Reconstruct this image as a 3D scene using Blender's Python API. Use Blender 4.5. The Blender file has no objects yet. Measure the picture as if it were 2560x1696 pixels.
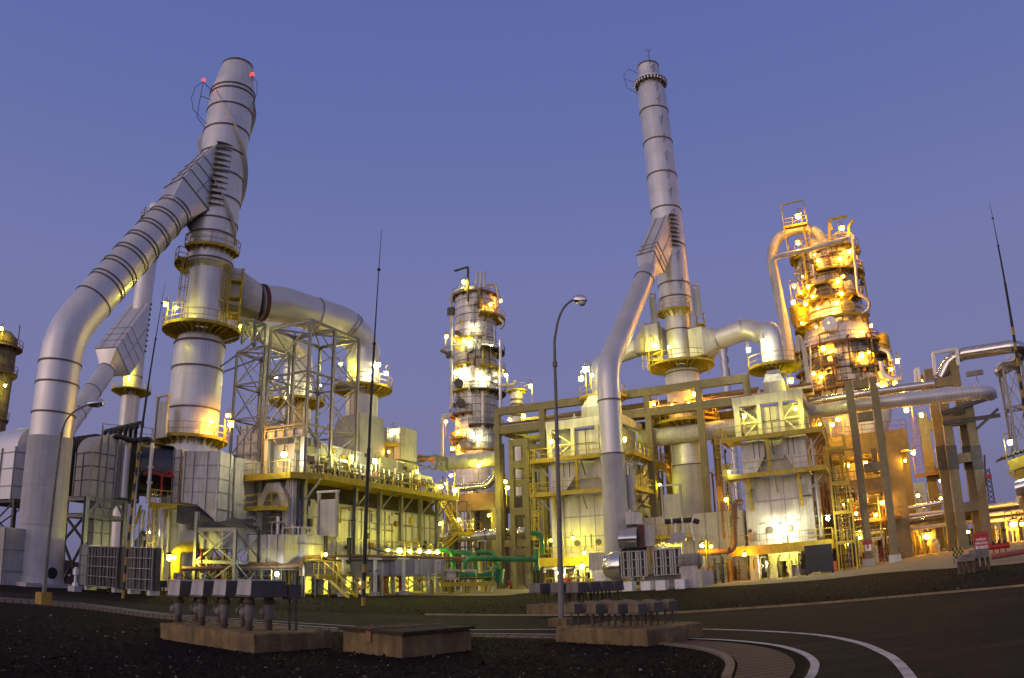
import bpy, math, random
import numpy as np
from mathutils import Vector, Matrix
R_ = math.radians
random.seed(7)
scn = bpy.context.scene
COL = scn.collection

# ------------------------------------------------------------------ camera (wide fisheye-like lens, r = 2 f tan(theta/2))
CAM_H = 1.7
FPX, PITCH, ROLL = 1900.0, R_(17.5), R_(-1.5)
CXP, CYP, WPX = 1280.0, 848.0, 2560.0
def _rot(x, y, z):
    c, s = math.cos(ROLL), math.sin(ROLL)
    x, y = x * c - y * s, x * s + y * c
    c, s = math.cos(PITCH), math.sin(PITCH)
    return Vector((x, z * c - y * s, y * c + z * s))
_Rt, _Up, _Fw = _rot(1, 0, 0), _rot(0, 1, 0), _rot(0, 0, 1)
cd = bpy.data.cameras.new("camera")
cam = bpy.data.objects.new("camera", cd)
COL.objects.link(cam)
m3 = Matrix((_Rt, _Up, -_Fw)).transposed()
cam.matrix_world = Matrix.Translation((0, 0, CAM_H)) @ m3.to_4x4()
cd.clip_start, cd.clip_end = 0.1, 8000
cd.sensor_fit = 'HORIZONTAL'
cd.sensor_width = 36.0
cd.type = 'PANO'
cd.panorama_type = 'FISHEYE_LENS_POLYNOMIAL'
cd.fisheye_fov = R_(170)
_u = np.linspace(0, 0.9, 200)
_A = np.stack([_u, _u**2, _u**3, _u**4], 1)
_k = np.linalg.lstsq(_A, 2 * np.arctan(_u / 2), rcond=None)[0]
_mm = (WPX / 36.0) / FPX                      # r in mm -> u = r px / f
cd.fisheye_polynomial_k0 = 0.0
cd.fisheye_polynomial_k1 = -_k[0] * _mm
cd.fisheye_polynomial_k2 = -_k[1] * _mm**2
cd.fisheye_polynomial_k3 = -_k[2] * _mm**3
cd.fisheye_polynomial_k4 = -_k[3] * _mm**4
scn.camera = cam

# ------------------------------------------------------------------ dusk sky, after-glow low behind the viewer
w = bpy.data.worlds.new("World"); scn.world = w; w.use_nodes = True
nt = w.node_tree; nt.nodes.clear(); N = nt.nodes.new; Lk = nt.links.new
out = N('ShaderNodeOutputWorld'); bg = N('ShaderNodeBackground'); bg.inputs[1].default_value = 1.0
tc = N('ShaderNodeTexCoord'); sx = N('ShaderNodeSeparateXYZ'); Lk(tc.outputs['Generated'], sx.inputs[0])
rp = N('ShaderNodeValToRGB'); cr = rp.color_ramp
stops = [(0.0, (.150, .138, .250)), (0.05, (.172, .164, .290)), (0.16, (.188, .192, .362)), (0.36, (.168, .186, .400)),
         (0.54, (.124, .158, .398)), (0.68, (.104, .142, .376)), (0.80, (.15, .15, .26)), (1.0, (.20, .17, .20))]
while len(cr.elements) < len(stops): cr.elements.new(0.5)
for e, (p, c) in zip(cr.elements, stops): e.position = p; e.color = (*c, 1)
Lk(sx.outputs['Z'], rp.inputs[0])
# faint sunset band towards -Y
dt = N('ShaderNodeVectorMath'); dt.operation = 'DOT_PRODUCT'; dt.inputs[1].default_value = (-.70, -.71, 0); Lk(tc.outputs['Generated'], dt.inputs[0])
my = N('ShaderNodeMapRange'); my.inputs[1].default_value = 0.12; my.inputs[2].default_value = 0.95; Lk(dt.outputs['Value'], my.inputs[0])
rz = N('ShaderNodeValToRGB'); cz = rz.color_ramp
gl = [(0.0, (.98, .68, .50)), (0.12, (1.05, .82, .70)), (0.4, (.64, .54, .52)), (0.8, (.16, .12, .09)), (1.0, (.04, .02, .0))]
while len(cz.elements) < len(gl): cz.elements.new(0.5)
for e, (p, c) in zip(cz.elements, gl): e.position = p; e.color = (*c, 1)
Lk(sx.outputs['Z'], rz.inputs[0])
mg = N('ShaderNodeVectorMath'); mg.operation = 'SCALE'; Lk(rz.outputs[0], mg.inputs[0]); Lk(my.outputs[0], mg.inputs['Scale'])
ad = N('ShaderNodeVectorMath'); ad.operation = 'ADD'; Lk(rp.outputs[0], ad.inputs[0]); Lk(mg.outputs[0], ad.inputs[1])
# the physical twilight sky, very low sun behind the viewer
sk = N('ShaderNodeTexSky'); sk.sky_type = 'NISHITA'; sk.sun_disc = False
sk.sun_elevation = R_(-2.0); sk.sun_rotation = R_(226)
ms = N('ShaderNodeVectorMath'); ms.operation = 'SCALE'; ms.inputs['Scale'].default_value = 0.03; Lk(sk.outputs[0], ms.inputs[0])
a2 = N('ShaderNodeVectorMath'); a2.operation = 'ADD'; Lk(ad.outputs[0], a2.inputs[0]); Lk(ms.outputs[0], a2.inputs[1])
Lk(a2.outputs[0], bg.inputs[0]); Lk(bg.outputs[0], out.inputs[0])
sd = bpy.data.lights.new("afterglow_sun", 'SUN'); sd.energy = 0.40; sd.angle = R_(40); sd.color = (1, .68, .40)
so = bpy.data.objects.new("afterglow_sun", sd); COL.objects.link(so)
so.rotation_euler = (R_(79), 0, R_(-46))
vs = scn.view_settings; vs.view_transform = 'Standard'; vs.look = 'None'; vs.exposure = 0.0; vs.gamma = 1.0; vs.use_curve_mapping = False
scn.cycles.use_light_tree = True
scn.cycles.max_bounces = 6; scn.cycles.diffuse_bounces = 3; scn.cycles.glossy_bounces = 3
scn.cycles.transmission_bounces = 2; scn.cycles.volume_bounces = 0
scn.cycles.sample_clamp_indirect = 2.5
scn.cycles.use_denoising = True
scn.cycles.caustics_reflective = False; scn.cycles.caustics_refractive = False

# ------------------------------------------------------------------ picture <-> place
ORG = Vector((0, 0, CAM_H))
def ray(px, py):
    x, y = px - CXP, CYP - py
    r = math.hypot(x, y) + 1e-9
    th = 2 * math.atan(r / FPX / 2); s = math.sin(th) / r
    return _rot(x * s, y * s, math.cos(th))
def proj(P):
    d = (Vector(P) - ORG).normalized()
    x, y, z = d.dot(_Rt), d.dot(_Up), d.dot(_Fw)
    th = math.acos(max(-1, min(1, z))); r = 2 * FPX * math.tan(th / 2); q = math.hypot(x, y) + 1e-9
    return CXP + r * x / q, CYP - r * y / q
def pt(px, py, d):                                   # point on the sight line at horizontal range d
    v = ray(px, py); return ORG + v * (d / math.hypot(v.x, v.y))
def onz(px, py, z):
    v = ray(px, py); return ORG + v * ((z - CAM_H) / v.z)
def zat(x, y, py):                                   # height above (x, y) that shows at picture row py
    lo, hi = -5.0, 140.0
    for _ in range(40):
        mid = (lo + hi) / 2
        if proj((x, y, mid))[1] > py: lo = mid
        else: hi = mid
    return (lo + hi) / 2
def gz(x, y):                                        # the ground climbs a little towards the far right
    a = math.degrees(math.atan2(x, max(y, 1e-3))); r = math.hypot(x, y)
    s = lambda t: (lambda q: q * q * (3 - 2 * q))(max(0.0, min(1.0, t)))
    return 1.0 * s((a - 17) / 19) * s((r - 40) / 42)
def gnd(px, py):
    z = 0.0
    for _ in range(12):
        v = ray(px, py)
        if v.z > -0.003: break
        p = ORG + v * ((z - CAM_H) / v.z); z = gz(p.x, p.y)
    return Vector((p.x, p.y, gz(p.x, p.y)))
def rad(px, py, d, wpx):                             # radius of something wpx wide there
    a = ray(px - wpx / 2, py).angle(ray(px + wpx / 2, py))
    return math.sin(a / 2) * (pt(px, py, d) - ORG).length
TH = R_(26)
PR = Vector((math.cos(TH), -math.sin(TH), 0)); PD = Vector((math.sin(TH), math.cos(TH), 0)); UZ = Vector((0, 0, 1))
class Face:                                          # a vertical plane of the plant
    def __init__(s, C, u):
        s.C = Vector((C[0], C[1], 0)); s.u = Vector((u[0], u[1], 0)).normalized(); s.n = Vector((s.u.y, -s.u.x, 0))
    def hit(s, px, py):
        v = ray(px, py); t = (s.C - ORG).dot(s.n) / v.dot(s.n); return ORG + v * t
    def sz(s, px, py):
        p = s.hit(px, py); return (p - s.C).dot(s.u), p.z
    def at(s, a, z, out=0.0): return s.C + s.u * a + UZ * z + s.n * out

# ------------------------------------------------------------------ mesh builder
class MB:
    def __init__(s): s.v = []; s.f = []
    def add(s, vs, fs):
        b = len(s.v); s.v += [tuple(p) for p in vs]; s.f += [tuple(i + b for i in f) for f in fs]; return s
    def hexa(s, p):
        return s.add(p, [(0, 3, 2, 1), (4, 5, 6, 7), (0, 1, 5, 4), (1, 2, 6, 5), (2, 3, 7, 6), (3, 0, 4, 7)])
    def box(s, c, a, b, h, u=None, v=None):          # centre of the base, sizes along u, v, up
        u = PR if u is None else u; v = PD if v is None else v; c = Vector(c)
        q = [c - u * a / 2 - v * b / 2, c + u * a / 2 - v * b / 2, c + u * a / 2 + v * b / 2, c - u * a / 2 + v * b / 2]
        return s.hexa(q + [p + UZ * h for p in q])
    def beam(s, p, q, w, h=None, up=None):
        p, q = Vector(p), Vector(q); h = w if h is None else h; t = (q - p)
        if t.length < 1e-5: return s
        t.normalize(); up = Vector(up) if up is not None else UZ
        if abs(t.dot(up)) > .98: up = PD
        a = t.cross(up).normalized(); b = a.cross(t).normalized()
        k = [-a * w / 2 - b * h / 2, a * w / 2 - b * h / 2, a * w / 2 + b * h / 2, -a * w / 2 + b * h / 2]
        return s.hexa([p + e for e in k] + [q + e for e in k])
    def ibeam(s, p, q, w, h, t=.04, up=None):
        p, q = Vector(p), Vector(q); d = (q - p).normalized(); up = Vector(up) if up is not None else UZ
        if abs(d.dot(up)) > .98: up = PD
        a = d.cross(up).normalized(); b = a.cross(d).normalized()
        s.beam(p + b * (h / 2 - t / 2), q + b * (h / 2 - t / 2), w, t, up); s.beam(p - b * (h / 2 - t / 2), q - b * (h / 2 - t / 2), w, t, up)
        return s.beam(p, q, t, h - 2 * t, up)
    def loft(s, rings, cap0=True, cap1=True, closed=True):
        n = len(rings[0]); vs = [p for r in rings for p in r]; fs = []
        for i in range(len(rings) - 1):
            for j in range(n if closed else n - 1):
                k = (j + 1) % n; fs.append((i * n + j, i * n + k, (i + 1) * n + k, (i + 1) * n + j))
        if cap0: fs.append(tuple(range(n - 1, -1, -1)))
        if cap1: fs.append(tuple((len(rings) - 1) * n + j for j in range(n)))
        return s.add(vs, fs)
    def tube(s, pts, r, n=10, cap=True):
        pts = [Vector(p) for p in pts]; m = len(pts); rr = r if isinstance(r, (list, tuple)) else [r] * m
        tg = []
        for i in range(m):
            a = (pts[i] - pts[i - 1]).normalized() if i else None
            b = (pts[i + 1] - pts[i]).normalized() if i < m - 1 else None
            tg.append((a or b) if (a is None or b is None) else (a + b).normalized())
        t0 = tg[0]; nx = t0.cross(UZ)
        if nx.length < .05: nx = PR.copy()
        nx = (nx - t0 * nx.dot(t0)).normalized(); rings = []
        for i in range(m):
            t = tg[i]; nx = (nx - t * nx.dot(t)).normalized(); by = t.cross(nx)
            rings.append([pts[i] + (nx * math.cos(2 * math.pi * j / n) + by * math.sin(2 * math.pi * j / n)) * rr[i] for j in range(n)])
        return s.loft(rings, cap, cap)
    def cyl(s, p, q, r0, r1=None, n=16): return s.tube([p, q], [r0, r0 if r1 is None else r1], n)
    def lathe(s, x, y, prof, n=32, a0=0.0, a1=2 * math.pi, closed=False):   # prof [(r, z)]; closed: profile is a loop
        full = abs(a1 - a0 - 2 * math.pi) < 1e-6; k = n if full else n + 1
        cols = []
        for j in range(k):
            a = a0 + (a1 - a0) * j / n; c, t = math.cos(a), math.sin(a)
            cols.append([(x + r * c, y + r * t, z) for r, z in prof])
        m = len(prof); vs = [p for c in cols for p in c]; fs = []
        for j in range(n):
            j2 = (j + 1) % k
            for i in range(m if closed else m - 1):
                i2 = (i + 1) % m; fs.append((j * m + i, j2 * m + i, j2 * m + i2, j * m + i2))
        if closed and not full: fs += [tuple(range(m)), tuple((k - 1) * m + i for i in range(m - 1, -1, -1))]
        return s.add(vs, fs)
    def band(s, x, y, r, z, h, t, n=40, a0=0.0, a1=2 * math.pi):
        return s.lathe(x, y, [(r - .02, z), (r + t, z), (r + t, z + h), (r - .02, z + h)], n, a0, a1, True)
    def hoop(s, c, ax, r, wdt, t, n=24):             # band round a slanted pipe
        c = Vector(c); ax = Vector(ax).normalized(); u = ax.cross(UZ); u = (u if u.length > .05 else PR.copy()).normalized(); v = ax.cross(u)
        prof = [(r - .02, -wdt / 2), (r + t, -wdt / 2), (r + t, wdt / 2), (r - .02, wdt / 2)]
        cols = [[c + (u * math.cos(2 * math.pi * j / n) + v * math.sin(2 * math.pi * j / n)) * a + ax * b for a, b in prof] for j in range(n)]
        fs = []
        for j in range(n):
            k = (j + 1) % n
            for i in range(4): fs.append((j * 4 + i, k * 4 + i, k * 4 + (i + 1) % 4, j * 4 + (i + 1) % 4))
        return s.add([p for q in cols for p in q], fs)
    def prism(s, poly, vec):
        poly = [Vector(p) for p in poly]; vec = Vector(vec); n = len(poly)
        return s.loft([poly, [p + vec for p in poly]])
    def ico(s, c, r, n=1):
        import bmesh
        bm = bmesh.new(); bmesh.ops.create_icosphere(bm, subdivisions=n, radius=r); bm.verts.index_update()
        c = Vector(c); vs = [v.co + c for v in bm.verts]; fs = [[v.index for v in f.verts] for f in bm.faces]; bm.free()
        return s.add(vs, fs)
    def mesh(s, name, off=Vector((0, 0, 0)), smooth=True):
        import bmesh
        used = sorted({i for f in s.f for i in f}); ix = {a: k for k, a in enumerate(used)}
        me = bpy.data.meshes.new(name); me.from_pydata([tuple(Vector(s.v[a]) - off) for a in used], [], [tuple(ix[i] for i in f) for f in s.f])
        bm = bmesh.new(); bm.from_mesh(me); bmesh.ops.recalc_face_normals(bm, faces=bm.faces[:]); bm.to_mesh(me); bm.free()
        if smooth:
            me.polygons.foreach_set('use_smooth', [True] * len(me.polygons)); me.set_sharp_from_angle(angle=R_(32))
        me.update(); return me
    def build(s, name, mat, parent=None, smooth=True, label=None):
        if not s.v: return None
        off = wpos(parent) if parent else Vector((0, 0, 0))
        me = s.mesh(name, off, smooth); me.materials.append(mat)
        o = bpy.data.objects.new(name, me); COL.objects.link(o)
        if parent: o.parent = parent
        if label: o['label'] = label
        return o
def wpos(o):
    p = Vector((0, 0, 0))
    while o is not None: p += o.location; o = o.parent
    return p
def thing(name, label, cat, loc, group=None):
    o = bpy.data.objects.new(name, None); COL.objects.link(o); o.location = Vector(loc); o.empty_display_size = .3
    o['label'] = label; o['category'] = cat
    if group: o['group'] = group
    return o
def tag(o, label, cat, group=None):
    o['label'] = label; o['category'] = cat
    if group: o['group'] = group
    return o
def structure(o, kind='structure'): o['kind'] = kind; return o
def bend(pts, R, k=5):                               # round the corners of a pipe run
    pts = [Vector(p) for p in pts]; o = [pts[0]]
    for i in range(1, len(pts) - 1):
        a, b, c = pts[i - 1], pts[i], pts[i + 1]; u = (a - b).normalized(); v = (c - b).normalized()
        ang = u.angle(v)
        if ang > R_(176): o.append(b); continue
        t = min(R / math.tan(ang / 2), (a - b).length * .48, (c - b).length * .48)
        p, q = b + u * t, b + v * t
        for j in range(k + 1):
            x = j / k; o.append(p * (1 - x) ** 2 + b * 2 * x * (1 - x) + q * x * x)
    o.append(pts[-1]); return o
def arc(x, y, r, z, a0, a1, n): return [Vector((x + r * math.cos(a0 + (a1 - a0) * i / n), y + r * math.sin(a0 + (a1 - a0) * i / n), z)) for i in range(n + 1)]
def rail(m, pts, h=1.1, gap=1.5, t=.055, toe=True, mids=1):
    pts = [Vector(p) for p in pts]; acc = 0.0; U = UZ
    for i in range(len(pts) - 1):
        a, b = pts[i], pts[i + 1]; L = (b - a).length
        m.beam(a + U * h, b + U * h, t, t)
        for q in range(mids): m.beam(a + U * h * (q + 1) / (mids + 1), b + U * h * (q + 1) / (mids + 1), t * .8, t * .8)
        if toe: m.beam(a + U * .07, b + U * .07, .02, .14)
        while acc <= L + 1e-6:
            p = a + (b - a) * (acc / L if L else 0); m.beam(p, p + U * h, t, t); acc += gap
        acc -= L
    m.beam(pts[-1], pts[-1] + U * h, t, t)
def ladder(m, p0, p1, wdt, side, out_=None, cage=False):
    p0, p1, side = Vector(p0), Vector(p1), Vector(side).normalized()
    m.beam(p0 - side * wdt / 2, p1 - side * wdt / 2, .06); m.beam(p0 + side * wdt / 2, p1 + side * wdt / 2, .06)
    L = (p1 - p0).length; k = max(2, int(L / .4))
    for i in range(1, k):
        p = p0 + (p1 - p0) * i / k; m.beam(p - side * wdt / 2, p + side * wdt / 2, .04)
    if cage and out_ is not None:
        o = Vector(out_).normalized(); k = max(2, int((L - 2.0) / 1.2)); hoops = []
        for i in range(k + 1):
            c = p0 + (p1 - p0) * ((2.0 + (L - 2.0) * i / k) / L)
            ps = [c + side * (.4 * math.cos(a)) + o * (.72 * math.sin(a)) for a in [math.pi * j / 6 for j in range(7)]]
            hoops.append(ps)
            for a, b in zip(ps, ps[1:]): m.beam(a, b, .05)
        for j in (1, 2, 3, 4, 5): m.beam(hoops[0][j], hoops[-1][j], .04)
def stair(m, p0, p1, side, wdt=.9):
    p0, p1, side = Vector(p0), Vector(p1), Vector(side).normalized() * wdt / 2
    for sg in (-1, 1):
        m.beam(p0 + side * sg, p1 + side * sg, .06, .22)
        m.beam(p0 + side * sg + UZ * 1.0, p1 + side * sg + UZ * 1.0, .05)
        for i in range(5):
            q = p0 + (p1 - p0) * i / 4 + side * sg; m.beam(q, q + UZ, .05)
    n = max(3, int(abs(p1.z - p0.z) / .22))
    for i in range(1, n):
        q = p0 + (p1 - p0) * i / n; m.beam(q - side, q + side, .24, .04)

# ------------------------------------------------------------------ materials
def mat(name, col, rough=.6, metal=0.0, var=.18, sc=1.2, streak=0.0, bump=0.0, bsc=20.0, dirt=None, dsc=.6, damt=.5, spec=.5, aniso=False, seam=None):
    m = bpy.data.materials.new(name); m.use_nodes = True; t = m.node_tree; n = t.nodes; l = t.links
    b = n['Principled BSDF']; b.inputs['Roughness'].default_value = rough; b.inputs['Metallic'].default_value = metal
    b.inputs['Specular IOR Level'].default_value = spec
    co = n.new('ShaderNodeTexCoord')
    nz = n.new('ShaderNodeTexNoise'); nz.inputs['Scale'].default_value = sc; nz.inputs['Detail'].default_value = 5
    l.new(co.outputs['Object'], nz.inputs[0])
    mr = n.new('ShaderNodeMapRange'); mr.inputs[1].default_value = .3; mr.inputs[2].default_value = .7
    mr.inputs[3].default_value = 1 - var; mr.inputs[4].default_value = 1 + var; l.new(nz.outputs[0], mr.inputs[0])
    fac = mr.outputs[0]
    if streak:
        mp = n.new('ShaderNodeMapping'); mp.inputs['Scale'].default_value = (3.0, 3.0, .12); l.new(co.outputs['Object'], mp.inputs[0])
        n2 = n.new('ShaderNodeTexNoise'); n2.inputs['Scale'].default_value = 1.6; n2.inputs['Detail'].default_value = 4; l.new(mp.outputs[0], n2.inputs[0])
        m2 = n.new('ShaderNodeMapRange'); m2.inputs[1].default_value = .35; m2.inputs[2].default_value = .68
        m2.inputs[3].default_value = 1 - streak; m2.inputs[4].default_value = 1 + streak * .3; l.new(n2.outputs[0], m2.inputs[0])
        mm = n.new('ShaderNodeMath'); mm.operation = 'MULTIPLY'; l.new(fac, mm.inputs[0]); l.new(m2.outputs[0], mm.inputs[1]); fac = mm.outputs[0]
    vm = n.new('ShaderNodeVectorMath'); vm.operation = 'SCALE'; vm.inputs[0].default_value = col; l.new(fac, vm.inputs['Scale'])
    cout = vm.outputs[0]
    if dirt:
        n3 = n.new('ShaderNodeTexNoise'); n3.inputs['Scale'].default_value = dsc; n3.inputs['Detail'].default_value = 8; n3.inputs['Roughness'].default_value = .65
        mp3 = n.new('ShaderNodeMapping'); mp3.inputs['Scale'].default_value = (1, 1, .45); mp3.inputs['Location'].default_value = (3.1, 7.7, 1.3)
        l.new(co.outputs['Object'], mp3.inputs[0]); l.new(mp3.outputs[0], n3.inputs[0])
        r3 = n.new('ShaderNodeMapRange'); r3.inputs[1].default_value = .5; r3.inputs[2].default_value = .72; r3.inputs[4].default_value = damt; l.new(n3.outputs[0], r3.inputs[0])
        mx = n.new('ShaderNodeMix'); mx.data_type = 'RGBA'; l.new(r3.outputs[0], mx.inputs[0]); l.new(cout, mx.inputs[6]); mx.inputs[7].default_value = (*dirt, 1); cout = mx.outputs[2]
    if seam:                                               # sheet seams: level joints every seam[0] m, seam[1] upright joints round the axis
        sp = n.new('ShaderNodeSeparateXYZ'); l.new(co.outputs['Object'], sp.inputs[0])
        sk_ = seam[2]
        def mth(op, a, c=None):
            q = n.new('ShaderNodeMath'); q.operation = op
            for i, v in enumerate((a, c)):
                if v is None: continue
                if isinstance(v, (int, float)): q.inputs[i].default_value = v
                else: l.new(v, q.inputs[i])
            return q.outputs[0]
        zq = mth('DIVIDE', sp.outputs['Z'], seam[0]); lz = mth('LESS_THAN', mth('FRACT', zq), .035 / seam[0] * 1.4)
        an = mth('MULTIPLY', mth('ARCTAN2', sp.outputs['Y'], sp.outputs['X']), seam[1] / (2 * math.pi)); an = mth('ADD', an, mth('MULTIPLY', mth('FLOOR', zq), .37))
        lv = mth('LESS_THAN', mth('FRACT', an), .018); se = mth('MAXIMUM', lz, lv)
        rnd = n.new('ShaderNodeTexWhiteNoise'); rnd.noise_dimensions = '2D'; cb = n.new('ShaderNodeCombineXYZ'); l.new(mth('FLOOR', an), cb.inputs[0]); l.new(mth('FLOOR', zq), cb.inputs[1]); l.new(cb.outputs[0], rnd.inputs[0])
        tone = mth('MULTIPLY', mth('ADD', mth('MULTIPLY', rnd.outputs[0], sk_ * .36), 1 - sk_ * .2), mth('SUBTRACT', 1.0, mth('MULTIPLY', se, sk_)))
        sv = n.new('ShaderNodeVectorMath'); sv.operation = 'SCALE'; l.new(cout, sv.inputs[0]); l.new(tone, sv.inputs['Scale']); cout = sv.outputs[0]
    l.new(cout, b.inputs['Base Color'])
    rr = n.new('ShaderNodeMapRange'); rr.inputs[1].default_value = .3; rr.inputs[2].default_value = .7
    rr.inputs[3].default_value = max(.03, rough - .08); rr.inputs[4].default_value = min(1, rough + .1); l.new(nz.outputs[0], rr.inputs[0]); l.new(rr.outputs[0], b.inputs['Roughness'])
    if bump:
        nb = n.new('ShaderNodeTexNoise'); nb.inputs['Scale'].default_value = bsc; nb.inputs['Detail'].default_value = 6; l.new(co.outputs['Object'], nb.inputs[0])
        bp = n.new('ShaderNodeBump'); bp.inputs['Strength'].default_value = bump; bp.inputs['Distance'].default_value = .05; l.new(nb.outputs[0], bp.inputs['Height']); l.new(bp.outputs[0], b.inputs['Normal'])
    return m
def glow(name, col, s):
    m = bpy.data.materials.new(name); m.use_nodes = True; t = m.node_tree; t.nodes.clear()
    e = t.nodes.new('ShaderNodeEmission'); e.inputs[0].default_value = (*col, 1); e.inputs[1].default_value = s
    o = t.nodes.new('ShaderNodeOutputMaterial'); t.links.new(e.outputs[0], o.inputs[0]); return m
SILVER = mat('silver_cladding', (.74, .715, .70), .42, .45, .07, .5, .10, .10, 2.0, dirt=(.42, .38, .35), dsc=.5, damt=.2, seam=(2.6, 4, .13))
SILVER2 = mat('silver_duct', (.68, .66, .66), .38, .5, .07, .4, .06, .10, 1.5)
LAGGED = mat('lagged_tower', (.80, .78, .75), .42, .3, .14, 1.3, .2, .35, 1.6, dirt=(.45, .36, .28), dsc=.35, damt=.35, seam=(2.2, 5, .34))
SHINY = mat('bright_jacket', (.66, .64, .63), .20, .9, .1, 1.5, 0, .12, 3.0)
MIRROR = mat('polished_sheet', (.085, .08, .08), .28, 1.0, .12, .6, 0, .25, .9)
RINGD = mat('dark_ring', (.16, .12, .10), .6, .3, .25, 2.0)
CONC = mat('render_grey', (.47, .46, .46), .75, 0, .12, .8, .12, .25, 6, dirt=(.26, .25, .25), dsc=.8, damt=.4)
CONCR = mat('brown_concrete', (.225, .19, .115), .9, 0, .14, 2.2, .05, .25, 7, dirt=(.13, .105, .07), dsc=.9, damt=.6)
PLINTH = mat('weathered_plinth', (.215, .145, .06), .9, 0, .3, 3.0, .35, .5, 14, dirt=(.07, .055, .04), dsc=1.6, damt=.8)  # ochre base has warm light from the left mixed into its colour
PANEL = mat('white_panel', (.62, .60, .57), .55, .1, .14, .9, .2, .15, 2.5, dirt=(.24, .18, .11), dsc=.55, damt=.6)
PANELG = mat('grey_panel', (.44, .43, .42), .5, .2, .14, .8, .16, .1, 3, dirt=(.20, .17, .13), dsc=.6, damt=.5)
ROOFD = mat('sooty_roof', (.10, .09, .08), .8, .1, .3, 1.0, .2)
YEL = mat('yellow_paint', (.50, .37, .025), .5, 0, .2, 2.0, .1, dirt=(.16, .10, .03), dsc=1.5, damt=.45)
STEEL = mat('galvanised_steel', (.34, .34, .335), .5, .5, .15, 2.0, .1)
DSTEEL = mat('dark_steel', (.09, .085, .08), .6, .4, .3, 2.0)
BLACK = mat('black_insulation', (.018, .018, .02), .55, 0, .3, 3.0)
RUST = mat('rusty_pipe', (.26, .14, .07), .75, .1, .3, 2.5, .2, dirt=(.10, .05, .03), dsc=2, damt=.6)
GREEN = mat('green_paint', (.012, .17, .07), .42, 0, .3, 2.0, .2, .1, 6, dirt=(.05, .075, .035), dsc=1.6, damt=.7)
RED = mat('red_paint', (.42, .025, .02), .45, 0, .12, 3.0)
DRED = mat('maroon_band', (.085, .02, .016), .6, 0, .2, 2.0)
ORANGE = mat('orange_paint', (.70, .16, .02), .5, 0, .12, 2.0)
WHITE = mat('white_paint', (.78, .77, .75), .6, 0, .1, 4.0, 0, 0, dirt=(.35, .32, .28), dsc=3.0, damt=.5)
BLACKP = mat('black_paint', (.015, .015, .016), .6, 0, .2, 3)
YBAND = mat('ochre_band', (.40, .24, .035), .7, 0, .2, 3)
NAVY = mat('navy_board', (.014, .016, .026), .55, 0, .25, 2.0)
BLUE = mat('blue_paint', (.02, .06, .30), .5)
CASTI = mat('cast_iron', (.13, .09, .06), .8, .1, .35, 4.0, .2, .3, 12, dirt=(.06, .03, .02), dsc=3, damt=.7)
GVALVE = mat('grey_valve', (.22, .20, .18), .7, .1, .2, 4.0, .2)
BOXL = mat('pale_box', (.48, .44, .42), .7, 0, .12, 3.0, .2, dirt=(.2, .16, .13), dsc=2.5, damt=.5)
OCHREB = mat('ochre_box', (.21, .155, .085), .8, 0, .2, 3.0, .25, dirt=(.08, .06, .04), dsc=3, damt=.6)
GREYB = mat('mauve_grey_box', (.21, .18, .165), .8, 0, .2, 3.0, .3, dirt=(.09, .08, .07), dsc=2, damt=.6)
BOXG = mat('slate_box', (.092, .082, .068), .65, 0, .15, 3.0, .15)
BRICK = mat('aged_shaft', (.20, .15, .10), .85, 0, .3, 1.2, .3, .4, 5)
EM = {'Y': glow('lamp_yellow', (.96, .86, .075), 400), 'W': glow('lamp_white', (1, .95, .55), 400), 'O': glow('lamp_orange', (1, .45, .035), 420),
      'C': glow('lamp_cool', (.9, 1, .9), 240), 'R': glow('lamp_red', (1, .018, .009), 9)}

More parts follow.
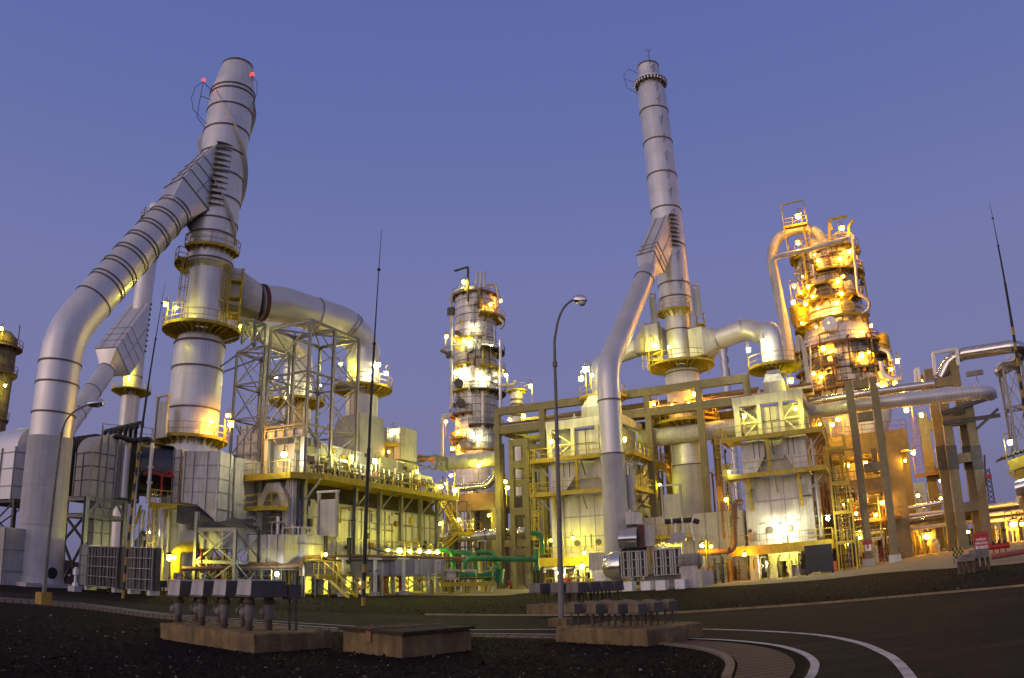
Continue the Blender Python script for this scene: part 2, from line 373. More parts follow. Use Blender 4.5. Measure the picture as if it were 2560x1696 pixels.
def asphalt_mat():
    m = mat('asphalt', (.0150, .0105, .0090), .95, 0, .3, .35, 0, .4, 40, dirt=(.021, .0145, .0105), dsc=.16, damt=.8, spec=.12)
    t = m.node_tree; n = t.nodes; l = t.links; b = n['Principled BSDF']; src = b.inputs['Base Color'].links[0].from_socket
    co = n.new('ShaderNodeTexCoord'); nz = n.new('ShaderNodeTexNoise'); nz.inputs['Scale'].default_value = 1.2; nz.inputs['Detail'].default_value = 4; l.new(co.outputs['Object'], nz.inputs[0])
    mxv = n.new('ShaderNodeVectorMath'); mxv.operation = 'MULTIPLY_ADD'; l.new(nz.outputs['Color'], mxv.inputs[0]); mxv.inputs[1].default_value = (.9, .9, 0); l.new(co.outputs['Object'], mxv.inputs[2])
    vo = n.new('ShaderNodeTexVoronoi'); vo.feature = 'DISTANCE_TO_EDGE'; vo.inputs['Scale'].default_value = .32; l.new(mxv.outputs[0], vo.inputs[0])
    lt = n.new('ShaderNodeMapRange'); lt.inputs[1].default_value = .0; lt.inputs[2].default_value = .012; lt.inputs[3].default_value = .45; lt.inputs[4].default_value = 1; l.new(vo.outputs['Distance'], lt.inputs[0])
    n2 = n.new('ShaderNodeTexNoise'); n2.inputs['Scale'].default_value = .5; n2.inputs['Detail'].default_value = 3; l.new(co.outputs['Object'], n2.inputs[0])
    gt = n.new('ShaderNodeMapRange'); gt.inputs[1].default_value = .57; gt.inputs[2].default_value = .60; gt.inputs[3].default_value = 1; gt.inputs[4].default_value = 1.45; l.new(n2.outputs[0], gt.inputs[0])
    mp = n.new('ShaderNodeMapping'); mp.inputs['Rotation'].default_value = (0, 0, .25); mp.inputs['Scale'].default_value = (.05, 1.6, 1); l.new(co.outputs['Object'], mp.inputs[0])
    n3 = n.new('ShaderNodeTexNoise'); n3.inputs['Scale'].default_value = 1.0; n3.inputs['Detail'].default_value = 3; l.new(mp.outputs[0], n3.inputs[0])
    tr = n.new('ShaderNodeMapRange'); tr.inputs[1].default_value = .35; tr.inputs[2].default_value = .65; tr.inputs[3].default_value = .75; tr.inputs[4].default_value = 1.3; l.new(n3.outputs[0], tr.inputs[0])
    a = n.new('ShaderNodeMath'); a.operation = 'MULTIPLY'; l.new(lt.outputs[0], a.inputs[0]); l.new(gt.outputs[0], a.inputs[1])
    a2 = n.new('ShaderNodeMath'); a2.operation = 'MULTIPLY'; l.new(a.outputs[0], a2.inputs[0]); l.new(tr.outputs[0], a2.inputs[1])
    v = n.new('ShaderNodeVectorMath'); v.operation = 'SCALE'; l.new(src, v.inputs[0]); l.new(a2.outputs[0], v.inputs['Scale']); l.new(v.outputs[0], b.inputs['Base Color'])
    return m
def fittings(parent, f, a0, a1, z0, z1, n, seed, o0=.05, cols=None):
    # conduits, small boxes and pipe drops fixed to a wall
    cols = cols or (STEEL, DSTEEL, RUST, YEL, SILVER); rnd = random.Random(seed)
    for k in range(n):
        a, z = rnd.uniform(a0, a1), rnd.uniform(z0, z1); kd = rnd.random(); o = o0 + rnd.uniform(.04, .16); m = MB()
        if kd < .38: b = min(z1, z + rnd.uniform(.8, 4)); m.tube(bend([f.at(a, z, o), f.at(a, b, o), f.at(min(a1, max(a0, a + rnd.uniform(-1.5, 1.5))), b, o)], .15, 3), rnd.choice((.03, .045, .07)), 6); nm = 'conduit'
        elif kd < .60: m.tube([f.at(a, z, o), f.at(min(a1, a + rnd.uniform(1, 5)), z, o)], rnd.choice((.03, .05, .08)), 6); nm = 'conduit'
        elif kd < .82: m.box(f.at(a, z, o0 + .1), rnd.uniform(.25, .6), .2, rnd.uniform(.3, .7), f.u, f.n); nm = 'instrument_box'
        else: m.cyl(f.at(a, z, o0 - .05), f.at(a, z, o0 + .18), rnd.uniform(.12, .28), None, 12); nm = 'nozzle'
        m.build(nm, rnd.choice(cols), parent)

# ================================================================== SETTING: ground, road, gutter, apron
def ground_mat():
    m = mat('dark_gravel', (.0105, .0066, .0062), 1.0, 0, .5, .5, 0, .9, 16, dirt=(.0165, .0095, .0060), dsc=.22, damt=.9, spec=.08)
    return m
gx = [-4000, -1500, -600, -250, -150] + list(np.arange(-110, 111, 1.5)) + [150, 250, 600, 1500, 4000]
gy = [-1500, -400, -120, -50] + list(np.arange(-20, 152, 1.5)) + [200, 300, 600, 1500, 4500]
_gz = gz
def gz(x, y): return _gz(x, y) * max(0.0, min(1.0, y / 20.0))
m = MB(); nx_ = len(gx)
m.add([(x, y, gz(x, y)) for y in gy for x in gx], [(j * nx_ + i, j * nx_ + i + 1, (j + 1) * nx_ + i + 1, (j + 1) * nx_ + i) for j in range(len(gy) - 1) for i in range(nx_ - 1)])
structure(m.build('ground', ground_mat()))
from mathutils.geometry import tessellate_polygon
def flat(poly, z):
    vs = [Vector((p[0], p[1], z)) for p in poly]
    return MB().add(vs, [tuple(t) for t in tessellate_polygon([vs])])
def smooth_line(pts, k=6):                                 # Catmull-Rom through ground points
    P = [Vector(p) for p in pts]; P = [P[0] * 2 - P[1]] + P + [P[-1] * 2 - P[-2]]; o = []
    for i in range(1, len(P) - 2):
        for j in range(k):
            t = j / k; a, b, c, d = P[i - 1:i + 3]
            o.append(((b * 2) + (c - a) * t + (a * 2 - b * 5 + c * 4 - d) * t * t + (b * 3 - a - c * 3 + d) * t ** 3) * .5)
    o.append(P[-2]); return o
def ribbon(line, w0, z, off=0.0):
    L, Rr = [], []
    for i, p in enumerate(line):
        t = (line[min(i + 1, len(line) - 1)] - line[max(i - 1, 0)]); t.z = 0; t.normalize(); n = Vector((t.y, -t.x, 0))
        L.append(p + n * (off - w0 / 2) + UZ * z); Rr.append(p + n * (off + w0 / 2) + UZ * z)
    n = len(line); return MB().add(L + Rr, [(i, i + 1, n + i + 1, n + i) for i in range(n - 1)])
NEAR = [(-150, 1485), (0, 1497), (200, 1513), (400, 1538), (631, 1557), (853, 1573), (1119, 1585), (1388, 1589), (1677, 1599), (1809, 1604), (1919, 1616), (1985, 1634), (2016, 1657), (2013, 1682), (1998, 1705)]
FAR = [(-150, 1466), (0, 1479), (200, 1495), (400, 1513), (631, 1526), (850, 1534), (1138, 1540), (1300, 1541), (1640, 1537), (1820, 1527), (2000, 1515), (2300, 1490), (2560, 1467), (2700, 1452)]
near = smooth_line([gnd(*p) for p in NEAR]); far = smooth_line([gnd(*p) for p in FAR])
for q in near + far: q.z = 0
e0 = near[-1]; tdir = (near[-1] - near[-4]).normalized()
asph = asphalt_mat()
road_poly = near + [e0 + tdir * 6, Vector((e0.x - 3.5, -14, 0)), Vector((60, -14, 0)), Vector((60, far[-1].y - 6, 0))] + far[::-1]
structure(flat(road_poly, .010).build('road', asph, smooth=False))
# painted lines
paint = mat('road_paint', (.50, .48, .46), .8, 0, .15, 3.0, 0, 0, dirt=(.09, .08, .08), dsc=2.2, damt=.75)
OUTER = [(1119, 1575.5), (1388, 1575), (1677, 1574), (1864, 1578), (2029, 1588), (2139, 1607), (2210, 1635), (2243, 1657), (2276, 1697), (2296, 1740)]
LEFTL = [(-150, 1478), (0, 1494.5), (200, 1509), (400, 1534), (631, 1551), (853, 1565), (1119, 1575.5)]
ol = smooth_line([gnd(*p) for p in LEFTL + OUTER[1:]])
for q in ol: q.z = 0
structure(ribbon(ol, .16, .018).build('road_line', paint, smooth=False))
structure(ribbon([q for q in near], .14, .018, -.12).build('road_line', paint, smooth=False))
# gutter of clay slabs between the inner line and the gravel island
INNER = [(-150, 1496), (0, 1507), (200, 1523), (400, 1549), (631, 1567), (853, 1583), (1119, 1594), (1388, 1600), (1560, 1606), (1677, 1614), (1754, 1625), (1806, 1641), (1826, 1662), (1816, 1696), (1800, 1730)]
inner = smooth_line([gnd(*p) for p in INNER], 30)
for q in inner: q.z = 0
def resample(line, step):
    o = [line[0]]; acc = 0
    for a, b in zip(line, line[1:]):
        L = (b - a).length; s = step - acc
        while s <= L: o.append(a + (b - a) * (s / L)); s += step
        acc = (acc + L) % step
    return o
nn = smooth_line([gnd(*p) for p in NEAR], 30)
for q in nn: q.z = 0
CLAY = mat('clay_slab', (.080, .047, .028), .85, 0, .3, 1.5, 0, .3, 20, dirt=(.05, .035, .028), dsc=1.5, damt=.7)
gm = MB(); K = 110
def at_frac(line):
    L = [0]
    for a, b in zip(line, line[1:]): L.append(L[-1] + (b - a).length)
    def f(t):
        s = t * L[-1]
        for i in range(len(L) - 1):
            if s <= L[i + 1] + 1e-9: return line[i] + (line[i + 1] - line[i]) * ((s - L[i]) / max(1e-9, L[i + 1] - L[i]))
        return line[-1]
    return f
fi, fn = at_frac(inner), at_frac(nn)
for i in range(K):
    a, b = (i + .06) / K, (i + .94) / K
    p = [fi(a), fi(b), fn(b), fn(a)]
    q = [p[0] + (p[3] - p[0]).normalized() * .14, p[1] + (p[2] - p[1]).normalized() * .14, p[2] + (p[1] - p[2]).normalized() * .22, p[3] + (p[0] - p[3]).normalized() * .22]
    gm.hexa([v + UZ * .001 for v in q] + [v + UZ * .020 for v in q])
structure(gm   .build('gutter_paving', CLAY, smooth=False))
KERB = mat('kerb_stone', (.20, .15, .095), .9, 0, .25, 3.0, 0, .2, 12, dirt=(.10, .08, .06), dsc=2, damt=.7)
km = MB(); ki = resample(inner, .55)
for a, b in zip(ki, ki[1:]):
    if a.x < 3.0: continue
    km.beam(a + (b - a) * .03 + UZ * .0, b - (b - a) * .03 + UZ * .0, .15, .09)
structure(km.build('kerb', KERB, smooth=False))
KERB2 = mat('far_kerb_stone', (.27, .21, .10), .9, 0, .2, 3.0, 0, .2, 12, dirt=(.12, .09, .06), dsc=2, damt=.6)
km = MB(); kf = resample(smooth_line([gnd(*p) for p in FAR], 30), .95)
for a, b in zip(kf, kf[1:]):
    if a.x < -4.5: continue
    a = Vector((a.x, a.y, 0)); b = Vector((b.x, b.y, 0)); km.beam(a + (b - a) * .012 + UZ * .03, b - (b - a) * .012 + UZ * .03, .12, .10)
structure(km.build('kerb', KERB2, smooth=False))
# concrete apron under the plant
EDGE = [(640, 1486), (900, 1489), (1100, 1490), (1256, 1490), (1318, 1484), (1430, 1485), (1535, 1482), (1682, 1474), (1899, 1462), (2060, 1450), (2203, 1434), (2390, 1421), (2480, 1416), (2600, 1405)]
ed = smooth_line([gnd(*p) for p in EDGE], 5); ring = []
for p in ed:
    az = math.atan2(p.x, p.y); r0 = math.hypot(p.x, p.y); row = []
    for j in range(30):
        r = r0 + (150 - r0) * (j / 29) ** 1.4; x, y = r * math.sin(az), r * math.cos(az); row.append((x, y, gz(x, y) + .03))
    ring.append(row)
nr = 30; m = MB().add([p for r in ring for p in r], [(i * nr + j, i * nr + j + 1, (i + 1) * nr + j + 1, (i + 1) * nr + j) for i in range(len(ring) - 1) for j in range(nr - 1)])
structure(m.build('pavement', mat('apron_concrete', (.22, .18, .125), .9, 0, .15, .6, 0, .2, 8, dirt=(.13, .11, .08), dsc=.35, damt=.7)))
# loose stones on the gravel
sm = bpy.data.materials.new('loose_stone'); sm.use_nodes = True; t_ = sm.node_tree
g_ = t_.nodes.new('ShaderNodeNewGeometry'); r_ = t_.nodes.new('ShaderNodeValToRGB'); r_.color_ramp.elements[0].color = (.0075, .0055, .005, 1); r_.color_ramp.elements[1].color = (.34, .30, .25, 1)
e_ = r_.color_ramp.elements.new(.90); e_.color = (.024, .018, .015, 1); e_ = r_.color_ramp.elements.new(.975); e_.color = (.05, .035, .025, 1)
t_.links.new(g_.outputs['Random Per Island'], r_.inputs[0]); t_.links.new(r_.outputs[0], t_.nodes['Principled BSDF'].inputs['Base Color']); t_.nodes['Principled BSDF'].inputs['Roughness'].default_value = .9; t_.nodes['Principled BSDF'].inputs['Specular IOR Level'].default_value = .1
def stones(n, box, ok, s0, s1):
    m = MB(); k = 0
    while k < n:
        px, py = random.uniform(box[0], box[2]), random.uniform(box[1], box[3])
        if not ok(px, py): continue
        p = gnd(px, py); s = random.uniform(s0, s1) * (1.8 if random.random() < .04 else 1); k += 1
        a = random.random() * 6.28; vs = []
        for q in range(4): vs.append((p.x + s * math.cos(a + q * 1.57) * random.uniform(.6, 1.1), p.y + s * math.sin(a + q * 1.57) * random.uniform(.6, 1.1), p.z + s * random.uniform(.0, .35)))
        vs.append((p.x + random.uniform(-.3, .3) * s, p.y + random.uniform(-.3, .3) * s, p.z + s * random.uniform(.6, 1.0)))
        m.add(vs, [(0, 1, 4), (1, 2, 4), (2, 3, 4), (3, 0, 4)])
    return m
def interp(tab, x):
    for (a, b), (c, d) in zip(tab, tab[1:]):
        if a <= x <= c: return b + (d - b) * (x - a) / (c - a)
    return tab[-1][1]
island = lambda x, y: y > interp(INNER[:12], min(x, 1800)) + 3 and (x < 1700 or x < 1800 - (0 if y > 1650 else (1650 - y) * 1.5))
structure(stones(15000, (-20, 1505, 1815, 1700), island, .012, .034).build('gravel', sm, smooth=False), 'stuff')
beyond = lambda x, y: y < interp(FAR, x) - 2 and y > interp(EDGE, max(641, x)) + 3
structure(stones(500, (-20, 1530, 1815, 1700), island, .03, .07).build('gravel', sm, smooth=False), 'stuff')
structure(stones(5000, (640, 1420, 2560, 1540), beyond, .02, .05).build('gravel', sm, smooth=False), 'stuff')
GRASSM = mat('dry_grass', (.045, .07, .012), .9, 0, .4, 3)
def grass(spots):
    m = MB()
    for px, py, wd, n, h in spots:
        c = gnd(px, py)
        for _ in range(n):
            x, y = c.x + random.gauss(0, wd), c.y + random.gauss(0, wd * .6); a = random.random() * 6.28; l = h * random.uniform(.4, 1.1)
            dx, dy = math.cos(a) * .008, math.sin(a) * .008; tx, ty = random.gauss(0, .35) * l, random.gauss(0, .35) * l; z = gz(x, y)
            m.add([(x - dx, y - dy, z), (x + dx, y + dy, z), (x + tx, y + ty, z + l)], [(0, 1, 2)])
    return m
structure(grass([(1180, 1602, .28, 150, .16), (690, 1646, .5, 60, .10), (1525, 1612, .12, 60, .14), (1322, 1534, .25, 60, .15), (2420, 1440, 1.4, 260, .14), (2500, 1432, 1.6, 320, .15), (2540, 1420, 1.3, 220, .15), (250, 1560, 1.2, 120, .08)]).build('grass', GRASSM, smooth=False), 'stuff')

# ================================================================== FOREGROUND
def ground_rect(A, B, C):                                  # three ground corners -> frame
    A, B, C = gnd(*A), gnd(*B), gnd(*C); e1 = (B - A); e2 = (C - B); e1.z = e2.z = 0
    e1n = e1.normalized(); e2n = (e2 - e1n * e2.dot(e1n)).normalized()
    return A, e1n, e2n, e1.length, e2.dot(e2n)
def rough_slab(m, A, e1, e2, L1, L2, h, n=14, jit=.03):
    rows = []
    for k, z in enumerate((-.05, h * .5, h - .03, h)):
        ins = .03 if k == 3 else 0; r = []
        for a, b, c, d, cnt in ((0, 0, 1, 0, n), (1, 0, 1, 1, n // 2), (1, 1, 0, 1, n), (0, 1, 0, 0, n // 2)):
            for i in range(cnt):
                s = a + (c - a) * i / cnt; t = b + (d - b) * i / cnt
                p = A + e1 * (ins + s * (L1 - 2 * ins)) + e2 * (ins + t * (L2 - 2 * ins))
                r.append(p + UZ * (z + (random.uniform(-jit, jit) if 0 < k < 4 else 0) * .6) + Vector((random.uniform(-jit, jit), random.uniform(-jit, jit), 0)) * .5)
        rows.append(r)
    m.loft(rows)
def valve_stand(parent, p, z0, z1, r):
    h = z1 - z0
    b = MB(); b.tube([p + UZ * z0, p + UZ * (z0 + h * .33)], r, 12); b.band(p.x, p.y, r, z0 + h * .10, .03, .03, 12); b.build('standpipe', CASTI, parent)
    b = MB(); b.tube([p + UZ * (z0 + h * .30), p + UZ * (z0 + h * .42), p + UZ * (z0 + h * .6), p + UZ * (z0 + h * .78)], [r * 1.05, r * 1.45, r * 1.45, r * 1.1], 12)
    s = (PR * -.6 + PD * -.35).normalized(); c = p + UZ * (z0 + h * .52)
    b.tube([c, c + s * r * 1.6, c + s * r * 2.4], [r * 1.35, r * 1.45, r * .9], 12); b.build('valve_body', GVALVE, parent)
    b = MB(); b.tube([p + UZ * (z0 + h * .76), p + UZ * (z0 + h * .84), p + UZ * (z0 + h * .92), p + UZ * (z1 + .01)], [r * 1.5, r * 1.75, r * 1.3, r * 1.2], 12); b.build('flange', CASTI, parent)
def cover_box(parent, c, e1, e2, a, b, z0, h, peak=False, front=BOXL, side=BOXG):
    # c: front edge centre; a wide (e1), b long (e2)
    bt, tp = 1.06, .94
    def ring(k, z): return [c + e1 * (-a / 2 * k) + e2 * (b / 2 - b / 2 * k) + UZ * z, c + e1 * (a / 2 * k) + e2 * (b / 2 - b / 2 * k) + UZ * z, c + e1 * (a / 2 * k) + e2 * (b / 2 + b / 2 * k) + UZ * z, c + e1 * (-a / 2 * k) + e2 * (b / 2 + b / 2 * k) + UZ * z]
    m = MB(); lo, hi = ring(1.0, z0 + .03), ring(tp, z0 + h)
    m.add(lo + hi, [(0, 1, 5, 4)]); m.build('end_panel', front, parent, False); m = MB(); m.add(lo + hi, [(2, 3, 7, 6)]); m.build('end_panel', front, parent, False)
    m = MB(); m.add(lo + hi, [(1, 2, 6, 5), (3, 0, 4, 7), (0, 3, 2, 1)]); m.build('side_panel', side, parent, False)
    m = MB(); r = ring(bt, z0 - .015); r2 = ring(bt, z0 + .03); m.hexa(r + r2); m.build('rim', BOXG, parent, False)
    m = MB(); t0 = ring(tp + .03, z0 + h); t1 = ring(tp + .02, z0 + h + .025)
    if peak: t1 = ring(tp * .55, z0 + h + .05)
    m.hexa(t0 + t1); m.build('lid', front, parent, False)
# ---- left plinth with the five box-covered valve stands
A, e1, e2, L1, L2 = ground_rect((400, 1597), (634, 1634), (806, 1617))
PLH = .40
m = MB(); rough_slab(m, A, e1, e2, L1, L2, PLH, 26, .035)
tag(m.build('concrete_plinth', PLINTH), 'chipped concrete plinth carrying four big two-tone box covers, left foreground', 'plinth')
f = Face(A + e2 * .28, e1)
for i, (px, wpx, n) in enumerate([(433, 29, 'leftmost of the four, at the far end of the plinth'), (491, 31, 'second from the left on the plinth'), (547, 32, 'third from the left on the plinth'), (608, 36, 'nearest of the four, showing its whole slate side')]):
    c = f.hit(px, 1490); zt = f.hit(px, 1452).z; zb = f.hit(px, 1491).z
    a = (f.hit(px + wpx / 2, 1470) - f.hit(px - wpx / 2, 1470)).length
    base = Vector((c.x, c.y, PLH))
    t = thing('valve_cover', 'two-tone valve box, ' + n, 'valve cover', base, 'box covers over valves on the left plinth')
    g = Vector((c.x, c.y, 0)); cover_box(t, g, e1, e2, a, L2 * .46, zb, zt - zb)
    valve_stand(t, g + e2 * .17, PLH, zb, .085); valve_stand(t, g + e2 * (L2 * .36) - e1 * .10, PLH, zb, .085)
f2 = Face(A + e2 * (L2 * .62), e1); c = f2.hit(716, 1497); zt, zb = f2.hit(716, 1464).z, f2.hit(716, 1497).z
t = thing('valve_cover', 'small grey box cover on two thin pipes at the right end of the plinth', 'valve cover', Vector((c.x, c.y, PLH)))
g = Vector((c.x, c.y, 0)); cover_box(t, g, e1, e2, .24, .36, zb, zt - zb, front=BOXG)
for q in (.1, .3):
    b = MB(); p = g + e2 * q; b.tube([p + UZ * PLH, p + UZ * (PLH + .3), p + UZ * (PLH + .32), p + UZ * zb], [.035, .035, .028, .028], 10); b.band(p.x, p.y, .03, PLH + .42, .1, .02, 10); b.build('standpipe', CASTI, t)
# ---- access pit with steel lids
A, e1, e2, L1, L2 = ground_rect((858, 1629), (1006, 1646), (1120, 1622)); h = .47
t = thing('access_pit', 'low concrete pit with two dark steel lids beside the road', 'pit', A)
m = MB(); rough_slab(m, A, e1, e2, L1, L2, h, 14, .012); m.build('pit_wall', PLINTH, t)
LIDM = mat('checker_lid', (.05, .04, .028), .9, 0, .3, 4.0, 0, .3, 60, spec=.15)
for i, (a, b) in enumerate(((-.05, .48), (.50, 1.05))):
    m = MB(); P0 = A + e1 * (a * L1) + e2 * (-.05); dz = .055 if i == 0 else .0
    m.hexa([P0 + UZ * (h + .005), P0 + e1 * ((b - a) * L1) + UZ * (h + .005), P0 + e1 * ((b - a) * L1) + e2 * (L2 + .1) + UZ * (h + .005), P0 + e2 * (L2 + .1) + UZ * (h + .005)] +
           [P0 + UZ * (h + .07), P0 + e1 * ((b - a) * L1) + UZ * (h + .07), P0 + e1 * ((b - a) * L1) + e2 * (L2 + .1) + UZ * (h + .07), P0 + e2 * (L2 + .1) + UZ * (h + .07)])
    lid = m.build('lid', LIDM, t, False)
    for q in (.3, .7):
        hm = MB()
        c = A + e1 * ((a + b) / 2 * L1 + .1) + e2 * (q * L2) + UZ * (h + .07)
        hm.tube(bend([c, c + UZ * .06, c + UZ * .06 + e1 * .16, c + e1 * .16], .03), .009, 6); hm.build('handle', DSTEEL, lid)
m = MB(); m.beam(A + e1 * L1 * .49 + e2 * -.04 + UZ * (h + .085), A + e1 * L1 * .49 + e2 * (L2 + .04) + UZ * (h + .085), .06, .03)
for q in (.02, .98):
    c = A + e1 * L1 * .49 + e2 * (L2 * q) + UZ * (h + .09); m.cyl(c, c + UZ * .10, .014, None, 8)
m.build('lid_bar', RUST, t)
m = MB(); c = A + e1 * L1 * .48 + e2 * -.03; m.beam(c + UZ * .28, c + UZ * (h + .03), .13, .05); m.build('hinge_bracket', RUST, t)
# ---- right plinth: rows of small capped boxes on thin pipes
def box_rows(nm, A, e1, e2, L1, L2, PLH, cols, rows, bw, bl, bh, z0, peak, grp, desc, d0=.2, ds=None, fr=BOXL, pipe=.026):
    colname = ['first', 'second', 'third', 'fourth', 'fifth', 'sixth']; rowname = ['front', 'middle', 'back', 'rearmost']
    for i, u in enumerate(cols):
        for j in range(rows):
            g = A + e1 * (u * L1) + e2 * (d0 + j * (ds or (bl + .12))); g = Vector((g.x, g.y, gz(g.x, g.y)))
            t = thing('junction_cover', f'{desc}, {colname[i]} from left, {rowname[j]} row', 'valve cover', g + UZ * PLH, grp)
            cover_box(t, g, e1, e2, bw, bl, z0, bh, peak, fr)
            for s in (-1, 1):
                b = MB(); p = g + e2 * (bl * (.5 + .22 * s)) + e1 * (.05 * s * bw / .3); b.tube([p + UZ * PLH, p + UZ * (z0 + .0)], pipe, 8); b.band(p.x, p.y, pipe, g.z + PLH + (z0 - PLH) * random.uniform(.3, .6), .05, .018, 8); b.build('standpipe', CASTI, t)
A, e1, e2, L1, L2 = ground_rect((1391, 1605), (1620, 1617), (1685, 1597))
L2 = max(L2, 2.0); m = MB(); rough_slab(m, A, e1, e2, L1, L2, .36, 24, .03)
tag(m.build('concrete_plinth', PLINTH), 'stained concrete plinth behind the lamp post base, carrying rows of small boxes, right foreground', 'plinth')
f = Face(A + e2 * .3, e1); us = [(f.hit(p, 1540) - A).dot(e1) / L1 for p in (1429, 1482, 1537, 1587)]
zt, zb = f.hit(1482, 1512).z, f.hit(1482, 1534).z
box_rows('x', A, e1, e2, L1, L2, .36, us, 3, .31, .32, zt - zb, zb, True, 'small capped boxes on the right plinth', 'small ochre capped box, right plinth', .25, .55, OCHREB)
A, e1, e2, L1, L2 = ground_rect((1317, 1538), (1470, 1541), (1560, 1529)); L2 = 3.2
m = MB(); rough_slab(m, A, e1, e2, L1, L2, .42, 20, .03)
tag(m.build('concrete_plinth', PLINTH), 'low concrete plinth across the road behind the tall lamp post, under grey boxes', 'plinth')
f = Face(A + e2 * .3, e1); us = [(f.hit(p, 1475) - A).dot(e1) / L1 for p in (1336, 1391, 1430)]
zt, zb = f.hit(1400, 1460).z, f.hit(1400, 1483).z
box_rows('x', A, e1, e2, L1, L2, .42, us, 4, .64, .6, zt - zb, zb, False, 'grey boxes on the plinth across the road', 'weathered grey box across the road', .3, .75, GREYB, .04)
# ---- low grey boxes by the left filter bank, and by the red sign
Ax = pt(258, 1484, 57); Ax.z = 0; ex = Vector((math.cos(R_(-29)), -math.sin(R_(-29)), 0)); ey = Vector((-ex.y, ex.x, 0))
Bx = pt(417, 1484, 57); LL = (Vector((Bx.x, Bx.y, 0)) - Ax).length; ex = (Vector((Bx.x, Bx.y, 0)) - Ax).normalized(); ey = Vector((-ex.y, ex.x, 0))
zt, zb = pt(330, 1449, 57).z, pt(330, 1465, 57).z
box_rows('x', Ax, ex, ey, LL, 1, 0, [.1, .26, .44, .60, .76, .93], 1, LL * .15, .6, zt - zb, zb, False, 'low grey boxes in front of the filter bank', 'low grey box before the filter bank', .1, .7, BOXG, .06)
for k, (pa, pb, d, y0, y1, lg, z_) in enumerate([(2393, 2436, 44, 1389, 1406, 'lower pale grey box on thick legs, left of the pair under the red sign', 0), (2424, 2474, 45.5, 1376, 1398, 'upper pale grey box on thick legs, right of the pair under the red sign', 0)]):
    a, b = pt(pa, y1, d), pt(pb, y1, d); gzz = gz(a.x, a.y); u = (b - a); L = u.length; u = Vector((u.x, u.y, 0)).normalized(); v = Vector((-u.y, u.x, 0))
    t = thing('junction_cover', lg, 'valve cover', Vector(((a.x + b.x) / 2, (a.y + b.y) / 2, gzz)), 'grey boxes beside the red phone sign')
    m = MB(); zb_, zt_ = a.z, pt(pa, y0, d).z; c = Vector(((a.x + b.x) / 2, (a.y + b.y) / 2, 0)); m.box(c + UZ * zb_, L, .8, zt_ - zb_, u, v); m.build('cover_body', GREYB, t, False)
    for s in (-.4, -.14, .14, .4):
        m = MB(); p = c + u * (L * s); m.tube([p + UZ * gzz, p + UZ * zb_], .11, 10); m.build('leg', CASTI, t)
# ---- red emergency phone sign
d = 46.0; f = Face(pt(2433, 1377, d), Vector((math.cos(R_(30)), -math.sin(R_(30)), 0)))
p0, p1 = f.hit(2437, 1377), f.hit(2474, 1370); zt_ = f.hit(2436, 1341).z; zb_ = p0.z - .05; W = (p1 - p0).dot(f.u); gg = gz(p0.x, p0.y)
c = f.C + f.u * ((p0 - f.C).dot(f.u) + W / 2); dp = .55
t = thing('emergency_sign', 'red cabinet sign lettered INCÊNDIO AMBULÂNCIA 8800 at the right', 'sign', Vector((c.x, c.y, gg)))
m = MB(); m.box(c - f.n * (dp / 2) + UZ * zb_, W, dp, zt_ - zb_, f.u, f.n); m.prism([c + f.u * (-W / 2 - .05) + f.n * .05 + UZ * zt_, c + f.u * (-W / 2 - .05) - f.n * (dp + .05) + UZ * zt_, c + f.u * (-W / 2 - .05) - f.n * dp / 2 + UZ * (zt_ + .18)], f.u * (W + .1)); m.build('cabinet', RED, t, False)
m = MB(); m.beam(c - f.n * dp / 2 + UZ * gg, c - f.n * dp / 2 + UZ * zb_, .12); m.build('post', STEEL, t)
def text(s, size, c, u, n, mt, parent, wmax=None, ex=.006, nm='lettering'):
    cu = bpy.data.curves.new(nm, 'FONT'); cu.body = s; cu.size = size; cu.align_x = 'CENTER'; cu.align_y = 'CENTER'; cu.extrude = ex; cu.offset = .004
    o = bpy.data.objects.new(nm, cu); COL.objects.link(o); bpy.context.view_layer.update()
    sx = 1.0
    if wmax and o.dimensions.x > 1e-6: sx = wmax / o.dimensions.x
    M = Matrix((u * sx, UZ, n)).transposed().to_4x4(); M.translation = Vector(c) - wpos(parent)
    dg = bpy.context.evaluated_depsgraph_get(); me = bpy.data.meshes.new_from_object(o.evaluated_get(dg)); bpy.data.objects.remove(o)
    me.transform(M); me.materials.clear(); me.materials.append(mt); q = bpy.data.objects.new(nm, me); COL.objects.link(q); q.parent = parent; return q
H = zt_ - zb_
text('INCÊNDIO', H * .20, c + f.n * .006 + UZ * (zb_ + H * .74), f.u, f.n, WHITE, t, W * .66)
text('AMBULÂNCIA', H * .20, c + f.n * .006 + UZ * (zb_ + H * .50), f.u, f.n, WHITE, t, W * .84)
text('8800', H * .30, c + f.u * (W * .12) + f.n * .006 + UZ * (zb_ + H * .22), f.u, f.n, WHITE, t, W * .58)
m = MB(); q = c - f.u * (W * .33) + f.n * .008 + UZ * (zb_ + H * .14); m.box(q - UZ * 0, W * .17, .012, H * .12, f.u, f.n); m.box(q + UZ * (H * .14), W * .20, .012, H * .06, f.u, f.n); m.box(q + UZ * (H * .115), W * .06, .012, H * .03, f.u, f.n); m.build('telephone_symbol', WHITE, t, False)
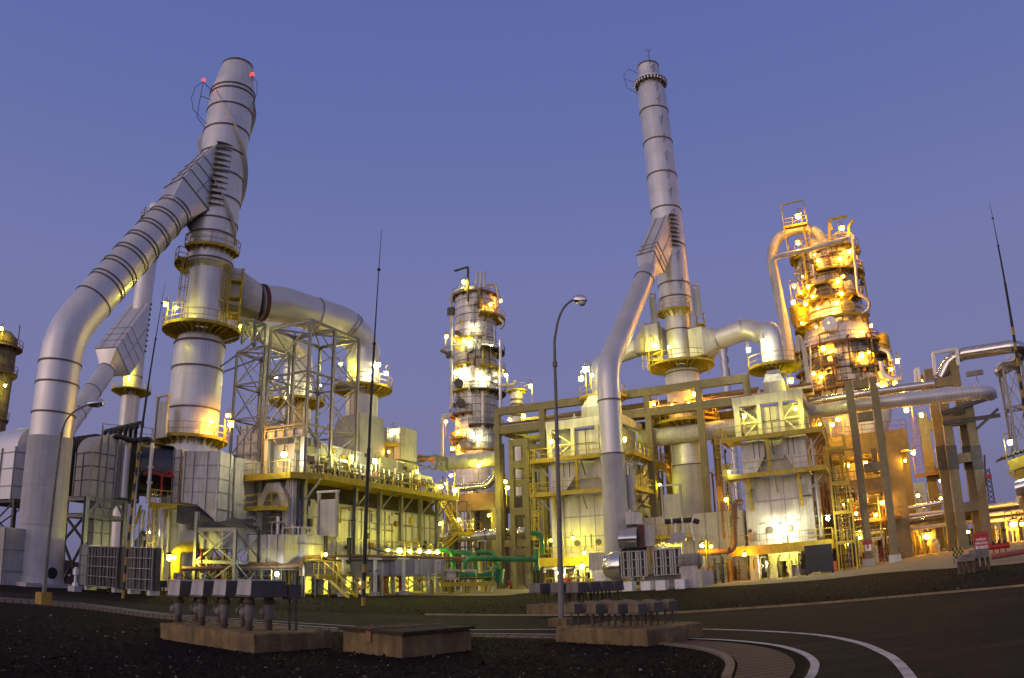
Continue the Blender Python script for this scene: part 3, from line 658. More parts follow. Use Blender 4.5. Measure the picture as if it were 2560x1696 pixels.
# chevron board
f = Face(pt(2383, 1398, 55), Vector((math.cos(R_(31)), -math.sin(R_(31)), 0))); a, b = f.hit(2383, 1398), f.hit(2410, 1397); zt_ = f.hit(2384, 1371).z; L = (b - a).dot(f.u); gg = gz(a.x, a.y)
t = thing('hazard_board', 'black and yellow checked barrier board beside the concrete posts', 'barrier', Vector((a.x, a.y, gg)))
m = MB(); m2 = MB(); nX, nY = 6, 4; dz = (zt_ - a.z) / nY
for i in range(nX):
    for j in range(nY): (m if (i + j) % 2 else m2).box(f.at(L * (i + .5) / nX, a.z + dz * j), L / nX, .03, dz, f.u, f.n)
m.build('black_check', BLACKP, t, False); m2.build('yellow_check', YEL, t, False)
m = MB()
for s in (.05, .95): m.beam(f.at(L * s, gg, -.04), f.at(L * s, zt_, -.04), .06)
m.build('frame', BLACKP, t)
# ---- street lamps
def street_lamp(label, base, path, head, d, block):
    g = gnd(*base); a = math.atan2(g.x, g.y); f = Face(g, (math.cos(a), -math.sin(a)))
    t = thing('street_lamp', label, 'street lamp', g)
    P = [f.hit(*p) for p in path]; P = [Vector((g.x, g.y, .1))] + [Vector((q.x, q.y, q.z)) for q in P]
    x0 = (P[1] - g).dot(f.u); 
    for q in P[1:]: q -= f.u * 0
    n = len(P); r = [.085 - .05 * i / (n - 1) for i in range(n)]
    m = MB(); pp = bend(P, 2.0, 4); k = len(pp); m.tube(pp, [.095 - .058 * min(1, (q.z / P[-1].z)) for q in pp], 12); zc = P[1].z * .98; m.band(P[1].x, P[1].y, .05, zc, .18, .03, 12); m.build('pole', GVALVE, t)
    h0, h1 = f.hit(*head[0]), f.hit(*head[1]); ax = (h1 - h0); m = MB(); L = ax.length
    m.tube([h0, h0 + ax * .15, h0 + ax * .5, h0 + ax * .85, h1], [.05, .14, .19, .17, .05], 14); m.v = [tuple(Vector(v) - UZ * 0 if Vector(v).z > h0.z - .1 else Vector((v[0], v[1], max(v[2], h0.z - .14)))) for v in m.v]; m.build('lamp_head', SHINY, t)
    m = MB(); c = (h0 + h1) / 2 + ax * .12; m.ico(c - UZ * .10, .14, 2); m.v = [(v[0], v[1], c.z - .1 + (v[2] - c.z + .1) * .8) for v in m.v]; m.build('lens', WHITE, t)
    m = MB()
    if block: m.box(g - UZ * .1, .5, .5, .6); m.build('footing', YBAND, t, False)
    else:
        m.box(g, .34, .34, .04)
        for s in (-1, 1):
            m.prism([g + f.u * (s * .08) + UZ * .04, g + f.u * (s * .17) + UZ * .04, g + f.u * (s * .08) + UZ * .32], f.n * .02)
        m.build('base_plate', DSTEEL, t, False); m = MB(); m.box(g - UZ * .1, .62, .62, .36); m.build('footing', PLINTH, t, False)
street_lamp('tall grey street lamp with curved arm standing at the plinth beside the road', (1404, 1567), [(1387, 905), (1386, 850), (1396, 795), (1412, 764), (1436, 747)], ((1432, 747), (1468, 753)), 24, False)
street_lamp('slim grey street lamp on a yellow footing beside the huge flue duct', (108, 1512), [(154, 1083), (163, 1053), (185, 1028), (222, 1011)], ((218, 1011), (262, 1006)), 33, True)
# ---- lightning masts
def mast(label, bx, by, tx, ty, d, ystripe, r0=.09):       # foot and tip as seen, at range d; masts stand a little out of plumb
    T = pt(tx, ty, d); B = pt(bx, by, d); B.z = gz(B.x, B.y); t = thing('lightning_mast', label, 'mast', B); L = T - B
    lo, hi = 0.0, 1.0
    for _ in range(30):
        k = (lo + hi) / 2
        if proj(B + L * k)[1] > ystripe: lo = k
        else: hi = k
    n = max(6, int((L * lo).length / .45)); P = lambda u: B + L * u
    for i in range(n): MB().cyl(P(lo * i / n), P(lo * (i + 1) / n), r0, None, 12).build('black_band' if i % 2 else 'yellow_band', BLACKP if i % 2 else YBAND, t)
    q = lambda u: P(lo + (1 - lo) * u); m = MB(); m.tube([q(0), q(.3), q(.302), q(.62), q(.622), q(1)], [r0 * .95, r0 * .9, r0 * .68, r0 * .62, r0 * .4, r0 * .12], 10)
    for u in (.3, .62, .86): m.tube([q(u), q(u + .006)], r0 * .95, 10)
    m.build('rod', BLACKP, t)
mast('thin black lightning mast with striped foot between road and furnace', 908, 1515, 954, 575, 42.9, 1390, .115)
mast('black and ochre banded lightning mast before the dark drum', 307, 1496, 413, 709, 46, 1090, .08)
mast('banded lightning mast at the right edge of the picture', 2587, 1330, 2474, 508, 47, 800, .085)

# ================================================================== CHIMNEYS AND FLUE DUCTS
def axis_at(px, py, d): p = pt(px, py, d); return p.x, p.y
def zn(x, y, r, py):                                       # height on the near side of a round thing
    L = math.hypot(x, y); return zat(x * (1 - r / L), y * (1 - r / L), py)
def cam_ang(x, y): return math.atan2(-y, -x)
def ring_platform(parent, x, y, z, ri, ro, a0=0.0, a1=2 * math.pi, ribs=26, rails=True, depth=.55, deckmat=None, n=None, both=False, h=1.1):
    deckmat = deckmat or YEL; span = a1 - a0; n = n or max(6, int(40 * span / 6.28))
    m = MB(); m.lathe(x, y, [(ri, z - .05), (ro, z - .05), (ro, z + .0), (ri, z + .0)], n, a0, a1, True)
    m.lathe(x, y, [(ro - .03, z - .12), (ro + .01, z - .12), (ro + .01, z + .08), (ro - .03, z + .08)], n, a0, a1, True)
    k = max(3, int(ribs * span / 6.28))
    for i in range(k + (0 if span > 6.2 else 1)):
        a = a0 + span * i / k; c, s = math.cos(a), math.sin(a); t = Vector((-s, c, 0)) * .05
        P = [Vector((x + r * c, y + r * s, zz)) - t / 2 for r, zz in ((ri - .25, z - .05), (ro - .03, z - .05), (ro - .03, z - .22), (ri - .25, z - depth * 1.15))]
        m.prism(P, t)
    m.build('platform_deck', deckmat, parent)
    if rails:
        m = MB(); rail(m, arc(x, y, ro, z, a0, a1, n), h, 1.4)
        if span < 6.2:
            for a in (a0, a1): rail(m, [Vector((x + r * math.cos(a), y + r * math.sin(a), z)) for r in (ri + .1, ro)], h, 1.4)
        m.build('railing', deckmat, parent)
def shaft(parent, x, y, prof, mt, name='shaft', n=48): return MB().lathe(x, y, prof, n).build(name, mt, parent)
def rings(parent, x, y, zr, mt, t=.07, h=.14):
    for z, r in zr: MB().band(x, y, r, z - h / 2, h, t, 48).build('stiffening_ring', mt, parent)
def strake(parent, x, y, r, wd, z1, z0, a1, da, mt):       # helical wind strake from (z1, a1) down to z0 turning by da
    n = 44; A, B = [], []
    for i in range(n + 1):
        u = i / n; a = a1 + da * u; z = z1 + (z0 - z1) * u; q = wd * min(1, min(u, 1 - u) * 12 + .05); c, s = math.cos(a), math.sin(a)
        A.append((x + (r - .02) * c, y + (r - .02) * s, z)); B.append((x + (r + q) * c, y + (r + q) * s, z))
    m = MB(); vs = []; 
    for p, q in zip(A, B): vs += [p, q, (q[0], q[1], q[2] - .05), (p[0], p[1], p[2] - .05)]
    fs = []
    for i in range(n):
        for j in range(4): fs.append((i * 4 + j, i * 4 + 4 + j, i * 4 + 4 + (j + 1) % 4, i * 4 + (j + 1) % 4))
    m.add(vs, fs).build('wind_strake', mt, parent)
def flue(label, B, S, r, ze, c0, rs, zsplit, base_rings, sil_rings, nring, dbl, tag_hopper, bw, grade=0.0, rb=None, nfl=4):
    t = thing('flue_duct', label, 'flue duct', Vector((B[0], B[1], grade)))
    Bv = Vector((B[0], B[1], 0)); Sv = Vector((S[0], S[1], 0)); h = (Sv - Bv).normalized(); rb = rb or r * 1.10
    zc = zsplit
    MB().lathe(B[0], B[1], [(rb * 1.07, grade), (rb * 1.07, grade + .5), (rb * 1.01, grade + .75), (r * 1.03, zc)], 44).build('lower_shaft', CONC, t)
    m = MB(); m.box(Bv + UZ * (grade - .2), rb * 2.5, rb * 2.5, .48); m.build('footing', CONC, t, False)
    u = (c0 - (Bv + UZ * ze)).normalized()
    path = bend([Bv + UZ * (zc - .05), Bv + UZ * ze, c0], r * 4.2, 4)
    MB().tube(path, r, 44, True).build('duct_pipe', SILVER2, t)
    rings(t, B[0], B[1], [(z, rb + (r - rb) * (z - grade) / max(1, zc - grade)) for z in base_rings], CONC, .06, .12)
    rings(t, B[0], B[1], [(z, r) for z in sil_rings], RINGD, .07, .12)
    s0 = Bv + UZ * ze + u * (r * 2.0); L = (c0 - s0).length
    for i in range(nring):
        p = s0 + u * (L * (i + .35) / (nring - .6))
        m = MB(); m.hoop(p, u, r, .10, .07, 36); m.build('stiffening_ring', RINGD, t)
        if dbl and i > 0: m = MB(); m.hoop(p + u * .42, u, r, .10, .07, 36); m.build('stiffening_ring', RINGD, t)
    # round to square hopper, then a square box that runs into the chimney
    nrm = h * -u.z + UZ * u.dot(h); sd = Vector((h.y, -h.x, 0)); hw, hh = bw
    circ, sq = [], []
    for j in range(40):
        a = 2 * math.pi * j / 40; ca, sa = math.cos(a), math.sin(a); circ.append(c0 + (sd * ca + nrm * sa) * r)
        k = 1 / max(abs(ca), abs(sa)); sq.append(c0 + u * (r * 1.35) + sd * (ca * k * hw) + nrm * (sa * k * hh))
    MB().loft([circ, sq]).build('transition_hood', SILVER2, t)
    q0 = c0 + u * (r * 1.30); toS = ((Sv - Vector((q0.x, q0.y, 0))).dot(h)) / u.dot(h)
    def quad(p, e): return [p - sd * (hw + e) - nrm * (hh + e), p + sd * (hw + e) - nrm * (hh + e), p + sd * (hw + e) + nrm * (hh + e), p - sd * (hw + e) + nrm * (hh + e)]
    # end corners lie on the chimney axis plane so the box is cut vertically
    def cut(p): return p + u * (((Sv - Vector((p.x, p.y, 0))).dot(h) - rs * .35) / u.dot(h))
    a = quad(q0, 0); b = [cut(p) for p in a]
    MB().hexa(a + b).build('square_duct', SILVER2, t, False)
    k = nfl; m = None
    for i in range(k):
        p = q0 + u * (hh * .15 + i * hh * .62); 
        if i == 0: p = q0 + u * .1
        m = MB(); o, w_ = quad(p, .07), quad(p + u * .07, .07)
        bb = [e + u * 0 for e in o]; m.hexa(o + w_)
        m.build('duct_flange', STEEL if i else RINGD, t, False)
    m = MB()
    for s_ in (-.28, .28): m.beam(q0 + nrm * (hh + .03) + sd * s_ * hw * 2, cut(q0 + nrm * (hh + .03) + sd * s_ * hw * 2), .07, .06)
    m.beam(q0 + sd * (hw + .03) + nrm * 0, cut(q0 + sd * (hw + .03)), .07, .06)
    m.build('seam_bar', STEEL, t)
    # side gussets where the box joins the chimney
    dd = math.sqrt(max(.1, rs * rs - hw * hw)); uh = u.dot(h)
    def zend(sgn): p = q0 + nrm * (hh * sgn); return (p + u * (((Sv - Vector((p.x, p.y, 0))).dot(h) - dd) / uh)).z
    zlo, zhi = zend(-1), zend(1); ah = math.atan2((-h).y, (-h).x); sg = 1 if (-h).cross(sd).z > 0 else -1; ai = math.asin(min(1, hw / rs))
    for i in range(tag_hopper):
        z = zlo + (zhi - zlo) * (i + .5) / tag_hopper; P = []
        for k in range(7): aa = ah + sg * (ai - .06 + .66 * k / 6); P.append(Vector((S[0] + (rs - .03) * math.cos(aa), S[1] + (rs - .03) * math.sin(aa), z)))
        for k in range(6, -1, -1): aa = ah + sg * (ai - .06 + .66 * k / 6); ro = rs + .04 + .5 * (1 - k / 6); P.append(Vector((S[0] + ro * math.cos(aa), S[1] + ro * math.sin(aa), z)))
        m = MB(); m.prism(P, UZ * .04); m.build('gusset', STEEL, t, False)
    return t
def frame_stair(parent, f, x0, x1, zs, dp, top):           # yellow ladder tower, decks at zs
    P = lambda a, b, z: f.C + f.u * a - f.n * b + UZ * z
    m = MB()
    for a in (x0, x1):
        for b in (0, dp): m.beam(P(a, b, zs[0] - 1.2), P(a, b, top), .11)
    m.build('frame_post', YEL, parent)
    for z in zs:
        m = MB(); m.hexa([P(x0, 0, z - .09), P(x1, 0, z - .09), P(x1, dp, z - .09), P(x0, dp, z - .09), P(x0, 0, z), P(x1, 0, z), P(x1, dp, z), P(x0, dp, z)]); m.build('platform_deck', YEL, parent, False)
        m = MB(); rail(m, [P(x0, dp, z), P(x0, 0, z), P(x1, 0, z), P(x1, dp, z)], 1.1, 1.3, .06); m.build('railing', YEL, parent)
    m = MB(); ladder(m, P(x0 - .5, .3, zs[0] - 1), P(x0 - .5, .3, top), .5, f.u, f.n, True); m.build('cage_ladder', YEL, parent)
# ---- the big left chimney
LSX, LSY = axis_at(489, 981, 68); SL = (LSX, LSY)
r1, r2, r3, r4 = rad(488, 981, 68, 130), rad(507, 724, 68, 98), rad(560, 346, 68, 115), rad(587, 165, 68, 77)
zL = lambda py, r=2.2: zn(LSX, LSY, r, py)
t = thing('chimney', 'biggest silver chimney, with spiral wind strakes and two red beacons, left', 'chimney', (LSX, LSY, 0)); LS = t
zA, zB, zC, zD, zE, zF = zL(852, r1), zL(818, r2), zL(664, r2), zL(645, r3), zL(207, r3), zL(146, r4)
shaft(t, LSX, LSY, [(r1, 0), (r1, zA), (r2, zB), (r2, zC), (r3, zD), (r3, zE), (r4, zF), (r4 - .08, zF), (r4 - .08, zF - 3)], SILVER)
MB().band(LSX, LSY, r4, zF - .18, .25, .05, 40).build('rim', RINGD, t)
rings(t, LSX, LSY, [(zL(p, r1), r1) for p in (1015, 911, 846)] + [(zL(p, r3), r3) for p in (640, 574, 540, 484, 424, 368, 309, 255, 216, 206)], RINGD)
ac = cam_ang(LSX, LSY)
zP1 = zL(1087, 3.1); ring_platform(t, LSX, LSY, zP1, r1 - .2, rad(500, 1090, 68, 182), ribs=24, depth=.8)
zP2 = zL(803, 3.2); ring_platform(t, LSX, LSY, zP2, r2 + .1, rad(500, 800, 68, 196), ribs=30, depth=.7)
zP3 = zL(606, 2.9); ring_platform(t, LSX, LSY, zP3, r3 - .1, rad(525, 610, 68, 152), ac - 1.0, ac + 1.25, ribs=26, depth=.6)
ring_platform(t, LSX, LSY, zP3 - 1.2, r3 - .1, rad(525, 610, 68, 170), ac - 2.4, ac - 1.1, ribs=26, depth=.5)
dz = (zL(289, r3) - zL(472, r3)) * 3
for k in range(3):
    zt_ = zE - .6; a_top = ac + (zL(289, r3) - zt_) / dz * 2 * math.pi + k * 2 * math.pi / 3
    strake(t, LSX, LSY, r3, .42, zt_, zD + 2.2, a_top, (zt_ - zD - 2.2) / dz * 2 * math.pi, SILVER2)
m = MB(); la = ac - 1.0; o = Vector((math.cos(la), math.sin(la), 0)); sd = Vector((-o.y, o.x, 0)); c = Vector((LSX, LSY, 0)) + o * (r2 + .35)
ladder(m, c + UZ * zP2, c + UZ * (zP3 - 1.2), .55, sd, o, True); m.build('cage_ladder', YEL, t)
fv = Face((LSX - math.sin(R_(24)) * -0 - (-LSX / 68) * -0, LSY), (math.cos(R_(24)), math.sin(R_(24))))
fL = Face(Vector((LSX, LSY, 0)) - Vector((LSX, LSY, 0)).normalized() * 1.2, (-Vector((LSX, LSY, 0)).normalized().y * -1, Vector((LSX, LSY, 0)).normalized().x * -1))
a0, a1_ = fL.sz(572, 740)[0], fL.sz(603, 740)[0]
frame_stair(t, fL, a0, a1_, [fL.sz(575, y)[1] for y in (783, 740, 698)], 1.6, fL.sz(585, 668)[1])
for (bx, by) in ((509, 200), (631, 186)):
    pb = pt(bx, by, 67.0); q = Vector((LSX, LSY, pb.z - 2.2)); dr = (Vector((pb.x, pb.y, 0)) - Vector((LSX, LSY, 0))); m = MB()
    q = Vector((LSX, LSY, 0)) + dr.normalized() * (r3 - .1)
    m.beam(q + UZ * (pb.z - 2.0), pb - UZ * 2.0, .05); m.beam(q + UZ * (pb.z - .9), pb - UZ * .3, .05); m.beam(pb - UZ * 4.5, pb - UZ * .1, .05); m.beam(q + UZ * (pb.z - 5.5), pb - UZ * 4.5, .05)
    side = Vector((-dr.y, dr.x, 0)).normalized(); m.tube([pb - UZ * .2, pb + dr.normalized() * .7 - UZ * 1.2, pb + dr.normalized() * .9 - UZ * 2.6, pb + dr.normalized() * .5 - UZ * 3.8, q + UZ * (pb.z - 5.0)], .03, 6)
    br = m.build('beacon_bracket', DSTEEL, t); b = MB(); b.ico(pb, .17, 2); b.build('beacon', EM['R'], br)
B1 = axis_at(119, 1168, 61.5); rF = rad(142, 966, 61.5, 109); fB = Face(B1, (LSX - B1[0], LSY - B1[1])); c0 = fB.hit(432, 532)
zb = lambda py: zn(B1[0], B1[1], rF, py)
FL = flue('huge silver flue duct, upright then slanting up into the biggest chimney, far left', B1, SL, rF, zat(B1[0], B1[1], 838), c0, r3, zb(1088), [zb(p) for p in (1122, 1213, 1311)], [zb(p) for p in (1028, 951, 898)], 8, True, 12, (1.5, 1.85), 0.0, rad(105, 1400, 61.5, 121))
m = MB(); a = cam_ang(*B1) + .55; o = Vector((math.cos(a), math.sin(a), 0)); c = Vector((B1[0], B1[1], zb(1431))) + o * (rF * 1.05); m.cyl(c, c + o * .14, .40, None, 24); m.build('manhole', BLACKP, FL)
m = MB(); a = cam_ang(*B1) - 1.35; o = Vector((math.cos(a), math.sin(a), 0)); c = Vector((B1[0], B1[1], zb(1368))) + o * (rF * 1.06 + .1); m.box(c, .7, .45, .95); m.build('switch_box', PANEL, FL, False)
# ---- the same pair again, far behind
dS = 140; SSX, SSY = axis_at(342, 860, dS); q3 = rad(370, 620, dS, 46); q1 = rad(330, 980, dS, 47); zS = lambda py, r=2.4: zn(SSX, SSY, r, py)
t = thing('chimney', 'smaller pale chimney far behind the huge flue duct, with one yellow platform', 'chimney', (SSX, SSY, 0))
zt_ = zS(506, 1.5); shaft(t, SSX, SSY, [(q1, 0), (q1, zS(968)), (q3, zS(950)), (q3, zt_ - 3), (q3 * .78, zt_), (q3 * .7, zt_)], SILVER)
rings(t, SSX, SSY, [(zS(p), q3 + .02) for p in (936, 560)], RINGD); ring_platform(t, SSX, SSY, zS(967, 4), q1, rad(330, 965, dS, 100), ribs=22, depth=1.0)
ring_platform(t, SSX, SSY, zS(535, 2.5), q3, q3 + .9, ribs=20, depth=.5)
m = MB()
for k in (-1, 1): m.beam((SSX + k * 2.4, SSY, zt_ - 4), (SSX + k * 2.4, SSY, zt_), .12); m.beam((SSX, SSY, zt_ - 4), (SSX + k * 2.4, SSY, zt_ - 3.4), .1)
m.build('lightning_rod', DSTEEL, t)
B2 = axis_at(150, 1150, 126); fB = Face(B2, (SSX - B2[0], SSY - B2[1])); c0 = fB.hit(268, 925); r_ = rad(240, 990, 133, 47)
flue('pale flue duct far behind, slanting into the smaller chimney', B2, (SSX, SSY), r_, zat(B2[0], B2[1], 1085), c0, q3, zat(B2[0], B2[1], 1250), [], [], 3, False, 10, (2.2, 3.0), 0.0)
# ---- right chimney
dR = 82; RX, RY = axis_at(1707, 952, dR); SR = (RX, RY)
s1, s2, s3, s4 = rad(1715, 980, dR, 86), rad(1690, 830, dR, 62), rad(1659, 498, dR, 75), rad(1618, 160, dR, 52)
zR = lambda py, r=2.0: zn(RX, RY, r, py)
t = thing('chimney', 'tall slim silver chimney with ring platforms, right of centre', 'chimney', (RX, RY, 0)); RS = t
zA, zB, zC, zD, zT = zR(920, s1), zR(905, s2), zR(786, s2), zR(772, s3), zR(152, s4)
shaft(t, RX, RY, [(s1 * 1.06, 0), (s1 * 1.06, zR(1165, s1)), (s1, zR(1163, s1)), (s1, zA), (s2, zB), (s2, zC), (s3, zD), (s3, zR(212, s3)), (s4, zR(196, s4)), (s4, zT), (s4 - .1, zT), (s4 - .1, zT - 2)], SILVER)
MB().band(RX, RY, s4, zT - .15, .2, .05, 36).build('rim', RINGD, t)
rings(t, RX, RY, [(zR(p, s1), s1) for p in (1160, 926)] + [(zR(820, s2), s2)] + [(zR(p, s3), s3) for p in (737, 702, 605, 513, 426, 342, 264)], RINGD)
MB().lathe(RX, RY, [(s1 * 1.07, 0), (s1 * 1.07, zR(1162, s1))], 48).build('concrete_sleeve', CONC, t)
ac = cam_ang(RX, RY)
ring_platform(t, RX, RY, zR(1048, 3), s1 + .05, rad(1716, 1050, dR, 168), ribs=26, depth=.7)
ring_platform(t, RX, RY, zR(897, 3.4), s2 + .3, rad(1703, 900, dR, 165), ribs=32, depth=.6)
ring_platform(t, RX, RY, zR(766, 2.6), s3 - .1, rad(1688, 766, dR, 100), ac - 1.5, ac + .75, ribs=22, depth=.5)
zq = zR(188, s3); ring_platform(t, RX, RY, zq, s4, rad(1620, 190, dR, 84), ribs=36, depth=.5, rails=False, deckmat=SILVER2)
m = MB()
for i in range(30): a = 2 * math.pi * i / 30; m.box((RX + (s3 + .25) * math.cos(a), RY + (s3 + .25) * math.sin(a), zq - .5), .16, .16, .45)
m.build('ring_bracket', SILVER2, t, False)
for i, py in enumerate((166, 216, 250, 300, 345, 390, 435, 482, 535, 585, 640, 710)):          # guide hooks up the shaft
    z = zR(py, s3); a = ac + .42; o = Vector((math.cos(a), math.sin(a), 0)); sd = Vector((-o.y, o.x, 0)); rr = s4 if i == 0 else s3
    c = Vector((RX, RY, z)) + o * rr; m = MB(); m.beam(c - UZ * .6, c + UZ * .6 + o * .32 + sd * .2, .05); m.beam(c + UZ * .5 + o * .3 + sd * .18, c + o * .05 - sd * .25 + UZ * .1, .04); m.build('guide_hook', RINGD, t)
m = MB(); a = ac - 1.3; o = Vector((math.cos(a), math.sin(a), 0)); c = Vector((RX, RY, 0)) + o * s3; m.tube([c + UZ * (zq - 1.8), c + o * 1.3 + UZ * (zq - .8), c + o * 1.6 + UZ * (zq + 1.0), c + o * .9 + UZ * (zq + 2.2), c - o * .2 + UZ * (zq + 1.6)], .035, 6); m.beam(c + UZ * zq, c + o * 1.6 + UZ * (zq + .6), .04)
m.build('cage_hoop', DSTEEL, t)
m = MB(); m.beam((RX, RY - s4, zT - .5), (RX, RY - s4, zT + 1.6), .07); m.tube([(RX - .3, RY - s4, zT + 2.0), (RX - .25, RY - s4, zT + 1.6), (RX + .2, RY - s4, zT + 1.6), (RX + .25, RY - s4, zT + 2.0)], .04, 6); m.build('lightning_rod', DSTEEL, t)
vR = Vector((RX, RY, 0)).normalized(); uR = Vector((vR.y, -vR.x, 0)); fR = Face(Vector((RX, RY, 0)) - vR * 1.2, uR)
frame_stair(t, fR, fR.sz(1619, 850)[0], fR.sz(1652, 850)[0], [fR.sz(1640, y)[1] for y in (900, 876, 832)], 1.6, fR.sz(1640, 806)[1])
frame_stair(t, fR, fR.sz(1748, 850)[0], fR.sz(1766, 850)[0], [fR.sz(1750, y)[1] for y in (900, 858, 810)], 1.6, fR.sz(1745, 784)[1])
B3 = axis_at(1526, 1040, 66); rD = rad(1526, 1040, 66, 58); fB = Face(B3, (RX - B3[0], RY - B3[1])); c0 = fB.hit(1619, 678)
zb3 = lambda py: zn(B3[0], B3[1], rD, py)
flue('slim silver flue duct, upright then slanting up into the tall right chimney', B3, SR, rD, zat(B3[0], B3[1], 918), c0, s3, zb3(1134), [], [zb3(997), zb3(1132)], 1, False, 8, (1.02, 1.4), 0.0, rad(1545, 1350, 66, 66), 3)
# ---- thin chimney with a spiral, in the distance
dT = 155; TX, TY = axis_at(1810, 900, dT); rt = rad(1810, 900, dT, 17)
t = thing('chimney', 'thin grey spiral-straked chimney in the distance beside the tall one', 'chimney', (TX, TY, 0)); zt_ = zat(TX, TY, 846)
shaft(t, TX, TY, [(rt * 1.25, 0), (rt * 1.2, zat(TX, TY, 955)), (rt, zat(TX, TY, 950)), (rt, zt_)], SILVER2)
for k in range(3): strake(t, TX, TY, rt, .3, zt_, zat(TX, TY, 950), k * 2.09, 7.5, SILVER2)
# ---- dark shaft cut by the left edge
dB = 118; BX, BY = axis_at(0, 905, dB); rb = rad(0, 905, dB, 74)
t = thing('process_column', 'weathered brown column with three railed platforms at the left edge', 'column', (BX, BY, 0)); zt_ = zn(BX, BY, rb, 838)
shaft(t, BX, BY, [(rb * 1.02, 0), (rb * 1.02, zt_), (rb * .5, zt_ + 1), (0.05, zt_ + 1.2)], BRICK)
for i in range(34): z = zt_ - 1 - i * 1.1; MB().band(BX, BY, rb * 1.02, z, .09, .03, 28).build('brick_course', ROOFD, t)
for py, w_ in ((862, 104), (928, 98), (1043, 86)): ring_platform(t, BX, BY, zn(BX, BY, rb, py), rb, rad(0, py, dB, w_), ribs=18, depth=.7, deckmat=RUST)
m = MB(); p = pt(46, 848, dB - 2); m.beam(p, pt(50, 812, dB - 2), .12); m.build('mast_rod', DSTEEL, t)

# ================================================================== LEFT: intake ducts, filter bank, drum, hopper box
def panel_box(name, label, cat, C, u, L, D, z0, z1, vx, hz, mt, group=None, rib=STEEL, curve=0.0, top=True, ribw=.10):
    # ribbed sheet-metal box: front left corner C, front along u (length L), depth D behind; ribs at fractions vx and heights hz
    f = Face(C, u); t = thing(name, label, cat, Vector((C[0], C[1], z0)), group)
    m = MB()
    if curve:                                              # quarter-round top at the front edge
        prof = [(0, z0), (0, z1 - curve)] + [(curve - curve * math.cos(a), z1 - curve + curve * math.sin(a)) for a in [math.pi / 2 * i / 10 for i in range(1, 11)]] + [(D, z1), (D, z0)]
        m.prism([f.C - f.n * b + UZ * z for b, z in prof], f.u * L)
    else: m.hexa([f.at(0, z0), f.at(L, z0), f.at(L, z0, -D), f.at(0, z0, -D), f.at(0, z1), f.at(L, z1), f.at(L, z1, -D), f.at(0, z1, -D)])
    m.build('casing', mt, t, bool(curve))
    for x in vx: m = MB(); m.beam(f.at(L * x, z0, .05), f.at(L * x, z1 - curve, .05), ribw, .10, f.n); m.build('rib', rib, t, False)
    for z in hz:
        m = MB(); m.beam(f.at(0, z, .03), f.at(L, z, .03), ribw * .7, .06, UZ); m.beam(f.at(L + .03, z), f.at(L + .03, z, -D), ribw * .7, .06, UZ); m.build('rib', rib, t, False)
    return t, f
def xframe(name, label, cat, f, x0, x1, z0, z1, dp, mt=STEEL, w=.22, bays=1, group=None, brace=True, levels=None):
    t = thing(name, label, cat, f.at((x0 + x1) / 2, z0, -dp / 2), group); lv = levels or [z0, z1]
    for a in (x0, x1):
        for b in (0, -dp): m = MB(); m.ibeam(f.at(a, z0, b), f.at(a, z1, b), w, w, .04, f.n); m.build('post', mt, t, False)
    for z in lv[1:]:
        for b in (0, -dp): m = MB(); m.ibeam(f.at(x0, z, b), f.at(x1, z, b), w * .8, w, .04); m.build('beam', mt, t, False)
        for a in (x0, x1): m = MB(); m.ibeam(f.at(a, z, 0), f.at(a, z, -dp), w * .8, w, .04); m.build('beam', mt, t, False)
    if brace:
        for za, zb_ in zip(lv, lv[1:]):
            for b in (0, -dp):
                for p, q in (((x0, za), (x1, zb_)), ((x1, za), (x0, zb_))): m = MB(); m.beam(f.at(p[0], p[1], b), f.at(q[0], q[1], b), .10); m.build('brace', mt, t, False)
            for a in (x0, x1):
                for p, q in ((za, zb_), (zb_, za)): m = MB(); m.beam(f.at(a, p, 0), f.at(a, q, -dp), .10); m.build('brace', mt, t, False)
    return t
fE = lambda px, py, d: Face(pt(px, py, d), PD)             # faces turned to +PR (right hand sides), run along PD
fS = lambda px, py, d: Face(pt(px, py, d), PR)             # faces turned to -PD (front sides), run along PR
# -- arched grey duct at the left edge
f = fS(36, 1180, 66); zt_, zb_ = f.hit(36, 1072).z + .5, f.hit(36, 1252).z
xl = f.sz(-40, 1180)[0]
t, _ = panel_box('intake_duct', 'pale sheet metal intake duct with rounded top at the left edge', 'duct', f.at(xl, 0), PR, -xl + .0, 4.2, zb_, zt_, [.02, .55, .98], [zb_ + 1.2, zb_ + 2.6, zb_ + 3.9], SILVER2, None, STEEL, 2.0)
xframe('steel_stand', 'braced steel legs under the arched duct at the left edge', 'steel frame', f, xl, .6, 0, zb_, 4, DSTEEL, .3, levels=[0, zb_ * .5, zb_])
f = fS(0, 1400, 60); panel_box('cabinet', 'tall grey cabinet cut by the left edge, beside the huge duct foot', 'cabinet', f.at(f.sz(-45, 1400)[0], 0), PR, -f.sz(-45, 1400)[0] + f.sz(10, 1400)[0], 3, 0, f.hit(5, 1318).z, [.1, .5, .97], [1.0, 2.5], PANELG)
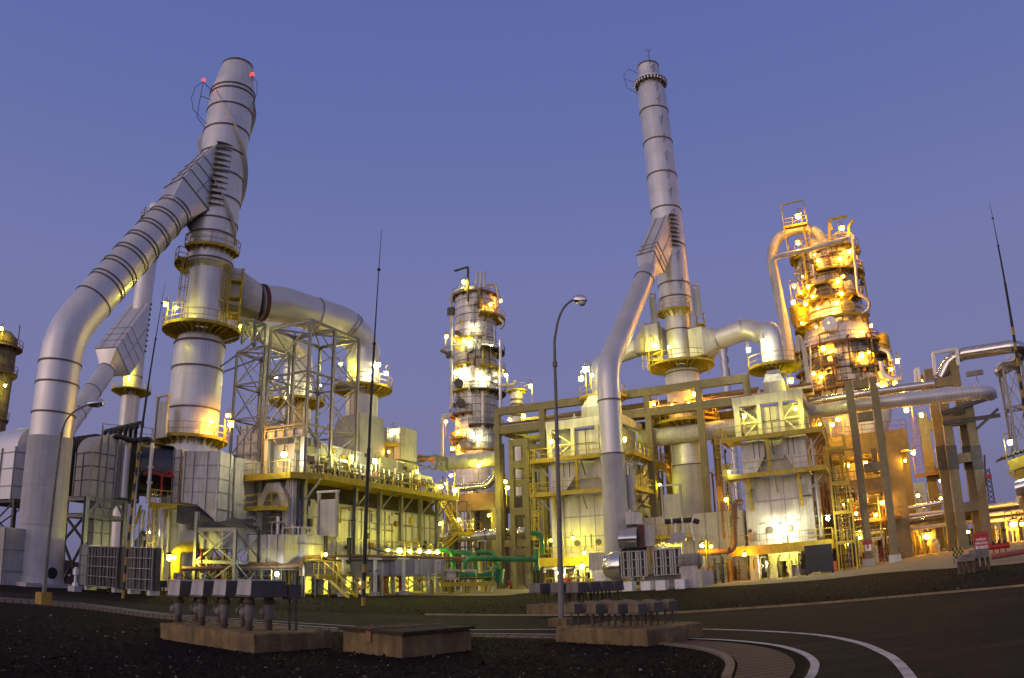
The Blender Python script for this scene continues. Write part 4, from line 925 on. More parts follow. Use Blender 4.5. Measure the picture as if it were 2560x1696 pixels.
# -- filter house: arched duct on a steel frame
C = pt(229, 1180, 63); fe = Face(C, PD); fs = Face(C, PR)
zt_, zb_ = fe.hit(232, 1098).z + .6, fe.hit(226, 1240).z; Lf = -fs.sz(188, 1180)[0]; Le = fe.sz(289, 1180)[0]
C0 = Vector((C.x, C.y, 0)) - PR * Lf
t, ff = panel_box('intake_duct', 'ribbed sheet metal duct with rounded shoulder beside the huge flue duct', 'duct', C0, PR, Lf, Le, zb_, zt_, [.0, .45, 1.0], [], PANELG, None, STEEL, 1.5)
for z in (zb_ + (zt_ - zb_) * k for k in (.25, .47, .68)):
    m = MB(); m.beam(ff.at(0, z, .03), ff.at(Lf, z, .03), .07, .06); m.beam(ff.at(Lf + .03, z), ff.at(Lf + .03, z, -Le), .07, .06); m.build('rib', DSTEEL, t, False)
for k in (.33, .62, .97): m = MB(); m.beam(fe.at(Le * k, zb_, .05), fe.at(Le * k, zt_ - .1, .05), .14, .1, fe.n); m.build('rib', STEEL, t, False)
zg = fe.hit(250, 1372).z; Ld = fe.sz(278, 1330)[0]; x0 = fs.sz(203, 1320)[0]
t, f2 = panel_box('intake_duct', 'ribbed vertical duct dropping from the rounded duct to the filter bank', 'duct', Vector((C.x, C.y, 0)) + PR * x0 + PD * .6, PR, -x0, Ld - .6, 0, zb_, [.05, .95], [], PANELG)
for k in (.0, .5, .95): m = MB(); m.beam(fe.at(.6 + (Ld - .6) * k, zg, .05), fe.at(.6 + (Ld - .6) * k, zb_, .05), .12, .1, fe.n); m.build('rib', STEEL, t, False)
for k in (.3, .55, .8): z = zg + (zb_ - zg) * k; m = MB(); m.beam(fe.at(.6, z, .04), fe.at(Ld, z, .04), .07, .07); m.beam(f2.at(0, z, .03), f2.at(-x0, z, .03), .07, .06); m.build('rib', DSTEEL, t, False)
t = xframe('steel_stand', 'grey steel frame under the ribbed intake duct, left', 'steel frame', fe, -.2, fe.sz(310, 1300)[0], 0, zb_ - .05, Lf + .6, STEEL, .34, brace=False, levels=[0, zb_ - 1.5, zb_ - .2])
e_ = fe.sz(310, 1300)[0]
for a, b in ((-.2, .25), (.5, .25), (.5, .75), (1.02, .75)): m = MB(); m.beam(fe.at(a * e_ if a > 0 else -.2, zb_ - 1.5 if b in (.25,) and a < .3 or a > 1 else zb_ - 1.5, .05), fe.at(b * e_, zb_ - .3, .05), .16); m.build('brace', STEEL, t, False)
for z0_, z1_ in ((0, zb_ * .5), (zb_ * .5, zb_ - 1.5)):
    for p, q in ((z0_, z1_), (z1_, z0_)): m = MB(); m.beam(fe.at(-.2, p, -(Lf + .6) * 1.0), fe.at(-.2, q, .0) - PR * (Lf * .0), .16); m.build('brace', DSTEEL, t, False)
# dark ribbed duct body behind
f = fS(190, 1180, 70); panel_box('casing_wall', 'dark corrugated casing between the huge flue duct and the ribbed duct', 'casing', f.at(f.sz(172, 1180)[0], 0), PR, f.sz(232, 1180)[0] - f.sz(172, 1180)[0], 5, f.hit(180, 1245).z, f.hit(190, 1092).z, [i / 12 for i in range(13)], [], ROOFD, None, ROOFD)
# -- louvred filter bank
C = pt(211, 1470, 59.5); f = Face(C, (math.cos(R_(28)), -math.sin(R_(28)))); z1 = f.hit(213, 1366).z; z0 = f.hit(211, 1463).z
for k, (xa, xb, lab) in enumerate(((211, 291, 'left louvred filter panel with wire grid beside the huge duct foot'), (319, 380, 'right louvred filter panel with wire grid, behind the banded mast'))):
    a, b = f.sz(xa, 1420)[0], f.sz(xb, 1420)[0]; t = thing('filter_unit', lab, 'filter panel', f.at(a, 0), 'louvred filter panels')
    m = MB(); m.hexa([f.at(a, z0, -.3), f.at(b, z0, -.3), f.at(b, z0, -.7), f.at(a, z0, -.7), f.at(a, z1, -.3), f.at(b, z1, -.3), f.at(b, z1, -.7), f.at(a, z1, -.7)]); m.build('casing', DSTEEL, t, False)
    n = 10 if k == 0 else 8
    for i in range(n): x = a + (b - a) * (i + .5) / n; m = MB(); m.cyl(f.at(x, z0 + .05, -.22), f.at(x, z1 - .05, -.22), (b - a) / n * .24, None, 10); m.build('louvre', GREYB, t)
    m = MB()
    for i in range(5): x = a + (b - a) * i / 4; m.beam(f.at(x, z0, .02), f.at(x, z1, .02), .035)
    for i in range(5): z = z0 + (z1 - z0) * i / 4; m.beam(f.at(a, z, .03), f.at(b, z, .03), .05)
    m.build('wire_grid', STEEL, t, False)
    for x in (a + .3, b - .3): m = MB(); m.box(f.at(x, 0, -.4), .35, .8, z0, f.u, f.n); m.build('foot', PANEL, t, False)
a, b = f.sz(291, 1420)[0], f.sz(319, 1420)[0]; m = MB(); m.hexa([f.at(a, z0, -.35), f.at(b, z0, -.35), f.at(b, z0, -.7), f.at(a, z0, -.7), f.at(a, z1 + .05, -.35), f.at(b, z1 + .05, -.35), f.at(b, z1 + .05, -.7), f.at(a, z1 + .05, -.7)])
tag(m.build('link_panel', BOXG, smooth=False), 'slate blue panel joining the two louvred filter panels', 'panel')
C2 = f.at(f.sz(211, 1420)[0], 0, 0); panel_box('side_duct', 'pale ribbed side duct at the left end of the louvred filters', 'duct', C2 - PR * .0 - f.u * (f.sz(211, 1420)[0] - f.sz(190, 1420)[0]) - f.n * .3, f.u, f.sz(211, 1420)[0] - f.sz(190, 1420)[0], 2.4, z0, z1 + .1, [.05, .95], [z0 + .7, z0 + 1.4, z0 + 2.1, z0 + 2.8], SILVER2)
# instrument post
p = gnd(187, 1479); p.z = 0; t = thing('instrument_post', 'short white post with two instrument boxes beside the filter bank', 'instrument', p); zz = zat(p.x, p.y, 1418)
m = MB(); m.box(p, .8, .6, .35); m.build('base', CONC, t, False); m = MB(); m.beam(p + UZ * .4, p + UZ * zz, .14); m.build('post', WHITE, t)
for q in (.1, 1.0): m = MB(); m.box(p + UZ * (zz - q - .4), .34, .25, .38); m.build('instrument_box', WHITE, t, False)
# -- vertical pipes right of the ribbed duct
def pipe_group(spec, mt, label, cat='pipe', name='pipe', group=None, sleeves=None):
    pass
def pipe(label, pts, r, mt, name='pipe', cat='pipe', group=None, R=None, flanges=(), fm=None, n=12, ft=None):
    P = bend(pts, R or r * 3, 5); t = thing(name, label, cat, pts[0], group); MB().tube(P, r, n).build('pipe_run', mt, t)
    for i in flanges:
        k = min(len(P) - 2, max(1, int(i * (len(P) - 1)))); a, b = Vector(pts[0]), Vector(pts[-1])
        tot = sum((Vector(pts[j + 1]) - Vector(pts[j])).length for j in range(len(pts) - 1)); s = i * tot
        for j in range(len(pts) - 1):
            u = Vector(pts[j + 1]) - Vector(pts[j])
            if s <= u.length or j == len(pts) - 2: c = Vector(pts[j]) + u.normalized() * s; MB().hoop(c, u, r, .14 if ft is None else .06, (r * .35 + .03) if ft is None else ft, 20).build('flange', fm or mt, t); break
            s -= u.length
    return t
def vpipe(px, y0, y1, d, wpx, mt, label, name='pipe', **k):
    p = pt(px, (y0 + y1) / 2, d); z0, z1 = zat(p.x, p.y, y0), zat(p.x, p.y, y1); return pipe(label, [(p.x, p.y, z0), (p.x, p.y, z1)], rad(px, (y0 + y1) / 2, d, wpx), mt, name, **k)
vpipe(313, 1245, 1098, 65, 22, SILVER2, 'fat white vertical pipe right of the ribbed intake duct')
vpipe(297, 1245, 1098, 65.5, 9, SILVER2, 'thin vertical pipe squeezed between the ribbed duct and the fat white pipe')
vpipe(338, 1370, 1106, 64.5, 9, SILVER, 'clamped silver riser beside the dark polished drum', flanges=(.2, .45, .7, .9))
vpipe(375, 1260, 1108, 63.5, 10, SILVER, 'silver riser crossing in front of the dark polished drum', flanges=(.1, .35, .6))
vpipe(384, 1420, 1262, 65, 16, SILVER2, 'white pipe leg below the drum platform, left of the ladder')
vpipe(352, 1420, 1275, 65, 14, SILVER2, 'white pipe leg under the drum platform at its left end')
vpipe(420, 1395, 1280, 65, 14, SILVER2, 'white pipe leg under the drum platform at its right end')
# black lagged pipes on top
f = fS(300, 1100, 66)
for i in range(7):
    x = 263 + i * 13; y = 1078 - i * 3.2; p = pt(x, y, 67 + i * .4); q = p - UZ * 1.6; e = p + PR * 1.5 + PD * .2
    pipe(f'black lagged pipe bend in the row above the intake duct, number {["one","two","three","four","five","six","seven"][i]} from the left', [q, p, p + PR * .9, p + PR * .9 - UZ * .4], .17, BLACK, 'lagged_bend', group='black lagged pipe bends in a row', R=.25)
pipe('long black lagged pipe over the intake duct dropping behind the mast', [pt(285, 1091, 64), pt(300, 1092, 64), pt(330, 1102, 64), pt(375, 1098, 64), pt(379, 1113, 64)], .22, BLACK, R=.4)
pipe('silver pipe with a black elbow over the ribbed intake duct', [pt(262, 1098, 64.5), pt(290, 1088, 64.5), pt(332, 1100, 64.5)], .15, SILVER, R=.3)
def walkway(label, pts, wd, mt=YEL, outside=1, name='walkway', group=None, ends=(True, True), thick=.22, inner=False, h=1.1, toe=True):
    pts = [Vector(p) for p in pts]; t = thing(name, label, 'walkway', pts[0], group); L, Rr = [], []
    for i, p in enumerate(pts):
        a = (pts[i] - pts[i - 1]).normalized() if i else (pts[1] - pts[0]).normalized(); b = (pts[i + 1] - pts[i]).normalized() if i < len(pts) - 1 else a
        n1, n2 = Vector((a.y, -a.x, 0)).normalized(), Vector((b.y, -b.x, 0)).normalized(); n = (n1 + n2).normalized(); n *= 1 / max(.5, n.dot(n1)); L.append(p); Rr.append(p + n * wd * outside)
    m = MB()
    for i in range(len(pts) - 1): m.hexa([L[i] - UZ * thick, L[i + 1] - UZ * thick, Rr[i + 1] - UZ * thick, Rr[i] - UZ * thick, L[i], L[i + 1], Rr[i + 1], Rr[i]])
    m.build('deck', mt, t, False); m = MB(); q = list(Rr)
    if ends[0]: q = [L[0]] + q
    if ends[1]: q = q + [L[-1]]
    rail(m, q, h, 1.5, .06, toe); m.build('railing', mt, t)
    if inner: m = MB(); rail(m, L, h, 1.5, .06, False); m.build('railing', mt, t)
    return t, L, Rr
z = pt(310, 1098, 70).z; walkway('yellow railed walkway behind the black lagged pipes, reaching the big chimney', [pt(255, 1098, 72), Vector((pt(430, 1115, 72).x, pt(430, 1115, 72).y, pt(255, 1098, 72).z))], 1.6)
# -- polished dark drum
a, b = pt(350, 1180, 66.5), pt(430, 1185, 66.5); a.z = b.z = (pt(390, 1112, 66.5).z + pt(390, 1238, 66.5).z) / 2; r = (pt(390, 1112, 66.5).z - pt(390, 1238, 66.5).z) / 2
t = thing('silencer_drum', 'big dark polished horizontal drum reflecting the dusk, left of the hopper box', 'drum', (a + b) / 2 - UZ * r)
ax = (b - a).normalized(); bk = Vector((-ax.y, ax.x, 0)); m = MB(); prof = []
for i in range(25): th = math.pi * i / 24; prof.append(a - bk * (.9 * math.sin(th)) + UZ * (r * math.cos(th)))
prof += [a + bk * 2 - UZ * r, a + bk * 2 + UZ * r]; m.prism(prof, b - a); m.build('drum_shell', MIRROR, t); m = MB()
for k in (0, 1): c = a + (b - a) * k; m = MB(); m.beam(c + UZ * r, c + UZ * r + bk * 2, .2); m.build('edge_strip', STEEL, t, False)
pipe('crooked red fire water pipe in front of the polished drum', [pt(358, 1186, 64), pt(371, 1184, 64), pt(374, 1170, 64), pt(378, 1182, 64), pt(436, 1192, 64)], .11, RED, R=.3)
pipe('red vertical pipe dropping to the drum platform', [pt(405, 1188, 64), pt(404, 1236, 64)], .10, RED)
pipe('red looped pipe at the right end of the polished drum', [pt(415, 1183, 63.9), pt(428, 1177, 63.9), pt(431, 1190, 63.9)], .09, RED, R=.4)
z0 = pt(390, 1263, 64).z; P0, P1 = pt(338, 1263, 64), pt(440, 1266, 64); P0.z = P1.z = z0
t, _, _ = walkway('yellow railed platform below the polished drum, with a ladder', [P0 + PD * 1.4, P1 + PD * 1.4], 1.6)
m = MB(); c = pt(392, 1262, 63); c.z = 0; ladder(m, c + UZ * .3, c + UZ * (z0 + 1.1), .7, PR, -PD, True); m.build('cage_ladder', YEL, t)
m = MB()
for x in (352, 425):
    c = pt(x, 1264, 64.2); m = MB(); m.beam(c, pt(x - 12 if x < 400 else x - 13, 1310, 65.3), .16); m.build('strut', YEL, t)
# -- the big faceted hopper box
pl = [pt(459, 1220, 63.2), pt(546, 1230, 62.0), pt(573, 1232, 63.4), pt(582, 1232, 65.0)]
zt_ = [pt(459, 1128, 63.2).z, pt(546, 1132, 62.0).z, pt(573, 1136, 63.4).z, pt(582, 1138, 65.0).z]; ztm = sum(zt_) / 4
zb_ = pt(565, 1318, 63.4).z
t = thing('hopper_box', 'huge faceted white sheet metal box with ribs under the biggest chimney', 'duct box', Vector((pl[1].x, pl[1].y, zb_)))
bk = [Vector((p.x, p.y, 0)) for p in pl]; far_ = [bk[3] + PD * 3.5, bk[0] + PD * 4.5]; poly = bk + far_
zl = [pt(497, 1258, 63.0).z, zb_, zb_, zb_, zb_, pt(497, 1258, 63.0).z]
s0 = bk[0] + (bk[1] - bk[0]) * .42
poly2 = [bk[0], s0, bk[1], bk[2], bk[3]] + far_; zlow = [pt(470, 1256, 63).z, pt(497, 1262, 62.8).z, pt(546, 1306, 62).z, zb_, zb_, zb_, pt(470, 1256, 63).z]
m = MB(); n = len(poly2); m.loft([[p + UZ * z for p, z in zip(poly2, zlow)], [p + UZ * ztm for p in poly2]]); m.build('casing', PANEL, t, False)
def onseg(px, i, j):
    fa = Face(bk[i], bk[j] - bk[i]); return fa
fa = Face(bk[0], bk[1] - bk[0])
for px in (459, 481, 515, 544): 
    a = fa.sz(px, 1200)[0]; q = fa.at(a, 0, .06); zlo = zlow[0] if px < 490 else (zlow[1] + (zlow[2] - zlow[1]) * (px - 497) / 49)
    m = MB(); m.beam(q + UZ * zlo, q + UZ * (ztm - .05), .12, .12, fa.n); m.build('rib', PANEL, t, False)
for i in (2, 3): m = MB(); q = bk[i] + (bk[i] - (bk[0] + far_[0]) / 2).normalized() * .05; m.beam(q + UZ * zb_, q + UZ * ztm, .16); m.build('rib', STEEL, t, False)
for y in (1163, 1196, 1230, 1272):
    z = fa.hit(500, y).z
    for i in range(3):
        ff_ = Face(bk[i], bk[i + 1] - bk[i]); L = (bk[i + 1] - bk[i]).length
        if y == 1272 and i == 0: continue
        m = MB(); m.beam(ff_.at(0, z, .03), ff_.at(L, z, .03), .07, .07); m.build('rib', STEEL, t, False)
f = Face(pt(590, 1240, 66), PD + PR * .35); a1 = f.sz(637, 1240)[0]; zt2, zb2 = f.hit(600, 1152).z, f.hit(600, 1338).z
t, f_ = panel_box('duct_wall', 'tall ribbed white duct wall between the faceted box and the furnace', 'duct', f.C, f.u, a1, 2.5, zb2, zt2, [0, .5, 1], [zb2 + (zt2 - zb2) * k for k in (.2, .36, .53, .7)], PANELG)
f = Face(pt(433, 1190, 65), PR); panel_box('duct_wall', 'narrow ribbed white duct wall left of the faceted box', 'duct', f.C, PR, f.sz(453, 1190)[0], 3, f.hit(440, 1258).z, f.hit(440, 1125).z, [0, .85, 1], [f.hit(440, y).z for y in (1145, 1180, 1212)], PANEL)
# sloping dark chute and its braced frame
A_, B_ = pt(443, 1262, 62), pt(600, 1330, 62); m = MB(); m.hexa([A_ - UZ * 1.4, B_ - UZ * .5, B_ + PD * 3 - UZ * .5, A_ + PD * 3 - UZ * 1.4, A_, B_, B_ + PD * 3, A_ + PD * 3]); 
tag(m.build('chute', ROOFD, smooth=False), 'dark sloping chute under the faceted white box', 'chute')
f = Face(pt(488, 1400, 60.5), Vector((math.cos(R_(18)), -math.sin(R_(18)), 0))); x1 = f.sz(587, 1400)[0]; zt_ = f.hit(540, 1324).z
t = xframe('steel_stand', 'X-braced grey steel frame below the faceted white box', 'steel frame', f, 0, x1, 0, zt_, 3.4, STEEL, .24, levels=[0, zt_ * .5, zt_])
m = MB(); m.ibeam(f.at(0, zt_), f.at(0, f.hit(488, 1280).z), .26, .26, .05, f.n); m.build('post', STEEL, t, False)
f2_ = Face(pt(445, 1400, 62), PR); m = MB(); m.box(f2_.at(1.6, pt(470, 1372, 63).z, -2.0), 5.2, 2.5, pt(470, 1328, 63).z - pt(470, 1372, 63).z)
tag(m.build('plenum_box', PANELG, smooth=False), 'plain grey plenum box inside the braced frame', 'duct box')
pipe('fat ochre pipe with a black elbow under the braced frame', [pt(440, 1470, 61), pt(441, 1372, 61), pt(490, 1366, 61.5)], .42, YEL, R=.8)
for x, lab in ((503, 'red post inside the braced frame'), (520, 'second red post, right of the braced frame leg')): vpipe(x, 1440, 1376 if x < 510 else 1400, 60, 5, RED, lab)
def cabinet(label, px0, px1, y0, y1, d, dp, mt, name='cabinet', leg=True, u=None):
    f = Face(pt(px0, (y0 + y1) / 2, d), u or PR); x1 = f.sz(px1, (y0 + y1) / 2)[0]; z1, z0 = f.hit((px0 + px1) / 2, y0).z, f.hit((px0 + px1) / 2, y1).z; g = gz(f.C.x, f.C.y)
    t = thing(name, label, 'cabinet', f.at(x1 / 2, z0, -dp / 2)); m = MB(); m.hexa([f.at(0, z0), f.at(x1, z0), f.at(x1, z0, -dp), f.at(0, z0, -dp), f.at(0, z1), f.at(x1, z1), f.at(x1, z1, -dp), f.at(0, z1, -dp)]); m.build('body', mt, t, False)
    m = MB(); m.hexa([f.at(.06, z0 + .06, .03), f.at(x1 - .06, z0 + .06, .03), f.at(x1 - .06, z0 + .06, 0), f.at(.06, z0 + .06, 0), f.at(.06, z1 - .06, .03), f.at(x1 - .06, z1 - .06, .03), f.at(x1 - .06, z1 - .06, 0), f.at(.06, z1 - .06, 0)]); d_ = m.build('door', mt, t, False)
    m = MB(); m.beam(f.at(x1 * .8, (z0 + z1) / 2 - .1, .06), f.at(x1 * .8, (z0 + z1) / 2 + .1, .06), .04); m.build('handle', DSTEEL, d_)
    if leg and z0 > g + .15:
        m = MB()
        for a in (.08, .92): m.beam(f.at(x1 * a, g, -dp / 2), f.at(x1 * a, z0, -dp / 2), .09)
        m.build('leg', STEEL, t)
    return t
cabinet('grey junction box on a pipe stand left of the braced frame leg', 433, 445, 1432, 1448, 59.5, .3, BOXL, 'junction_box')
cabinet('grey junction box between the red posts', 498, 508, 1433, 1448, 59.5, .3, BOXL, 'junction_box')

# ================================================================== LEFT FURNACE, ITS CROSS DUCTS, TOWERS AND FRONT RACK
HC = pt(745, 1400, 63.5); HC.z = 0; WF = Face(HC, PD); EF = Face(HC, PR)
HL = WF.sz(1092, 1330)[0]; HW = -EF.sz(654, 1330)[0]
zbase = WF.hit(760, 1442).z; zeave = WF.hit(752, 1250).z; zwalk = WF.hit(801, 1193).z - .2; zcap = zwalk + .1
zeave2 = max(zeave, 6.0); inn = 1.7
t = thing('furnace', 'long white panelled furnace with burner walkway and octagonal end, left of centre', 'furnace', HC)
prof = [(0, zbase), (0, zeave2), (-inn, zcap), (-HW + inn, zcap), (-HW, zeave2), (-HW, zbase)]
m = MB(); m.prism([HC + PR * a + UZ * z for a, z in prof], PD * HL); m.build('casing', PANEL, t, False)
m = MB(); m.hexa([HC + PR * .02 + UZ * (zeave2 + .02), HC + PR * .02 + PD * HL + UZ * (zeave2 + .02), HC - PR * (inn - .02) + PD * HL + UZ * (zcap + .02), HC - PR * (inn - .02) + UZ * (zcap + .02)] +
                [HC + PR * .08 + UZ * (zeave2 + .10), HC + PR * .08 + PD * HL + UZ * (zeave2 + .10), HC - PR * (inn - .08) + PD * HL + UZ * (zcap + .10), HC - PR * (inn - .08) + UZ * (zcap + .10)]); m.build('sloped_roof', ROOFD, t, False)
cols = [WF.sz(x, 1350)[0] for x in (752, 882, 943, 997, 1046, 1088)]
for i, a in enumerate(cols):
    m = MB(); m.ibeam(WF.at(a, 0, .25), WF.at(a, zwalk, .25), .34, .34, .05, WF.n); m.build('column', STEEL, t, False)
for i in range(len(cols) - 1):
    for k in (.33, .66):
        a = cols[i] + (cols[i + 1] - cols[i]) * k; m = MB(); m.beam(WF.at(a, zbase, .05), WF.at(a, zeave2, .05), .12, .10, WF.n); m.build('rib', STEEL, t, False)
for y in (1290, 1340):
    z = WF.hit(750, y).z; m = MB(); m.beam(WF.at(.1, z, .06), WF.at(HL, z, .06), .10, .12); m.build('rib', STEEL, t, False)
z = zeave2; m = MB(); m.beam(WF.at(0, z, .06), WF.at(HL, z, .06), .14, .14); m.build('eave_beam', STEEL, t, False)
for a in (1.2, 4.6, 7.4, 10.0, 12.8): m = MB(); m.box(WF.at(a, zeave2 - 1.2, .1), .55, .12, .75, PD, PR); m.build('peep_door', PANELG, t, False)
fittings(t, WF, .4, HL - .3, zbase + .2, zeave2 - .2, 42, 31)
fittings(t, EF, -HW + .2, -.2, zbase + .2, zwalk - .5, 22, 32)
# octagonal end with hood, peep platform and burner drums
cx = -HW / 2; ctr = HC + PR * cx; zc_ = (zbase + zcap) / 2 + .6
oz0, oz1 = EF.hit(690, 1345).z, EF.hit(690, 1212).z
oct_o = [(-1.75, oz0), (-1.75, oz1 - 1.6), (-.75, oz1), (.75, oz1), (1.75, oz1 - 1.6), (1.75, oz0)]
oct_i = [(-1.15, oz0), (-1.15, oz1 - 1.9), (-.5, oz1 - .75), (.5, oz1 - .75), (1.15, oz1 - 1.9), (1.15, oz0)]
m = MB(); vs = []
for (a, z), (b, y) in zip(oct_o, oct_i):
    vs += [ctr + PR * a + UZ * z, ctr + PR * a + UZ * z - PD * 1.0, ctr + PR * b + UZ * y - PD * 1.0, ctr + PR * b + UZ * y - PD * .0]
fs = []
for i in range(5):
    for j in range(4): fs.append((i * 4 + j, i * 4 + (j + 1) % 4, i * 4 + 4 + (j + 1) % 4, i * 4 + 4 + j))
m.add(vs, fs).build('end_hood', PANEL, t, False)
m = MB(); m.hexa([ctr + PR * a - PD * b + UZ * z for z in (oz0, oz1 - 1.8) for a, b in ((-1.1, .05), (1.1, .05), (1.1, 0), (-1.1, 0))]); m.build('end_door', DSTEEL, t, False)
for s in (-1, 1): m = MB(); m.ibeam(ctr + PR * (s * (HW / 2 - .1)) - PD * .3, ctr + PR * (s * (HW / 2 - .1)) - PD * .3 + UZ * zwalk, .35, .35, .05); m.build('column', STEEL, t, False)
for k in range(4): m = MB(); q = HC - PR * (.35 + .24 * k) - PD * .45; m.cyl(q + UZ * zbase, q + UZ * (zwalk - .3), .09, None, 10); m.build('riser_pipe', SILVER, t)
for s, (xx, yy) in enumerate(((650, 1300), (705, 1295))):
    for j in range(2):
        c = EF.hit(xx, yy + 14 * j); m = MB(); c = c - PD * .9; m.tube([c - PR * .6, c - PR * .5, c + PR * .5, c + PR * .6], [.18, .30, .30, .18], 16); m.build('burner_drum', SHINY, t)
zp = EF.hit(690, 1276).z
walkway('small yellow peep-hole platform hung on the octagonal furnace end', [ctr - PR * 1.9 - PD * 1.1 + UZ * zp, ctr + PR * 1.9 - PD * 1.1 + UZ * zp], 1.3)
# walkway all round
ov = 2.1
WLK = [HC - PR * (HW + 1.3) + PD * 1 + UZ * zwalk, HC - PR * (HW + 1.3) - PD * 1.6 + UZ * zwalk, HC + PR * .4 - PD * 1.6 + UZ * zwalk, HC + PR * ov + PD * .6 + UZ * zwalk, HC + PR * ov + PD * (HL + 1) + UZ * zwalk]
wt = thing('walkway', 'long yellow railed burner walkway along the top of the left furnace', 'walkway', WLK[2])
ins = [HC - PR * (HW - .5) + PD * 1 + UZ * zwalk, HC - PR * (HW - .5) + PD * .6 + UZ * zwalk, HC - PR * .5 + PD * .6 + UZ * zwalk, HC - PR * 1.5 + PD * 1.2 + UZ * zwalk, HC - PR * 1.5 + PD * (HL + 1) + UZ * zwalk]
for i in range(4):
    m = MB(); m.hexa([p - UZ * .28 for p in (WLK[i], WLK[i + 1], ins[i + 1], ins[i])] + [WLK[i], WLK[i + 1], ins[i + 1], ins[i]]); m.build('deck', YEL, wt, False)
m = MB(); rail(m, WLK, 1.1, 1.4, .065); m.build('railing', YEL, wt)
m = MB(); [m.beam(WLK[i] - UZ * .18, WLK[i + 1] - UZ * .18, .1, .36) for i in range(4)]; m.build('edge_beam', YEL, wt, False)
for i, a in enumerate(cols):
    m = MB(); m.beam(WF.at(a, zwalk - 2.0, .35), WF.at(a, zwalk - .3, ov - .1), .14); m.build('bracket', STEEL, wt, False)
# burner piping clutter on the walkway
random.seed(11)
k = 0; a = 1.6
while a < HL:
    c = WF.at(a, zwalk, .45); t2 = thing('burner_manifold', f'dark burner valve cluster on the furnace walkway, {k + 1} bays from its front corner', 'valve cluster', c, 'burner valve clusters on the furnace walkway')
    m = MB()
    for q in range(4):
        s = c + PD * random.uniform(-.5, .5) + PR * random.uniform(-.5, .3); h = random.uniform(.7, 1.5)
        m.tube(bend([s, s + UZ * h, s + UZ * h - PR * random.uniform(.5, 1.2)], .15, 3), random.choice((.06, .08, .1)), 8)
    m.tube([c + PD * -.7 + UZ * .9 + PR * .2, c + PD * .7 + UZ * .9 + PR * .2], .12, 8)
    m.build('gas_pipe', DSTEEL, t2); m = MB()
    for q in range(3):
        s = c + PD * (-.5 + .5 * q) + UZ * (.9 + random.uniform(-.1, .4)) + PR * .25; m.hoop(s, PR + PD * random.uniform(-.5, .5), .2, .05, .05, 12); m.beam(s - PR * .3, s + PR * .1, .06)
    m.build('hand_wheel', random.choice((DSTEEL, RUST, BLACK)), t2); m = MB()
    for q in range(2): s = c + PD * random.uniform(-.6, .6); m.cyl(s, s + UZ * random.uniform(1.5, 2.3), .07, None, 8)
    m.build('riser', SILVER, t2); k += 1; a += 1.55
# pipe frame over the walkway
zf = WF.hit(800, 1137).z; t = thing('steel_portal', 'pale steel frame of posts and header over the furnace walkway', 'steel frame', WF.at(0, zwalk, -.6))
m = MB(); m.ibeam(WF.at(-.2, zf, -.6), WF.at(HL, zf, -.6), .25, .3); m.build('header_beam', STEEL, t, False)
for a in [HL * i / 9 for i in range(10)]: m = MB(); m.ibeam(WF.at(a, zwalk, -.6), WF.at(a, zf - .15, -.6), .22, .22, .04, WF.n); m.build('post', STEEL, t, False)
# super-structure: front casing, plate girders, back casing
def casing(label, a0, a1, b0, b1, z0, z1, mt=PANEL, name='duct_casing', rb=4, hz=()):
    # along PD from a0..a1, across PR from b0..b1 (relative to HC)
    return panel_box(name, label, 'casing', HC + PD * a0 + PR * b0, PR, b1 - b0, a1 - a0, z0, z1, [i / rb for i in range(rb + 1)], list(hz), mt)
b0, b1 = EF.sz(667, 1150)[0], EF.sz(722, 1150)[0]
casing('white panelled casing standing on the front of the furnace', .8, 4.0, b0, b1, zwalk, EF.hit(690, 1108).z, PANEL, rb=2)
t = thing('plate_girder', 'pale ribbed plate girder above the front casing of the furnace', 'girder', EF.at(b0, EF.hit(670, 1095).z))
g0, g1 = EF.sz(666, 1085)[0], EF.sz(760, 1085)[0]; z0, z1 = EF.hit(700, 1096).z, EF.hit(700, 1076).z
m = MB(); m.hexa([EF.at(g0, z0), EF.at(g1, z0), EF.at(g1, z0, -.3), EF.at(g0, z0, -.3), EF.at(g0, z1), EF.at(g1, z1), EF.at(g1, z1, -.3), EF.at(g0, z1, -.3)]); m.build('web', PANEL, t, False)
for i in range(5): x = g0 + (g1 - g0) * i / 4; m = MB(); m.beam(EF.at(x, z0, .1), EF.at(x, z1, .1), .1, .2, EF.n); m.build('stiffener', STEEL, t, False)
for z in (z0, z1): m = MB(); m.beam(EF.at(g0, z, .05), EF.at(g1, z, .05), .4, .06); m.build('flange', STEEL, t, False)
for x in (g0 + .1, g1 - .1): m = MB(); m.ibeam(EF.at(x, zwalk, -.15), EF.at(x, z0 - .05, -.15), .4, .4, .05); m.build('post', PANEL, t, False)
g2 = WF.sz(812, 1090)[0]
t = thing('plate_girder', 'pale ribbed plate girder running back along the furnace top', 'girder', WF.at(1, z0)); m = MB(); m.hexa([WF.at(.4, z0 - .4, -.9), WF.at(g2, z0 - .4, -.9), WF.at(g2, z0 - .4, -1.2), WF.at(.4, z0 - .4, -1.2), WF.at(.4, z1 - .5, -.9), WF.at(g2, z1 - .5, -.9), WF.at(g2, z1 - .5, -1.2), WF.at(.4, z1 - .5, -1.2)]); m.build('web', PANEL, t, False)
for i in range(4): x = .5 + (g2 - .6) * i / 3; m = MB(); m.beam(WF.at(x, z0 - .4, -.8), WF.at(x, z1 - .5, -.8), .1, .2, WF.n); m.build('stiffener', STEEL, t, False)
casing('grey convection casing filling the middle of the furnace top', 4.4, HL - 1.0, -HW + .6, -1.6, zwalk, z0 + .2, PANELG, rb=3)
